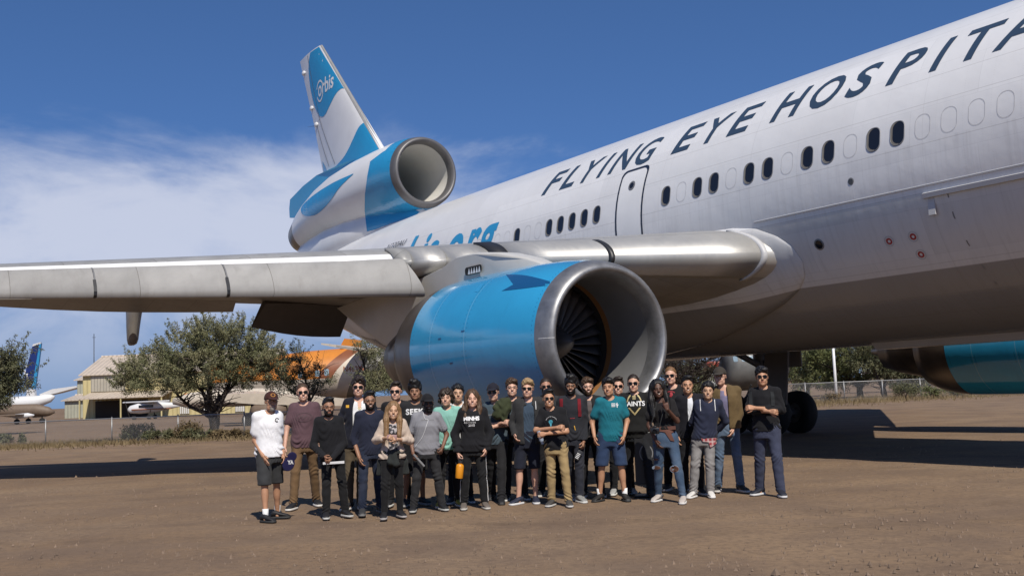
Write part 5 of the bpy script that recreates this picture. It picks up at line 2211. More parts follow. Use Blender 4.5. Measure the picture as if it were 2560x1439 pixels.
slab('rudder', [Vector((3.2, 0, 1.5)), Vector((3.7, 0, 2.7)), Vector((4.3, 0, 2.7)), Vector((4.1, 0, 1.5))], .1, M_ORNG, lp_)
for (xx, yy) in ((-1.9, 0), (.1, -1.0), (.1, 1.0)):
    w_ = MB()
    w_.tube([(xx, yy - .08, .25), (xx, yy + .08, .25)], .25, 14)
    w_.tube([(xx, yy, .25), (xx, yy * .5, 1.0)], .05, 6)
    w_.build('wheel', M_TYRE, lp_)

# orange, brown and cream airliner behind the trees
D4 = 76.0
k4 = CAM_F / D4
Q = Vector((dp(850, 1000, D4).x, dp(850, 1000, D4).y, 0))


def orange_fn(t, b):
    v = t.coord('Object')
    s = t.add('ShaderNodeSeparateXYZ')
    t.l.new(v, s.inputs[0])
    # bands sweep forward with height
    u_ = t.math('SUBTRACT', s.outputs['X'], t.math('MULTIPLY', t.math('POWER', t.math('MAXIMUM', t.math('SUBTRACT', s.outputs['Z'], 3.1), 0.0), 1.3), .85))
    hi_ = t.math('GREATER_THAN', s.outputs['Z'], 2.95)
    c = t.mix(t.math('GREATER_THAN', u_, -1.2), (.55, .20, .03, 1), (.20, .07, .03, 1))
    c = t.mix(t.math('GREATER_THAN', u_, -.15), c, (.50, .44, .36, 1))
    c = t.mix(hi_, (.46, .40, .33, 1), c)
    c = t.mix(t.math('GREATER_THAN', t.math('ADD', u_, t.math('MULTIPLY', t.math('MINIMUM', t.math('SUBTRACT', s.outputs['Z'], 3.1), 0.0), -.5)), 1.3), c, (.11, .105, .095, 1))
    g = t.rng(t.noise(v, 1.2, 5, .6), .3, .7, .85, 1.1)
    t.l.new(t.mix(1.0, c, g, 'MULTIPLY'), b.inputs['Base Color'])


M_OBODY = mat('orange_band_paint', (.5, .2, .05), .4, fn=orange_fn)
oj = tag(empty('orange_airliner', Q), 'orange, brown and cream airliner with registration letters behind the thin mesquite', 'airplane')
rows = [(-9, 2.85, 1.6, 1.6), (-5.0, 3.0, 1.75, 1.75), (-2, 3.2, 1.8, 1.8), (1, 3.35, 1.78, 1.78), (3, 3.5, 1.6, 1.55), (5, 3.7, 1.2, 1.15), (6.5, 3.95, .7, .7), (7.3, 4.15, .2, .25)]
ob = recalc(loft_body(rows, 40).build('fuselage', M_OBODY, oj, True))
BVO = bvh_of(ob)
tv, tf = text_mesh('N462W', 1.0, 0, .02)
tw2 = max(v.x for v in tv)
decal('registration_letters', slice_flat([Vector((v.x / tw2 * 1.55 + .55, v.y / tw2 * 1.75 + 3.38, 0)) for v in tv], tf, .1), lambda a, z: Vector((a, -4, z)), [BVO], (0, 1, 0), M_BRN, oj, .01)
M_LWIN = mat('pale_blue_window', (.22, .30, .36), .3)
for x in (-2.45, -1.25, -.6):
    decal('window', slice_flat(*poly_flat([(x + .32 * q[0], 3.42 + .46 * q[1] + .07 * x) for q in rrect(1, 1, .2, 3)]), .12), lambda a, z: Vector((a, -4, z)), [BVO], (0, 1, 0), M_LWIN, oj, .01)
sp_ = lambda x, y, d: dp(x, y, d) - Q
wb = MB()
wb.add([sp_(803, 857, 70), sp_(840, 862, 70), sp_(950, 880, 76), sp_(945, 872, 78), sp_(803, 861, 70), sp_(840, 868, 70), sp_(950, 886, 76), sp_(945, 878, 78)],
       [(0, 1, 2, 3), (4, 7, 6, 5), (0, 4, 5, 1), (1, 5, 6, 2), (3, 2, 6, 7), (0, 3, 7, 4)])
recalc(wb.build('tailplane', M_CREAM, oj))
slab('fin_base', [sp_(850, 868, 76), sp_(862, 846, 76), sp_(905, 850, 76), sp_(905, 880, 76)], .4, M_ORNG, oj)

# cream aircraft with a thick wing, left of the orange one
D5 = 68.0
Q = Vector((dp(660, 1062, D5).x, dp(660, 1062, D5).y, 0))
cr_ = tag(empty('cream_airplane', Q), 'cream airplane with a broad low wing and a single big wheel, behind the white tee', 'airplane')
cp_ = lambda x, y, d=D5: dp(x, y, d) - Q
wb = MB()
wb.add([cp_(560, 985), cp_(640, 982), cp_(860, 1000), cp_(860, 1014), cp_(640, 1010), cp_(560, 1004), cp_(560, 975, 72), cp_(640, 974, 72), cp_(860, 995, 72)],
       [(0, 5, 4, 1), (1, 4, 3, 2), (0, 1, 7, 6), (1, 2, 8, 7)])
recalc(wb.build('wing', M_CREAM, cr_))
b_ = loft_body([(-4.2, 1.75, .15, .2), (-3.0, 1.8, .45, .5), (0, 1.85, .55, .6), (3, 1.85, .5, .55), (4.6, 1.8, .2, .25)], 24)
o = recalc(MB().add([v + Vector((-2.6, 3.0, 0)) for v in b_.v], b_.f).build('fuselage', M_CREAM, cr_, True))
b_ = loft_body([(-1.1, 1.0, .25, .3), (-.8, 1.0, .5, .55), (.6, 1.0, .5, .55), (1.2, 1.0, .3, .3)], 18)
o = recalc(MB().add([v + cp_(668, 1030) * 1.0 + Vector((0, .3, -.9)) for v in b_.v], b_.f).build('engine_pod', M_OLIVE, cr_, True))
w_ = MB()
wc = cp_(622, 1049)
w_.tube([wc + Vector((0, -.14, 0)), wc + Vector((0, .14, 0))], .42, 20)
w_.tube([wc, wc + Vector((.2, .4, 1.2))], .08, 8)
w_.build('wheel', M_TYRE, cr_, 50)

# grey metal aircraft seen under the belly on the right
D6 = 60.0
M_GMET = mat('dull_metal_skin', (.13, .13, .125), .55, .3, vary=.3, vscale=.9)
Q = Vector((dp(1868, 1005, D6).x, dp(1868, 1005, D6).y, 0))
gm = tag(empty('grey_airplane', Q, Matrix.Rotation(R(6), 3, 'Z')), 'dull grey metal airplane nose seen under the belly beside the gear', 'airplane')
rows = [(-1.32, 2.1, .5, .5), (-1.26, 2.2, .9, .95), (-1.1, 2.35, 1.15, 1.22), (-.7, 2.45, 1.3, 1.38), (0, 2.5, 1.35, 1.42), (1.2, 2.5, 1.35, 1.42), (1.9, 2.5, 1.2, 1.3), (2.3, 2.5, .8, .9), (2.45, 2.5, .2, .2)]
go = recalc(loft_body(rows, 36).build('fuselage', M_GMET, gm, True))
BVG = bvh_of(go)
for k in range(5):
    decal('window', slice_flat(*poly_flat([(-.9 + k * .42 + .22 * q[0], 2.85 + .3 * q[1]) for q in rrect(1, 1, .2, 3)]), .1), lambda a, z: Vector((a, -5, z)), [BVG], (0, 1, 0), M_LWIN, gm, .01)
for x, z, r, y in ((-.4, .35, .35, -.6), (1.4, .35, .35, -.6)):
    w_ = MB()
    w_.tube([(x, y - .14, z), (x, y + .14, z)], r, 20)
    w_.tube([(x, y, z), (x + .3, -1.2, 1.4)], .06, 6)
    w_.build('wheel', M_TYRE, gm, 50)
# red and white truck cab behind the bare tree
Q = Vector((dp(1793, 1000, 82).x, dp(1793, 1000, 82).y, 0))
tk = tag(empty('fire_truck', Q), 'red and white vehicle roof behind the bare branches under the belly', 'truck')
M_REDP = mat('vehicle_red_paint', (.42, .06, .03), .4)
m = MB()
m.box((0, 0, 2.85), (1.7, 2.2, .75), bev=.18)
m.build('cab_roof', M_REDP, tk, 40)
m = MB()
m.box((0, 0, 1.6), (1.8, 2.3, 1.7), bev=.1)
m.build('cab', M_WHT, tk, 40)
for x in (-.6, .6):
    m = MB()
    m.tube([(x, -1.1, .42), (x, -.85, .42)], .42, 18)
    m.build('wheel', M_TYRE, tk)
# small white jet and plank fence far right
Q = Vector((dp(2212, 985, 150).x, dp(2212, 985, 150).y, 0))
sj = tag(empty('small_white_jet', Q), 'white jet nose glimpsed between the trunks beyond the right fence', 'airplane')
b_ = MB()
b_.loft([[Vector((r * math.cos(6.2832 * k / 16), y, 2.4 + r * math.sin(6.2832 * k / 16))) for k in range(16)] for y, r in ((-3, .1), (-2.7, .5), (-2, .85), (0, 1.1), (6, 1.1))], cap0=True, cap1=True)
recalc(b_.build('fuselage', M_WHT, sj, True))
m = MB()
m.box((-2.2, 1.5, 2.0), (5.5, 2.0, .18), bev=.05)
m.build('wing', M_WHT, sj)
for x in (-.4, .4):
    m = MB()
    m.tube([(x - .1, -1.4, .3), (x + .1, -1.4, .3)], .3, 12)
    m.tube([(x, -1.4, .3), (x, -1.4, 1.6)], .06, 6)
    m.build('wheel', M_TYRE, sj)
M_PLANK = mat('weathered_plank', (.26, .20, .14), .8, vary=.2)
Q = Vector((dp(2335, 970, 150).x, dp(2335, 970, 150).y, 0))
pf = tag(empty('plank_fence', Q), 'weathered plank fence far beyond the right trees', 'fence')
pm0 = None
for k in range(15):
    if pm0 is None:
        m = MB()
        m.box((0, 0, 1.2), (.19, .05, 1.5))
        pm0 = o = m.build('plank', M_PLANK, pf)
    else:
        o = pm0.copy()
        COL.objects.link(o)
    o.location = (k * .24, 0, random.uniform(-.04, .04))
m = MB()
m.box((1.7, .06, .9), (3.6, .05, .12))
m.build('rail', M_PLANK, pf)
# ------------------------------------------------------------ person builder
def cloth_fn_factory(col, kind='plain', col2=None):
    def fn(t, b):
        v = t.coord('Object')
        f = t.rng(t.noise(v, 9.0, 5, .6), .3, .7, .86, 1.12)
        c = t.mix(1.0, (*col, 1), f, 'MULTIPLY')
        if kind == 'denim':
            n2 = t.rng(t.noise(v, 5.0, 4, .6), .45, .72, 0, .5)
            c = t.mix(n2, c, (min(1, col[0] * 2.3 + .02), min(1, col[1] * 1.9 + .02), min(1, col[2] * 1.6 + .02), 1))
        if kind == 'plaid':
            s = t.add('ShaderNodeSeparateXYZ')
            t.l.new(v, s.inputs[0])
            for ax in ('X', 'Z'):
                w = t.math('FRACT', t.math('MULTIPLY', s.outputs[ax], 17.0))
                c = t.mix(t.math('MULTIPLY', t.math('LESS_THAN', w, .42), .55), c, (*col2, 1))
        if kind == 'floral':
            k = t.rng(t.noise(v, 26.0, 3, .5), .42, .5)
            c = t.mix(k, c, (*col2, 1))
        t.l.new(c, b.inputs['Base Color'])
        wv = t.noise(v, 240.0, 2, .5)
        fo = t.noise(t.coord('Object', (1.0, 1.0, .55)), 14.0, 3, .5, .6)
        t.l.new(t.bump(t.math('ADD', t.math('MULTIPLY', wv, .08), fo), .22, .014), b.inputs['Normal'])
    return fn


def cloth(col, kind='plain', col2=None):
    return mat('cloth_%s_%d_%d_%d' % (kind, col[0] * 999, col[1] * 999, col[2] * 999), col, .88, spec=.2, sheen=.05,
               fn=cloth_fn_factory(col, kind, col2))


def skin_fn_factory(col):
    def fn(t, b):
        v = t.coord('Object')
        f = t.rng(t.noise(v, 12.0, 4, .6), .3, .7, .90, 1.08)
        t.l.new(t.mix(1.0, (*col, 1), f, 'MULTIPLY'), b.inputs['Base Color'])
        b.inputs['Subsurface Weight'].default_value = 0.0
    return fn


def skin(col):
    return mat('skin_%d_%d_%d' % (col[0] * 999, col[1] * 999, col[2] * 999), col, .5, spec=.35, fn=skin_fn_factory(col))


def hairm(col):
    return mat('hair_%d_%d_%d' % (col[0] * 999, col[1] * 999, col[2] * 999), col, .48, spec=.4, vary=.35, vscale=45, bump=.5, bscale=110)


M_EYE = mat('eye', (.03, .02, .015), .15)
M_TEETH = mat('teeth', (.42, .38, .33), .3)
M_LENS = mat('sunglass_lens', (.006, .006, .007), .22, spec=.25)
M_FRAMEB = mat('spectacle_frame', (.01, .01, .011), .3)
M_SOCK = cloth((.70, .70, .70))
PALE, FAIR, TANS, BROWN, DARKS = (.55, .32, .23), (.53, .31, .215), (.42, .225, .135), (.27, .14, .085), (.10, .048, .032)
ASIAN = (.46, .275, .175)
BLACKH, DBROWN, BROWNH, BLONDH, LBROWN, GREYH = (.008, .007, .007), (.022, .014, .010), (.06, .034, .018), (.30, .20, .10), (.16, .085, .038), (.22, .20, .18)
INK, CHAR, NAVY = (.010, .010, .012), (.028, .028, .030), (.012, .016, .034)
PEOPLE = []


def tort(V, F, parts):
    """append (V, F) lists into one"""
    VV, FF, MM = [], [], []
    k = 0
    for v, f, m in parts:
        v = np.asarray(v)
        VV.append(v)
        for q in f:
            FF.append([int(i) + k for i in q])
        MM.append(np.full(len(f), m) if np.isscalar(m) else np.asarray(m))
        k += len(v)
    return np.concatenate(VV), FF, np.concatenate(MM)


def rotz(a):
    c, s = math.cos(a), math.sin(a)
    return np.array([[c, -s, 0], [s, c, 0], [0, 0, 1]])


def person(label, top, feet, D=None, hx=None, sx=None, yaw=0, hyaw=0, htilt=0, b=1.0, fem=False, skin_c=FAIR,
           hair='short', hair_c=DBROWN, beard=0, smile=1, eyes=None, cap=None, arms=None,
           shirt=None, jacket=None, pants=None, shoe=INK, sole=(.5, .5, .48), socks=0, hands=('relaxed', 'relaxed'), toes=(-14, 14), build_feet=True,
           hair_s=1.0, head_s=1.0):
    i_ = len(PEOPLE)
    if hyaw == 0:
        hyaw = (-6, 5, 9, -4, 7, -9, 3, -3, 8, -7, 6, 2, -8, 4)[i_ % 14]
    if htilt == 0:
        htilt = (2, -3, 1, 3, -2, 0, 4, -1, -4, 2, 0)[i_ % 11]
    if yaw == 0:
        yaw = (4, -7, 6, -5, 9, -4, 3, 8, -8, 5, -3, 7, -6)[i_ % 13]
    # ground place
    if D is None:
        G = (gp(*feet[0]) + gp(*feet[1])) / 2
    else:
        q = dp(hx, top, D)
        G = Vector((q.x, q.y, 0))
    ey = Vector((G.x, G.y, 0)).normalized()
    ex = Vector((ey.y, -ey.x, 0))

    def loc(px, py, dy=0.0):
        d = ray(px, py)
        p0 = G + ey * dy - CAMP
        t = p0.dot(ey) / d.dot(ey)
        P = CAMP + d * t - G
        return np.array([P.dot(ex), P.dot(ey), P.z])

    rot = Matrix((ex, ey, Vector((0, 0, 1)))).transposed()
    root = empty('person', G, rot)
    tag(root, label, 'person', 'people posing in front of the airliner')
    tp = loc(hx, top, 0)
    H = tp[2]
    u = H / 1.77
    # feet in local space
    if D is None:
        fl = [np.array([(gp(*f) - G).dot(ex), (gp(*f) - G).dot(ey), 0.0]) for f in feet]
        fl = [f + np.array([0, .10, 0]) for f in fl]       # given pixels mark the toes
    else:
        fl = [np.array([tp[0] - .13, 0, 0]), np.array([tp[0] + .13, .04, 0])]
    midx = (fl[0][0] + fl[1][0]) / 2
    midy = (fl[0][1] + fl[1][1]) / 2
    hxl = tp[0]
    sxl = hxl if sx is None else loc(sx, top, 0)[0]
    pxl = sxl * .45 + midx * .55
    cy = midy - .02
    Rz = rotz(R(yaw))
    hb = b ** .5
    zs, zh = .800 * H, .515 * H
    shw, hpw = .152 * u * hb * (.90 if fem else 1), .086 * u * hb
    sh = [np.array([sxl, cy, zs]) + Rz @ np.array([s * shw, 0, 0]) for s in (-1, 1)]
    hp = [np.array([pxl, cy, zh]) + Rz @ np.array([s * hpw, 0, 0]) for s in (-1, 1)]
    knee, ank = [], []
    for i in (0, 1):
        a = fl[i] + np.array([0, 0, .075 * u])
        k = (hp[i] * .47 + a * .53)
        k[2] = .285 * H
        k[1] -= .035
        knee.append(k)
        ank.append(a)
    # arms
    arms = arms or {}
    el, wr = [None, None], [None, None]
    for i, key in ((0, 'l'), (1, 'r')):
        s = -1 if i == 0 else 1
        spec = arms.get(key, 'down')
        if isinstance(spec, (list, tuple)):
            e, w = spec
            el[i], wr[i] = loc(e[0], e[1], cy + e[2]), loc(w[0], w[1], cy + w[2])
        elif spec == 'down':
            el[i] = sh[i] + np.array([s * .06, .02, -.29 * u])
            wr[i] = el[i] + np.array([s * .0, -.06, -.25 * u])
        elif spec == 'back':
            el[i] = sh[i] + np.array([s * .09, .10, -.27 * u])
            wr[i] = np.array([sxl + s * .07, cy + .20, zs - .46 * u])
        elif spec == 'pocket':
            el[i] = sh[i] + np.array([s * .10, .05, -.28 * u])
            wr[i] = hp[i] + np.array([s * .09, -.08, .07])
        elif spec == 'cross':
            el[i] = sh[i] + np.array([s * .07, -.08, -.27 * u])
            wr[i] = np.array([sxl - s * .10, cy - .23 + (.04 if i else 0), zs - .235 * u + (.03 if i else -.015)])
        # keep the bones at about their real length
        v = el[i] - sh[i]
        ln = np.linalg.norm(v)
        if ln > .36 * u:
            el[i] = sh[i] + v / ln * .36 * u
    # head
    hs = 1.075 * u ** .7 * head_s
    hz = H - .240 * hs - (.012 if cap else .008)
    ho = np.array([hxl, cy - .035, hz])
    A = rotz(R(hyaw)) @ np.array([[math.cos(R(htilt)), 0, math.sin(R(htilt))], [0, 1, 0], [-math.sin(R(htilt)), 0, math.cos(R(htilt))]])

    def hd(V):
        return (np.asarray(V) * hs) @ A.T + ho
    xs = [q[0] for q in el + wr + sh + fl]
    ys = [q[1] for q in el + wr + sh + fl]
    lo = (min(xs) - .16, min(ys) - .16, 0)
    hi = (max(xs) + .16, max(ys) + .16, H)

    def torso(k, add=0.0, z0=.49, z1=.86, fill=1.0):
        tab = [(.44, .150, .108), (.50, .166, .118), (.53, .170, .120), (.58, .156, .112), (.64, .150, .108), (.72, .162, .116), (.765, .158, .108), (.795, .135, .090),
               (.820, .098, .074), (.845, .064, .062), (.88, .054, .058)]
        if fem:
            tab = [(.44, .155, .11), (.50, .170, .118), (.53, .170, .118), (.58, .140, .102), (.64, .122, .095), (.70, .138, .115), (.735, .145, .125), (.770, .135, .10),
                   (.795, .112, .080), (.820, .08, .062), (.85, .05, .052), (.88, .046, .05)]
        rows = []
        for z, wx, wy in tab:
            if z < z0 - 1e-6 or z > z1 + 1e-6:
                continue
            t = min(1, max(0, (z - .5) / .3))
            cx_ = pxl + (sxl - pxl) * t
            if z > .82:
                cx_ = sxl + (hxl - sxl) * (z - .82) / .06 * .6
            bel = (b - 1) * .9 if .5 < z < .76 else (b - 1) * .35
            rows.append((z * H, cx_, cy - (bel * .05), wx * u * (1 + bel) * k + add, wy * u * (1 + bel * 1.2) * k + add))
        return rows
    # ---- skin
    long_sleeve = (shirt and shirt.get('sleeve') == 'long') or (jacket is not None and jacket.get('sleeve', 'long') == 'long')
    shorts = pants and pants.get('cut') == 'shorts'
    F = Field(lo, hi, .0155)
    F.stack(torso(.90), 0)
    F.cone((sxl * .4 + hxl * .6, cy + .0, zs + .02), (hxl, ho[1] + .02, hz + .03), .052 * u, .044 * u, .03)
    for i in (0, 1):
        F.cone((sxl, cy, zs + .02), sh[i], .042 * u, .044 * u, .03)
        F.cone(sh[i], el[i], .047 * u * hb, .037 * u, .02)
        F.cone(el[i], wr[i], .037 * u, .026 * u, .02)
        F.cone(hp[i], knee[i], .078 * u * hb, .050 * u, .03)
        F.cone(knee[i], ank[i], .047 * u, .033 * u, .02)
        m_ = knee[i] * .68 + ank[i] * .32 + np.array([0, .018, 0])
        F.ell(m_, (.047 * u, .052 * u, .11 * u), .03)
        F.cone(ank[i], fl[i] + np.array([0, -.05, .04]), .033 * u, .03 * u, .02)
    Vb, Fb = F.mesh()
    Vh, Fh = HEADS[fem]
    parts = [(Vb, Fb, 0), (hd(Vh), Fh, head_zones(Vh, Fh, beard, smile))]
    for i in (0, 1):
        s = -1 if i == 0 else 1
        fd = wr[i] - el[i]
        fd /= np.linalg.norm(fd)
        Z = -fd
        pal = np.array([sxl, cy - .02, zs - .3]) - wr[i]
        if abs(fd[2]) > .75:
            pal = np.array([-s, .25, 0.0])
        if hands[i] == 'peace':
            pal = np.array([0, 1.0, 0.0])
            Z = np.array([.25, .0, -1.0])
            Z /= np.linalg.norm(Z)
        X = pal - Z * (pal @ Z)
        X /= np.linalg.norm(X)
        Y = np.cross(Z, X)
        if Y[1] > 0 and i == 1 or Y[1] < 0 and i == 0:
            pass
        if Y[1] < 0:
            Y = -Y
        Vn, Fn = HANDS[hands[i]]
        parts.append((basis_mesh(Vn, wr[i], X, Y, Z, u * .98), Fn, 0))
    V, FF, MI = tort(None, None, parts)
    sk = skin(skin_c)
    lips = skin(tuple(np.array(skin_c) * np.array((.72, .48, .50))))
    body = np_mesh('body', V, FF, [sk, hairm(GREYH if beard == 3 else hair_c), M_EYE, lips, M_TEETH], root, MI)
    # ---- hair, glasses, cap
    if hair:
        Vx, Fx = hair_mesh(hair)
        Vx = Vx * hair_s
        np_mesh('hair', hd(Vx), Fx, hairm(hair_c), root)
    if eyes:
        g = MB()
        for s in (-1, 1):
            n = 12
            sq = rrect(.057 if eyes == 'sun' else .052, .036 if eyes == 'sun' else .031, .011, 3)
            base = [Vector((s * (.031 + q[0] * .98), -.1015 + .10 * (abs(q[0] + s * 0) ** 2) * 6 + (.012 if s * q[0] > .015 else 0), .113 + q[1] - .002)) for q in sq]
            if eyes == 'sun':
                g.add(base, [tuple(range(len(base)))], 0)
                g.loft([base, [v + Vector((0, .006, 0)) for v in base]], mi=1)
            else:
                inn = [Vector((s * (.031 + q[0] * .93), v.y - .001, .113 + q[1] * .88 - .002)) for q, v in zip(sq, base)]
                g.loft([base, inn], mi=1)
                g.loft([base, [v + Vector((0, .004, 0)) for v in base]], mi=1)
            g.tube([Vector((s * .056, -.094, .117)), Vector((s * .080, -.05, .118)), Vector((s * .083, .01, .114))], .003, 5, mi=1)
        g.tube([Vector((-.008, -.103, .118)), Vector((.008, -.103, .118))], .003, 5, mi=1)
        o = np_mesh('sunglasses' if eyes == 'sun' else 'glasses', hd(np.array([list(v) for v in g.v])), g.f, [M_LENS, M_FRAMEB], root, g.mi, False)
    if cap:
        cf = Field((-.12, -.22, .10), (.12, .14, .27), .0075)
        cf.ell((0, .012, .150), (.090, .110, .098), 0)
        cf.clip_plane((0, -.02, .142), (0, .10, 1))
        cf.ell((0, -.118, .150), (.072, .075, .0075), .006, rot=[[1, 0, 0], [0, .985, .17], [0, -.17, .985]])
        cf.ell((0, .012, .249), (.008, .008, .005), .004)
        Vc, Fc = cf.mesh()
        co = np_mesh('cap', hd(Vc), Fc, cloth(cap['col']), root)
        if cap.get('patch'):
            pm = MB()
            pts = [(.030 * math.cos(6.2832 * k / 14), .165 + .022 * math.sin(6.2832 * k / 14)) for k in range(14)]
            decal('cap_patch', (*[poly_flat([(x, z) for x, z in pts])][0:1][0],), lambda a, z: Vector(tuple(hd(np.array([[a, -.3, z + .03]]))[0])), [bvh_of(co)], Vector(tuple(A @ np.array([0, 1, 0]))), cloth(cap['patch']), co, .003)
    # ---- trousers
    pc = pants or {'col': INK}
    h = .0125
    F = Field((lo[0], lo[1], 0), (hi[0], hi[1], .62 * H), h)
    loose = pc.get('loose', 1.0)
    F.stack(torso(1.04, .006, .44, .60), 0)
    for i in (0, 1):
        if shorts:
            ed = knee[i] + (hp[i] - knee[i]) * .02 + np.array([0, 0, pc.get('up', 0)])
            F.cone(hp[i], ed, .094 * u * hb * loose, .086 * u * loose, .03)
        else:
            F.cone(hp[i], knee[i], .090 * u * hb * loose, .066 * u * loose, .03)
            end = ank[i] + np.array([0, .005, -.010])
            F.cone(knee[i], end, .066 * u * loose, (.058 if not pc.get('slim') else .046) * u * loose, .02)
            m_ = knee[i] * .68 + ank[i] * .32 + np.array([0, .016, 0])
            F.ell(m_, (.056 * u * loose, .062 * u * loose, .12 * u), .03)
    F.wrinkle(.0030 if not pc.get('slim') else .002, len(PEOPLE), 42, 15)
    sd_ = len(PEOPLE) * 1.9
    if not shorts:
        F.crease(.09, .10, 0.012 if not pc.get('slim') else .006, .045, sd_)
        F.crease(.285 * H, .09, .008, .06, sd_ + 1)
    F.crease(.47 * H, .07, .006, .06, sd_ + 2, 1.2)
    if shorts:
        F.clip_z(min(knee[0][2], knee[1][2]) - .015 + pc.get('up', 0))
    else:
        F.clip_z(.055)
    F.clip_z(.60 * H, False)
    Vp, Fp = F.mesh()
    tro = np_mesh('shorts' if shorts else 'trousers', Vp, Fp, cloth(pc['col'], pc.get('kind', 'plain')), root)
    # ---- shirt
    def top_garment(name, g, k, add, hem, sleeve, wr_add, front=None, m=None, seed=0, collar=True):
        F = Field((lo[0], lo[1], hem - .02), (hi[0], hi[1], .90 * H), .0125)
        F.stack(torso(k, add, .44, .86), 0)
        for i in (0, 1):
            F.cone((sxl, cy, zs + .030), sh[i], .045 * u + add, .050 * u + add, .03)
            if sleeve == 'short':
                e = sh[i] + (el[i] - sh[i]) * .66
                F.cone(sh[i], e, .056 * u * hb + add * .5, .058 * u + add * .6, .03)
            elif sleeve == 'long':
                w = el[i] + (wr[i] - el[i]) * g.get('cuff', .96)
                F.cone(sh[i], el[i], .055 * u * hb + add * .6, .048 * u + add * .6, .03)
                F.cone(el[i], w, .048 * u + add * .6, .037 * u + add * .6, .02)
        F.wrinkle(g.get('wr', .0032), seed + len(PEOPLE) * 3, 24, 13)
        F.crease(hem + .06, .10, 0.010 * g.get('cr', 1), .075, seed + len(PEOPLE) * 2.3, 1.0)
        F.crease(.68 * H, .12, 0.0065 * g.get('cr', 1), .11, seed + len(PEOPLE) * 1.3, 1.6)
        F.clip_z(hem)
        # neck opening
        nk = (.062 if not fem else .066) * u
        F.ell((sxl * .4 + hxl * .6, cy - .035, zs + .062 * u), (nk * 1.12, nk * 1.15, .068 * u * g.get('neck', 1.0)), .006, sub=True)
        if g.get('vneck'):
            F.ell((sxl, cy - .13, zs - .0), (.036, .06, .085), .006, sub=True)
        if front:
            F.ell((sxl + front[1], cy - .17, .64 * H), (front[0], .15, .40 * H), .004, sub=True)
        if g.get('hood'):
            F.cone((sxl - .09, cy + .06, zs + .025), (sxl + .09, cy + .06, zs + .025), .050, .050, .03)
            F.cone((sxl - .095, cy + .03, zs + .035), (sxl - .05, cy - .085, zs - .02), .030, .022, .02)
            F.cone((sxl + .095, cy + .03, zs + .035), (sxl + .05, cy - .085, zs - .02), .030, .022, .02)
        Vs, Fs = F.mesh()
        return np_mesh(name, Vs, Fs, m, root)
    shirt_o = jacket_o = None
    if shirt:
        hem = shirt.get('hem', .47) * H
        inner = jacket is not None
        shirt_o = top_garment(shirt.get('name', 'shirt'), shirt, 1.0 if inner else 1.05, .006 if inner else .012 * shirt.get('loose', 1), hem,
                              'none' if inner else shirt.get('sleeve', 'short'), 0, m=cloth(shirt['col'], shirt.get('kind', 'plain'), shirt.get('col2')))
    if jacket:
        jacket_o = top_garment(jacket.get('name', 'jacket'), jacket, 1.10, .020, jacket.get('hem', .46) * H, jacket.get('sleeve', 'long'), .01,
                               front=(jacket.get('gap', .07), jacket.get('gx', 0)), m=cloth(jacket['col']), seed=5)
    # ---- socks and shoes
    for i in (0, 1):
        if socks:
            sb = MB()
            sb.tube([tuple(ank[i] + np.array([0, .0, .10])), tuple(ank[i] + np.array([0, 0, .02])), tuple(ank[i] + np.array([0, -.01, -.04]))], [.042 * u, .039 * u, .036 * u], 12)
            sb.build('sock', M_SOCK, root, True)
        an = R(toes[i]) + R(yaw) * .6
        Rm = np.array(rotz(an))
        for src, nm, col, rough in ((SHOE_UP, 'shoe', shoe, 0), (SHOE_SO, 'shoe_sole', sole, 0)):
            vv = np.array([list(v) for v in src.v]) * u * 1.02
            vv = vv @ Rm.T + np.array([fl[i][0], fl[i][1] - .035, 0.0])
            if nm == 'shoe':
                sho = np_mesh(nm, vv, src.f, mat('shoe_%d_%d_%d' % tuple(c * 999 for c in col), col, .6, bump=.2, bscale=60), root)
            else:
                np_mesh(nm, vv, src.f, mat('sole_%d_%d_%d' % tuple(c * 999 for c in col), col, .7), sho, None, False)
    info = dict(root=root, G=G, ex=ex, ey=ey, loc=loc, H=H, u=u, cy=cy, sx=sxl, px=pxl, hx=hxl, zs=zs, zh=zh, sh=sh, el=el, wr=wr, hp=hp, knee=knee, ank=ank, fl=fl,
                shirt=jacket_o if (jacket and not shirt) else shirt_o, jacket=jacket_o, trousers=tro, body=body, rot=rot)
    PEOPLE.append(info)
    return info


def print_on(info, name, flat, px, py, scale, m, which='shirt', lift=.004, mirror=False, tilt=0.0, fill=True):
    """lay a flat print on the chest; px, py give the middle of the print in the photo"""
    o = info[which]
    c = info['loc'](px, py, info['cy'])
    vs, fs = flat
    lo = [min(v[i] for v in vs) for i in (0, 1)]
    hi = [max(v[i] for v in vs) for i in (0, 1)]
    mx, my = (lo[0] + hi[0]) / 2, (lo[1] + hi[1]) / 2
    k = scale / (hi[0] - lo[0])
    vv = [Vector(((v[0] - mx) * k, (v[1] - my) * k + (v[0] - mx) * k * tilt, 0)) for v in vs]
    vv, ff = slice_flat(vv, fs, .02, 1, .02)
    return decal(name, (vv, ff), lambda a, z: Vector((c[0] + a, c[1] - .8, c[2] + z)), [bvh_of(o)], (0, 1, 0), m, o, lift, fill)


def txt(s, **k):
    return text_mesh(s, 1.0, k.get('shear', 0), k.get('bold', .02), spacing=k.get('sp', 1.0))


def join_flat(*parts):
    V, F = [], []
    for (vs, fs), dx, dy, k in parts:
        n = len(V)
        V += [Vector((v[0] * k + dx, v[1] * k + dy, 0)) for v in vs]
        F += [tuple(i + n for i in f) for f in fs]
    return V, F


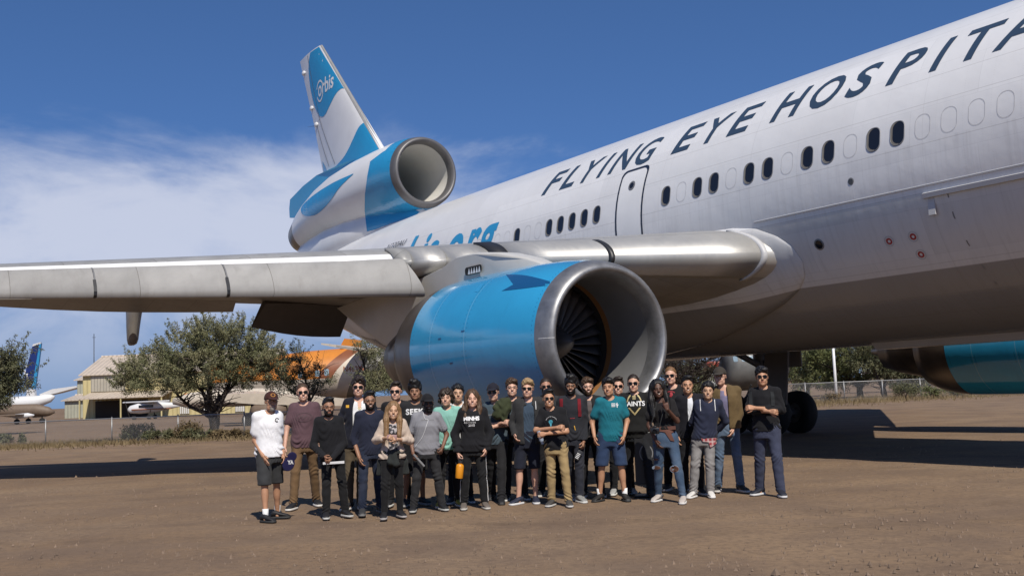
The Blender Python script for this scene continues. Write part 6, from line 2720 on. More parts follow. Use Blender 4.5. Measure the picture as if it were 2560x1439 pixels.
def ringflat(r0, r1, a0=0, a1=360, sy=1.0, n=28):
    V = [Vector((r * math.cos(R(a0 + (a1 - a0) * k / n)), sy * r * math.sin(R(a0 + (a1 - a0) * k / n)), 0)) for r in (r0, r1) for k in range(n + 1)]
    return V, [(k, k + 1, n + 2 + k, n + 1 + k) for k in range(n)]
# ------------------------------------------------------------ the group, from the left of the photo to the right
W_PRINT = mat('white_print', (.66, .66, .66), .7)
GREY_PRINT = mat('grey_print', (.16, .16, .165), .7)
RED_PRINT = mat('red_print', (.30, .02, .03), .7)
GOLD_PRINT = mat('gold_print', (.45, .36, .17), .6)
YEL_PRINT = mat('yellow_print', (.60, .33, .03), .7)
DKR_PRINT = mat('faded_print', (.075, .045, .05), .8)
BLK_PRINT = mat('black_print', (.012, .012, .014), .7)
TEAL_PRINT = mat('teal_print', (.05, .28, .36), .7)

p1 = person('man in white tee, maroon cap and dark grey shorts at the left end', 976, [(664, 1306), (694, 1296)], hx=677, sx=668, yaw=22, hyaw=14, skin_c=TANS,
            hair='buzz', hair_c=DBROWN, beard=3, eyes='clear', cap=dict(col=(.045, .016, .014), patch=(.45, .22, .06)),
            arms={'l': [(637, 1100, .0), (658, 1140, -.14)], 'r': [(700, 1096, .05), (708, 1133, -.05)]},
            shirt=dict(col=(.74, .74, .76), hem=.485, loose=1.8), pants=dict(col=(.035, .036, .038), cut='shorts', loose=1.1), shoe=INK, sole=(.02, .02, .02), socks=1, hands=('flat', 'relaxed'), toes=(30, 62))
print_on(p1, 'chest_print', join_flat((ringflat(.5, .8, 20, 300), 0, 0, 1), (poly_flat([(0, 0), (.35, 0), (.2, .7), (.1, .7)]), -.15, -.5, .9)), 692, 1049, .055, BLK_PRINT)
p2 = person('man in faded purple tee, dark sunglasses and brown trousers', 955, [(733, 1274), (792, 1264)], hx=757, sx=760, skin_c=PALE, hair='buzz', hair_c=BROWNH, eyes='sun',
            arms={'l': [(717, 1072, .0), (712, 1117, -.10)], 'r': 'down'}, shirt=dict(col=(.098, .056, .066), hem=.475, loose=1.2), pants=dict(col=(.135, .082, .042)),
            shoe=INK, sole=(.55, .53, .50), toes=(-22, 18), b=1.05)
print_on(p2, 'shirt_print', join_flat((ringflat(.9, 1.0, 0, 360, .55), 0, 0, 1), *[(poly_flat([(0, 0), (.12, 0), (.16, .2), (.02, .22)]), -.6 + .17 * k, -.18 + .12 * (k % 3), 1) for k in range(7)]), 760, 1042, .25, DKR_PRINT)
p3 = person('bearded man in black hoodie with clasped hands, beside the purple tee', 992, [(816, 1296), (864, 1291)], hx=820, sx=821, skin_c=BROWN, hair='short', hair_c=BLACKH, beard=1, smile=0, eyes='clear',
            arms={'l': [(783, 1113, -.02), (811, 1141, -.25)], 'r': [(860, 1110, -.02), (829, 1146, -.26)]}, shirt=dict(col=INK, sleeve='long', hem=.47, hood=1, name='hoodie'), pants=dict(col=(.012, .012, .013)),
            shoe=INK, sole=(.40, .40, .38), hands=('grip', 'grip'), toes=(-4, 26))
p4 = person('tall man in sunglasses with open navy jacket over a white sports jersey', 941, [(872, 1274), (902, 1271)], hx=895, sx=897, skin_c=PALE, hair='thick', hair_c=DBROWN, eyes='sun',
            arms={'l': [(846, 1062, .08), (866, 1098, -.03)], 'r': 'down'}, shirt=dict(col=(.70, .70, .70), hem=.50, vneck=1, name='jersey'), jacket=dict(col=(.010, .011, .018), gap=.105, gx=-.005), pants=dict(col=(.085, .065, .042)), shoe=INK, toes=(-30, 10))
print_on(p4, 'jersey_crest', join_flat((ringflat(.6, 1, 0, 360), 0, 0, 1), (ringflat(.0, .4), 0, 0, 1)), 899, 1019, .055, GOLD_PRINT)
print_on(p4, 'sleeve_badge', poly_flat([(0, 0), (1, 0), (1, .9), (0, .9)]), 869, 1015, .045, YEL_PRINT, 'jacket')
p5 = person('bearded man in navy long-sleeve henley and blue jeans in the front row', 976, [(906, 1288), (951, 1280)], hx=924, sx=922, skin_c=BROWN, hair='short', hair_c=BLACKH, beard=1, eyes='clear',
            arms={'l': [(884, 1098, .0), (898, 1144, -.12)], 'r': 'down'}, shirt=dict(col=(.016, .019, .036), sleeve='long', hem=.475, cuff=.22), pants=dict(col=(.014, .020, .040), kind='denim'), shoe=(.03, .03, .032), sole=(.12, .12, .12), toes=(-6, 16))
p6 = person('man in sunglasses and black jacket standing behind the blonde woman', 953, None, D=15.6, hx=989, skin_c=PALE, hair='short', hair_c=DBROWN, eyes='sun', shirt=dict(col=INK, sleeve='long', hem=.47), pants=dict(col=INK))
p7 = person('woman with long fair hair in beige cardigan and black trousers, front row', 1001, [(961, 1297), (1001, 1292)], hx=981, sx=981, fem=True, skin_c=ASIAN, hair='long', hair_c=(.20, .115, .052),
            arms={'l': [(940, 1100, .0), (968, 1093, -.24)], 'r': [(1025, 1101, .0), (992, 1097, -.24)]}, shirt=dict(col=(.36, .33, .33), kind='floral', col2=(.03, .03, .035), hem=.53, name='camisole'),
            jacket=dict(col=(.46, .37, .30), gap=.085, hem=.50, name='cardigan', cuff=.55), pants=dict(col=(.010, .010, .011), slim=1), shoe=INK, sole=(.30, .28, .27), hands=('grip', 'grip'), toes=(-8, 20))
p8 = person('curly dark-haired man in black tee with white block letters and black shorts', 952, [(1014, 1265), (1058, 1261)], hx=1037, sx=1035, skin_c=BROWN, hair='tall', hair_c=BLACKH, smile=0, shirt=dict(col=(.018, .018, .020), hem=.475), pants=dict(col=INK, cut='shorts'),
            shoe=INK, sole=(.25, .25, .25), toes=(-10, 25))
print_on(p8, 'shirt_letters', txt('SEEK', bold=.035, sp=1.1), 1037, 1028, .26, W_PRINT)
p9 = person('man in grey tee, black cap and dark sunglasses with white earphone cord', 982, [(1034, 1279), (1106, 1275)], hx=1070, sx=1064, skin_c=(.17, .085, .055), hair='buzz', hair_c=BLACKH, beard=2, eyes='sun', cap=dict(col=INK), b=1.15,
            arms={'l': [(1026, 1094, .02), (1033, 1134, -.10)], 'r': [(1117, 1086, .03), (1106, 1119, -.10)]}, shirt=dict(col=(.215, .215, .235), hem=.475), pants=dict(col=(.024, .024, .026)), shoe=INK, sole=(.35, .35, .33), hands=('grip', 'grip'), toes=(-2, 28))
print_on(p9, 'shirt_letters', join_flat(*[(poly_flat([(0, 0), (.7, .1), (.6, .9), (.1, .8)]), k, 0, 1) for k in range(9)]), 1069, 1048, .17, GREY_PRINT)
p10 = person('curly brown-haired man in mint green tee', 969, None, D=15.2, hx=1114, sx=1117, skin_c=FAIR, hair='curly', hair_c=(.030, .019, .012), shirt=dict(col=(.20, .41, .35), hem=.475, loose=1.3), pants=dict(col=INK), shoe=(.35, .28, .04))
p11 = person('unsmiling black-haired man in white hooded top behind the mint tee', 958, None, D=15.65, hx=1143, skin_c=ASIAN, hair='bowl', hair_c=BLACKH, smile=0, shirt=dict(col=(.58, .58, .58), sleeve='long', hood=1, name='hoodie'), pants=dict(col=INK))
p12 = person('brown-haired woman in black soccer hoodie with white letters', 971, [(1160, 1273), (1213, 1271)], hx=1179, sx=1180, fem=True, skin_c=PALE, hair='mid', hair_c=(.075, .042, .022),
             arms={'l': [(1137, 1085, .03), (1145, 1132, -.08)], 'r': [(1225, 1082, .03), (1216, 1120, -.08)]}, shirt=dict(col=INK, sleeve='long', hem=.475, loose=2.6, name='hoodie', hood=1), pants=dict(col=(.011, .011, .012)),
             shoe=(.12, .10, .085), sole=(.40, .38, .34), hands=('grip', 'relaxed'), toes=(-6, 10), b=1.06)
print_on(p12, 'hoodie_letters', join_flat((txt('MINHS', bold=.05), 0, .82, 1.0), (txt('SOCCER', sp=1.55), .12, .28, .42), (txt('2015', bold=.035), .9, -.30, .60)), 1179, 1052, .215, W_PRINT)
p13 = person('man in dark cap and sunglasses with crossed arms and a slate blue tee', 955, [(1231, 1249), (1254, 1260)], hx=1233, sx=1241, skin_c=PALE, hair='buzz', hair_c=BROWNH, eyes='sun', cap=dict(col=(.014, .014, .022)),
             arms={'l': [(1219, 1063, -.05), (1258, 1056, -.27)], 'r': [(1277, 1059, -.05), (1233, 1066, -.24)]}, shirt=dict(col=(.055, .078, .098), hem=.475), pants=dict(col=(.013, .013, .015)), shoe=INK, sole=(.02, .02, .02), hands=('grip', 'grip'), toes=(-15, 4))
print_on(p13, 'shirt_print', join_flat(*[(poly_flat([(0, 0), (.25, .02), (.2, .3), (.05, .25)]), .32 * k, .9, 1) for k in range(6)], *[(poly_flat([(0, 0), (.3, 0), (.15, .35)]), .4 * k, -.7, 1) for k in range(5)]), 1236, 1048, .17, GREY_PRINT)
p14 = person('man in glasses and dark tee behind the crossed arms of the man in the cap', 944, None, D=15.75, hx=1278, skin_c=PALE, hair='side', hair_c=BROWNH, eyes='clear', shirt=dict(col=(.03, .022, .020)), pants=dict(col=INK))
p15 = person('blond man in sunglasses, charcoal zip jacket and navy shorts', 945, [(1297, 1261), (1340, 1258)], hx=1317, sx=1320, skin_c=PALE, hair='side', hair_c=BLONDH, eyes='sun', arms={'l': 'pocket', 'r': 'back'},
             shirt=dict(col=(.040, .062, .092), hem=.485), jacket=dict(col=(.030, .030, .031), gap=.085, hem=.475, hood=1, gx=-.01), pants=dict(col=(.012, .014, .024), cut='shorts'), shoe=(.018, .022, .042), sole=(.55, .55, .55), toes=(-38, 8))
p16 = person('man in sunglasses half hidden behind the light-bulb tee', 942, None, D=16.2, hx=1364, skin_c=(.36, .185, .125), hair='buzz', hair_c=DBROWN, eyes='sun', smile=0, beard=2, shirt=dict(col=CHAR), pants=dict(col=INK))
p17 = person('front row man with crossed arms in black light-bulb tee and khaki trousers', 971, [(1380, 1265), (1422, 1266)], hx=1370, sx=1378, skin_c=TANS, hair='short', hair_c=BLACKH, eyes='sun',
             arms={'l': [(1339, 1075, -.05), (1394, 1068, -.26)], 'r': [(1417, 1078, -.05), (1362, 1084, -.24)]}, shirt=dict(col=INK, hem=.475), pants=dict(col=(.30, .215, .105)), shoe=(.05, .047, .045), sole=(.42, .41, .39), hands=('grip', 'grip'), toes=(-22, 12))
print_on(p17, 'bulb_print', poly_flat([(.5 * math.cos(R(a)), .55 + .5 * math.sin(R(a))) for a in range(-55, 236, 15)] + [(-.16, -.25), (-.14, -.55), (.14, -.55), (.16, -.25)]), 1377, 1056, .055, TEAL_PRINT)
print_on(p17, 'arc_lettering', join_flat(*[(poly_flat([(0, 0), (.3, 0), (.25, .42), (.05, .42)]), math.cos(R(155 - 5.2 * k)) * 4.2, math.sin(R(155 - 5.2 * k)) * 4.2, .8) for k in range(26) if k not in (9, 13)]), 1378, 1044, .145, W_PRINT)
p18 = person('dark-haired man in glasses, charcoal hoodie and red backpack straps', 939, [(1430, 1249), (1450, 1256)], hx=1425, sx=1427, skin_c=BROWN, hair='tall', hair_c=BLACKH, eyes='clear', beard=2, hair_s=.98,
             arms={'l': 'down', 'r': [(1464, 1060, .03), (1459, 1104, -.12)]}, shirt=dict(col=(.020, .021, .026), sleeve='long', hem=.485, hood=1, name='hoodie', loose=1.6), pants=dict(col=(.016, .018, .026), kind='denim'), shoe=(.22, .22, .21), sole=(.5, .5, .48), hands=('relaxed', 'grip'), toes=(-5, 20))
print_on(p18, 'hoodie_letters', txt('Red Bull', bold=.03), 1431, 1044, .065, RED_PRINT)
print_on(p18, 'pocket_stripe', poly_flat([(0, 0), (.3, 0), (.7, -2.0), (.4, -2.0)]), 1437, 1068, .022, YEL_PRINT)
print_on(p18, 'yellow_hem', poly_flat([(0, 0), (6, 0), (6, .35), (0, .35)]), 1430, 1101, .21, YEL_PRINT)
p19 = person('fair man in glasses and dark cardigan behind the teal tee', 942, None, D=15.75, hx=1468, skin_c=PALE, hair='side', hair_c=BROWNH, eyes='clear', beard=2, shirt=dict(col=(.10, .085, .085)), jacket=dict(col=(.016, .016, .017), gap=.06, name='cardigan'), pants=dict(col=INK))
p20 = person('young man in teal tee and blue shorts with hands at his pockets', 942, [(1500, 1253), (1563, 1252)], hx=1521, sx=1523, skin_c=TANS, hair='side', hair_c=BLACKH, b=1.05,
             arms={'l': [(1480, 1055, .03), (1486, 1092, -.10)], 'r': [(1568, 1052, .03), (1560, 1090, -.10)]}, shirt=dict(col=(.010, .125, .165), hem=.478), pants=dict(col=(.024, .042, .090), cut='shorts', loose=1.12, up=.01), shoe=(.012, .011, .011), sole=(.02, .02, .02), socks=1, toes=(-34, 14))
print_on(p20, 'chest_letters', join_flat(*[(poly_flat([(0, 0), (.28, 0), (.28, .3), (0, .3)]), .36 * k, .5 * r_, 1) for r_ in (0, 1, 2) for k in range(4)], (poly_flat([(.4, -.3), (.7, -.3), (.7, .4), (1.0, .4), (1.0, .9), (.85, .9), (.85, .6), (.7, .6), (.7, 1.4), (.4, 1.4), (.4, .8), (.25, .8), (.25, 1.1), (.1, 1.1), (.1, .6), (.4, .6)]), 1.5, 0, 1)), 1537, 1012, .095, W_PRINT)
p21 = person('grinning man in sunglasses between the teal tee and the sports tee', 941, None, D=15.95, hx=1543, skin_c=PALE, hair='short', hair_c=DBROWN, eyes='sun', shirt=dict(col=(.3, .22, .2)), pants=dict(col=INK), shoe=(.3, .3, .3))
p22 = person('broad man in sunglasses with a black football tee', 933, [(1570, 1237), (1629, 1242)], hx=1582, sx=1586, skin_c=FAIR, hair='buzz', hair_c=DBROWN, eyes='sun', smile=0, b=1.32, arms={'l': 'back', 'r': 'back'},
             shirt=dict(col=(.012, .012, .012), hem=.47, loose=1.3), pants=dict(col=(.016, .017, .020)), shoe=(.02, .02, .02), sole=(.02, .02, .02), toes=(-10, 20))
print_on(p22, 'team_letters', txt('SAINTS', bold=.02), 1586, 1008, .30, W_PRINT)
print_on(p22, 'ball_outline', join_flat((ringflat(.86, 1.0, 118, 166, 1.45), 0, 0, 1), (ringflat(.86, 1.0, 14, 62, 1.45), 0, 0, 1), (poly_flat([(-.84, -.45), (-.60, -.45), (0, -1.15), (.60, -.45), (.84, -.45), (0, -1.45)]), 0, 0, 1),
                                        *[(poly_flat([(-.22, 1.1 - .17 * k), (.22, 1.1 - .17 * k), (.2, 1.0 - .17 * k), (-.2, 1.0 - .17 * k)]), 0, 0, 1) for k in range(3)]), 1586, 1011, .215, GOLD_PRINT, lift=.003)
p23 = person('woman with long black hair making a peace sign, in ripped blue jeans', 946, [(1646, 1253), (1709, 1258)], hx=1644, sx=1650, fem=True, skin_c=DARKS, hair='longbig', hair_c=BLACKH, htilt=-4,
             arms={'l': [(1622, 1063, .0), (1640, 1101, -.12)], 'r': [(1693, 1052, -.05), (1668, 1022, -.26)]}, shirt=dict(col=(.013, .012, .013), hem=.585, name='crop_tee'), pants=dict(col=(.045, .075, .125), kind='denim', slim=1), shoe=(.42, .37, .33), sole=(.55, .53, .50), hands=('relaxed', 'peace'), toes=(-30, -12))
p24 = person('tall man in sunglasses with black tee and red print at the back', 914, None, D=16.3, hx=1676, sx=1684, skin_c=PALE, hair='buzz', hair_c=LBROWN, eyes='sun', shirt=dict(col=(.013, .013, .014)), pants=dict(col=INK))
print_on(p24, 'red_print', join_flat((ringflat(.8, 1.0, 25, 155, .7), 0, 0, 1), (poly_flat([(-.4, -.5), (.1, -.6), (.45, -.1), (.3, .45), (-.2, .4), (-.1, 0)]), 0, 0, 1)), 1677, 984, .13, RED_PRINT)
p25 = person('dark-haired man in black quarter-zip sweater over a white tee', 938, None, D=15.5, hx=1716, sx=1722, skin_c=TANS, hair='short', hair_c=BLACKH, shirt=dict(col=(.62, .64, .68)), jacket=dict(col=(.010, .010, .014), gap=.045, hem=.47, name='sweater'), pants=dict(col=INK), hyaw=8)
p26 = person('young man in navy hoodie over plaid shirt and light grey sweatpants', 952, [(1733, 1244), (1777, 1243)], hx=1767, sx=1767, skin_c=ASIAN, hair='bowl', hair_c=BLACKH, arms={'l': 'back', 'r': 'back'},
             shirt=dict(col=(.020, .024, .046), sleeve='long', hem=.50, hood=1, name='hoodie', loose=1.7), pants=dict(col=(.235, .225, .22), loose=1.08), shoe=(.56, .54, .51), sole=(.6, .58, .55), toes=(-22, 14))
p27 = person('tall man in olive jacket, glasses and cap with faded blue jeans', 915, [(1796, 1228), (1853, 1229)], hx=1799, sx=1810, skin_c=PALE, hair='buzz', hair_c=BROWNH, eyes='clear', cap=dict(col=(.040, .034, .028)),
             arms={'l': 'down', 'r': [(1848, 1034, .03), (1835, 1071, -.08)]}, shirt=dict(col=(.17, .155, .24), hem=.50, name='button_shirt', vneck=1), jacket=dict(col=(.115, .078, .036), gap=.06, gx=-.03, hem=.50), pants=dict(col=(.085, .125, .19), kind='denim'), shoe=(.02, .02, .02), sole=(.5, .48, .45), toes=(-10, 30))
p28 = person('man in black sweater and sunglasses with crossed arms at the right end', 915, [(1900, 1237), (1953, 1242)], hx=1903, sx=1908, skin_c=TANS, hair='side', hair_c=BLACKH, eyes='sun', smile=0,
             arms={'l': [(1871, 1024, -.04), (1925, 1028, -.25)], 'r': [(1955, 1024, -.04), (1884, 1019, -.28)]}, shirt=dict(col=INK, sleeve='long', hem=.495, cuff=.55, name='sweater', neck=.6), pants=dict(col=(.040, .046, .078), loose=1.1), shoe=(.014, .016, .026), sole=(.5, .5, .5), hands=('grip', 'grip'), toes=(-35, 18))
# ------------------------------------------------------------ worn details
M_STRAP = cloth((.14, .010, .016))
M_STRAPD = cloth((.020, .022, .024))


def rect(w, h):
    return poly_flat([(-w / 2, -h / 2), (w / 2, -h / 2), (w / 2, h / 2), (-w / 2, h / 2)])


for x in (1404, 1448):
    print_on(p18, 'backpack_strap', rect(.045, .25), x, 1018, .045, M_STRAP, lift=.012)
for x in (1877, 1931):
    print_on(p28, 'backpack_strap', rect(.05, .20), x, 996, .05, M_STRAPD, lift=.012)
for x, t_ in ((1751, .0), (1787, .0)):
    print_on(p26, 'drawstring', rect(.008, .14), x, 1012, .009, W_PRINT, lift=.006)
print_on(p26, 'plaid_shirt_tail', poly_flat([(0, 0), (1, 0), (.9, -.35), (.55, -.6), (.45, -.25), (.1, -.2)]), 1773, 1105, .22, cloth((.30, .05, .06), 'plaid', (.55, .45, .42)), 'trousers', .018)
for x in (1329, 1345):
    print_on(p15, 'drawstring', rect(.007, .10), x - 6, 1012, .008, W_PRINT, 'jacket', .006)
print_on(p23, 'knotted_scarf', poly_flat([(0, 0), (1, .02), (1, -.22), (.75, -.35), (.9, -.75), (.7, -.7), (.45, -.28), (0, -.2)]), 1665, 1083, .27, cloth((.11, .050, .038)), 'trousers', .012)
M_RIP = skin(DARKS)
M_FRAY = cloth((.16, .20, .26))
for x, y, w, h in ((1686, 1169, .115, .085), (1641, 1168, .11, .05), (1640, 1147, .07, .03)):
    el_ = [(math.cos(6.2832 * k / 16) * w / 2, math.sin(6.2832 * k / 16) * h / 2) for k in range(16)]
    print_on(p23, 'frayed_edge', poly_flat([(a * 1.10, b_ * 1.25) for a, b_ in el_]), x, y, w * 1.10, M_FRAY, 'trousers', .003)
    print_on(p23, 'torn_knee', poly_flat(el_), x, y, w, M_RIP, 'trousers', .006)
for i, sx_ in ((0, 1), (1, 1)):
    kx = p12['knee'][i]
    V = []
    bv = bvh_of(p12['trousers'])
    r0, r1 = [], []
    for k in range(14):
        t = k / 13
        c = Vector(tuple(p12['hp'][i] * (1 - t) + p12['knee'][i] * t)) if k < 0 else None
        z = p12['zh'] * .92 * (1 - t) + .10 * t
        tt = min(1, max(0, (p12['zh'] - z) / (p12['zh'] - .285 * p12['H'])))
        if tt < 1:
            c = p12['hp'][i] * (1 - tt) + p12['knee'][i] * tt
        else:
            q = (.285 * p12['H'] - z) / (.285 * p12['H'] - .07)
            c = p12['knee'][i] * (1 - q) + p12['ank'][i] * q
        sgn = -1 if i == 0 else 1
        for lst, dy in ((r0, -.030), (r1, -.012)):
            hit = bv.ray_cast(Vector((c[0] + sgn * .3, c[1] + dy, z)), Vector((-sgn, 0, 0)))
            lst.append((hit[0] if hit[0] is not None else Vector((c[0] + sgn * .06, c[1] + dy, z))) + Vector((sgn * .005, -.003, 0)))
    b = MB()
    b.loft([r0, r1], closed=False)
    b.build('side_stripe', W_PRINT, p12['trousers'])
# jacket knotted round the fair-haired woman's waist
H7 = p7['H']
F = Field((p7['px'] - .32, p7['cy'] - .3, .28 * H7), (p7['px'] + .32, p7['cy'] + .3, .60 * H7), .012)
F.stack([(.545 * H7, p7['px'], p7['cy'], .168, .128), (.575 * H7, p7['px'], p7['cy'], .152, .116)], 0)
F.cone((p7['px'] + .01, p7['cy'] - .13, .56 * H7), (p7['px'] + .05, p7['cy'] - .15, .46 * H7), .034, .045, .03)
F.cone((p7['px'] - .01, p7['cy'] - .13, .56 * H7), (p7['px'] - .03, p7['cy'] - .145, .48 * H7), .03, .04, .03)
F.stack([(.36 * H7, p7['px'], p7['cy'] + .06, .215, .10), (.46 * H7, p7['px'], p7['cy'] + .06, .205, .11), (.55 * H7, p7['px'], p7['cy'] + .05, .165, .10)], .03)
F.wrinkle(.005, 3, 30, 20)
V, Fq = F.mesh()
np_mesh('tied_jacket', V, Fq, cloth((.022, .025, .024)), p7['root'])
# white cord of the earphones
c9 = bvh_of(p9['shirt'])
pts = []
for x, y in bez([(1058, 1030), (1062, 1045), (1070, 1048), (1066, 1062), (1056, 1090), (1040, 1112), (1034, 1122)], 5):
    q = p9['loc'](x, y, p9['cy'])
    hit = c9.ray_cast(Vector((q[0], q[1] - .8, q[2])), Vector((0, 1, 0)))
    if hit[0] is not None:
        pts.append(hit[0] + Vector((0, -.006, 0)))
MB().tube(pts, .003, 5).build('earphone_cord', W_PRINT, p9['root'])
# backpack of the man at the right end and of the man with red straps
for P_, col in ((p28, (.018, .020, .022)), (p18, (.03, .008, .010))):
    F = Field((P_['sx'] - .25, P_['cy'] + .02, P_['zs'] - .50), (P_['sx'] + .25, P_['cy'] + .36, P_['zs'] + .08), .016)
    F.ell((P_['sx'], P_['cy'] + .19, P_['zs'] - .20), (.17, .11, .26), 0)
    F.ell((P_['sx'], P_['cy'] + .26, P_['zs'] - .30), (.13, .07, .12), .03)
    V, Fq = F.mesh()
    np_mesh('backpack', V, Fq, cloth(col), P_['root'])

# ------------------------------------------------------------ things held
def held(name, mb, m, info, px, py, dy, label, cat, rot=None, smooth=40):
    q = info['loc'](px, py, info['cy'] + dy)
    w = info['G'] + info['ex'] * float(q[0]) + info['ey'] * float(q[1]) + Vector((0, 0, float(q[2])))
    o = mb.build(name, m, None, smooth)
    o.matrix_world = Matrix.Translation(w) @ info['rot'].to_4x4() @ (rot.to_4x4() if rot is not None else Matrix.Identity(4))
    tag(o, label, cat)
    return o


M_BOTTLE = mat('orange_bottle_enamel', (.62, .24, .012), .35)
b = MB()
prof = [(0.0, .005), (0.0, .050), (.008, .054), (.165, .054), (.185, .045), (.192, .032), (.212, .032)]
b.loft([[Vector((r * math.cos(6.2832 * k / 20), r * math.sin(6.2832 * k / 20), z - .10)) for k in range(20)] for z, r in prof], cap0=True, cap1=True)
bo = held('water_bottle', b, M_BOTTLE, p12, 1149, 1176, -.14, 'orange water bottle hanging from the hand of the woman in black hoodie', 'bottle', Matrix.Rotation(R(7), 3, 'Y'))
c = MB()
c.loft([[Vector((r * math.cos(6.2832 * k / 16), r * math.sin(6.2832 * k / 16), z - .10)) for k in range(16)] for z, r in ((.205, .036), (.235, .036), (.24, .03))], cap0=True, cap1=True)
c.tube([(-.028, 0, .13), (-.024, 0, .158), (0, 0, .170), (.024, 0, .158), (.028, 0, .13)], .007, 6)
c.build('cap', M_RUBBER, bo, 40)
b = MB()
b.loft([[Vector((x, y, z)) for x, y, z in ((-.14, 0, -.016), (-.14, -.006, .014), (.14, -.004, .020), (.14, 0, -.014))], [Vector((x, y + .006, z)) for x, y, z in ((-.14, 0, -.016), (-.14, -.006, .014), (.14, -.004, .020), (.14, 0, -.014))]], cap0=True, cap1=True)
held('folded_paper', b, W_PRINT, p3, 834, 1156, -.30, 'folded white paper in the clasped hands of the black hoodie', 'paper', None, False)
b = MB()
b.tube([(0, 0, -.11), (0, 0, 0), (0, 0, .11)], .017, 12)
held('rolled_paper', b, GREY_PRINT, p9, 1047, 1150, -.16, 'rolled leaflet held by the man in grey tee', 'leaflet', Matrix.Rotation(R(-40), 3, 'Y'))
b = MB()
b.box((0, 0, 0), (.075, .012, .145), bev=.004)
bo = held('booklet', b, M_RUBBER, p18, 1446, 1137, -.20, 'black booklet with white print in the hand beside red straps', 'booklet', Matrix.Rotation(R(30), 3, 'Y'))
b = MB()
for k in range(4):
    b.box((-.004, -.0075, -.045 + k * .022), (.05, .002, .010))
tag(b.build('printed_lines', W_PRINT, bo), kind='stuff')
b = MB()
b.box((0, 0, 0), (.125, .010, .066), bev=.004)
held('smartphone', b, mat('phone_case', (.33, .20, .19), .4), p7, 980, 1092, -.29, 'pinkish phone held in both hands by the fair-haired woman', 'phone', Matrix.Rotation(R(4), 3, 'Y'))
cf = Field((-.12, -.22, .10), (.12, .14, .27), .0085)
cf.ell((0, .012, .150), (.090, .110, .098), 0)
cf.clip_plane((0, -.02, .142), (0, .10, 1))
cf.ell((0, -.118, .150), (.072, .075, .0075), .006)
V, Fq = cf.mesh()
co = np_mesh('baseball_cap', (V - np.array([0, 0, .18])) * .88, Fq, cloth((.014, .013, .055)))
q = p1['loc'](722, 1156, p1['cy'] - .10)
co.matrix_world = Matrix.Translation(p1['G'] + p1['ex'] * float(q[0]) + p1['ey'] * float(q[1]) + Vector((0, 0, float(q[2])))) @ p1['rot'].to_4x4() @ Matrix.Rotation(R(-75), 4, 'X') @ Matrix.Rotation(R(25), 4, 'Z')
tag(co, 'dark blue baseball cap hanging from the hand of the white tee man', 'cap')
# white letters on the held cap
vs, fs = txt('YA', bold=.05)
bvc = bvh_of(co)
mi_ = PEOPLE[0]
inv = co.matrix_world.inverted()
dr = (inv.to_3x3() @ p1['ey']).normalized()
pts = []
for v in vs:
    w = p1['G'] + p1['ex'] * float(q[0] + .02 + (v.x - .6) * .055) + p1['ey'] * float(q[1] - .6) + Vector((0, 0, float(q[2] + .01 + (v.y - .35) * .07)))
    hit = bvc.ray_cast(inv @ w, dr)
    pts.append((hit[0] - dr * .004) if hit[0] is not None else None)
fs = [f for f in fs if all(pts[i] is not None for i in f)]
mk('cap_letters', [x if x is not None else (0, 0, 0) for x in pts], fs, W_PRINT, co)
# camera on a strap
b = MB()
b.box((0, 0, 0), (.125, .06, .085), bev=.012)
b.box((0, 0, .052), (.05, .05, .03), bev=.008)
cm = held('camera', b, M_FRAMEB, p23, 1637, 1076, -.20, 'black camera hanging at the waist of the woman in ripped jeans', 'camera')
c = MB()
c.loft([[Vector((r * math.cos(6.2832 * k / 16), y, r * math.sin(6.2832 * k / 16) - .005)) for k in range(16)] for y, r in ((-.03, .034), (-.09, .034), (-.092, .028), (-.075, .024), (-.075, .002))], cap1=True)
c.build('lens', M_LENS, cm, 40)
c = MB()
inv = cm.matrix_world.inverted()
w0 = p23['G'] + p23['ex'] * float(p23['sx'] - .06) + p23['ey'] * float(p23['cy'] - .12) + Vector((0, 0, p23['zs'] + .02))
w1 = p23['G'] + p23['ex'] * float(p23['sx'] + .05) + p23['ey'] * float(p23['cy'] - .13) + Vector((0, 0, p23['zs'] + .02))
for sx_, w_ in ((-.06, w0), (.06, w1)):
    lw = inv @ w_
    c.tube([(sx_, 0, .04), ((sx_ + lw.x) / 2, lw.y * .5 - .05, lw.z * .5), tuple(lw)], .006, 5)
c.build('strap', M_STRAPD, cm)
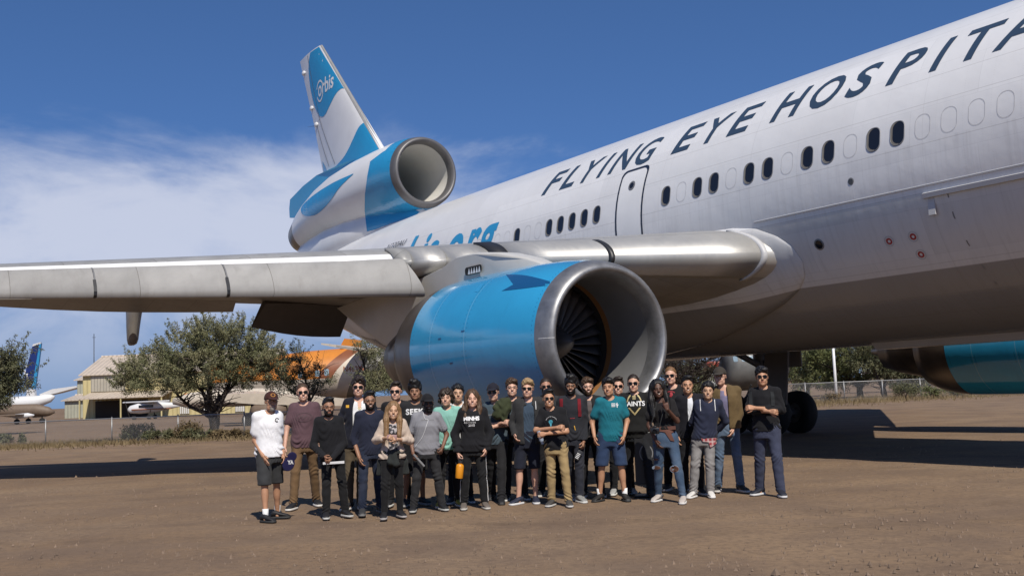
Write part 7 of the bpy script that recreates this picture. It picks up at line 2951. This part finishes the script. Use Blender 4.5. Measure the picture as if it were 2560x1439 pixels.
# olive jacket carried over the crossed arms
H = p13['H']
q0 = p13['loc'](1255, 1022, p13['cy'] - .22)
F = Field(q0 - np.array([.22, .2, .25]), q0 + np.array([.22, .2, .25]), .012)
F.ell(q0 + np.array([.02, 0, .03]), (.13, .08, .125), 0)
F.ell(q0 + np.array([-.05, -.02, -.07]), (.10, .07, .08), .04)
F.cone(q0 + np.array([.09, .02, .12]), q0 + np.array([-.09, -.05, .02]), .05, .045, .03)
F.cone(q0 + np.array([.05, -.04, -.02]), q0 + np.array([.03, -.05, -.14]), .05, .04, .02)
F.wrinkle(.009, 2, 45, 38)
V, Fq = F.mesh()
jo = np_mesh('folded_jacket', V, Fq, cloth((.035, .042, .020)))
jo.matrix_world = Matrix.Translation(p13['G']) @ p13['rot'].to_4x4()
tag(jo, 'olive jacket bundled over the crossed arms of the man in cap', 'jacket')
# small water bottle tucked under the arm of the light-bulb tee
b = MB()
b.loft([[Vector((r * math.cos(6.2832 * k / 14), r * math.sin(6.2832 * k / 14), z)) for k in range(14)] for z, r in ((-.10, .005), (-.10, .030), (.03, .032), (.06, .018), (.085, .016))], cap0=True, cap1=True)
held('small_bottle', b, mat('clear_blue_plastic', (.30, .36, .45), .2), p17, 1352, 1094, -.10, 'small clear bottle tucked under the arm of the light-bulb tee', 'bottle', Matrix.Rotation(R(165), 3, 'Y'))

# ------------------------------------------------------------ information stand behind the group
M_SIGN = mat('sign_black_panel', (.012, .012, .013), .4)
gq = gp(1622, 1246)
gq = Vector((gq.x * 1.02, gq.y + .35, 0))
sg = tag(empty('information_stand', gq), 'black information stand with a white ring behind the football tee', 'sign')
b = MB()
b.box((0, 0, .55), (.34, .03, .75), bev=.01)
b.build('panel', M_SIGN, sg)
b = MB()
b.tube([(0, .03, 0), (0, .03, .9)], .022, 8)
b.box((0, .03, .015), (.42, .30, .03), bev=.01)
b.build('post', M_SIGN, sg)
vs, fs = ringflat(.085, .10, 0, 360, 1.25)
mk('ring_mark', [Vector((v.x, -.0165, v.y + .62)) for v in vs], fs, GREY_PRINT, sg)
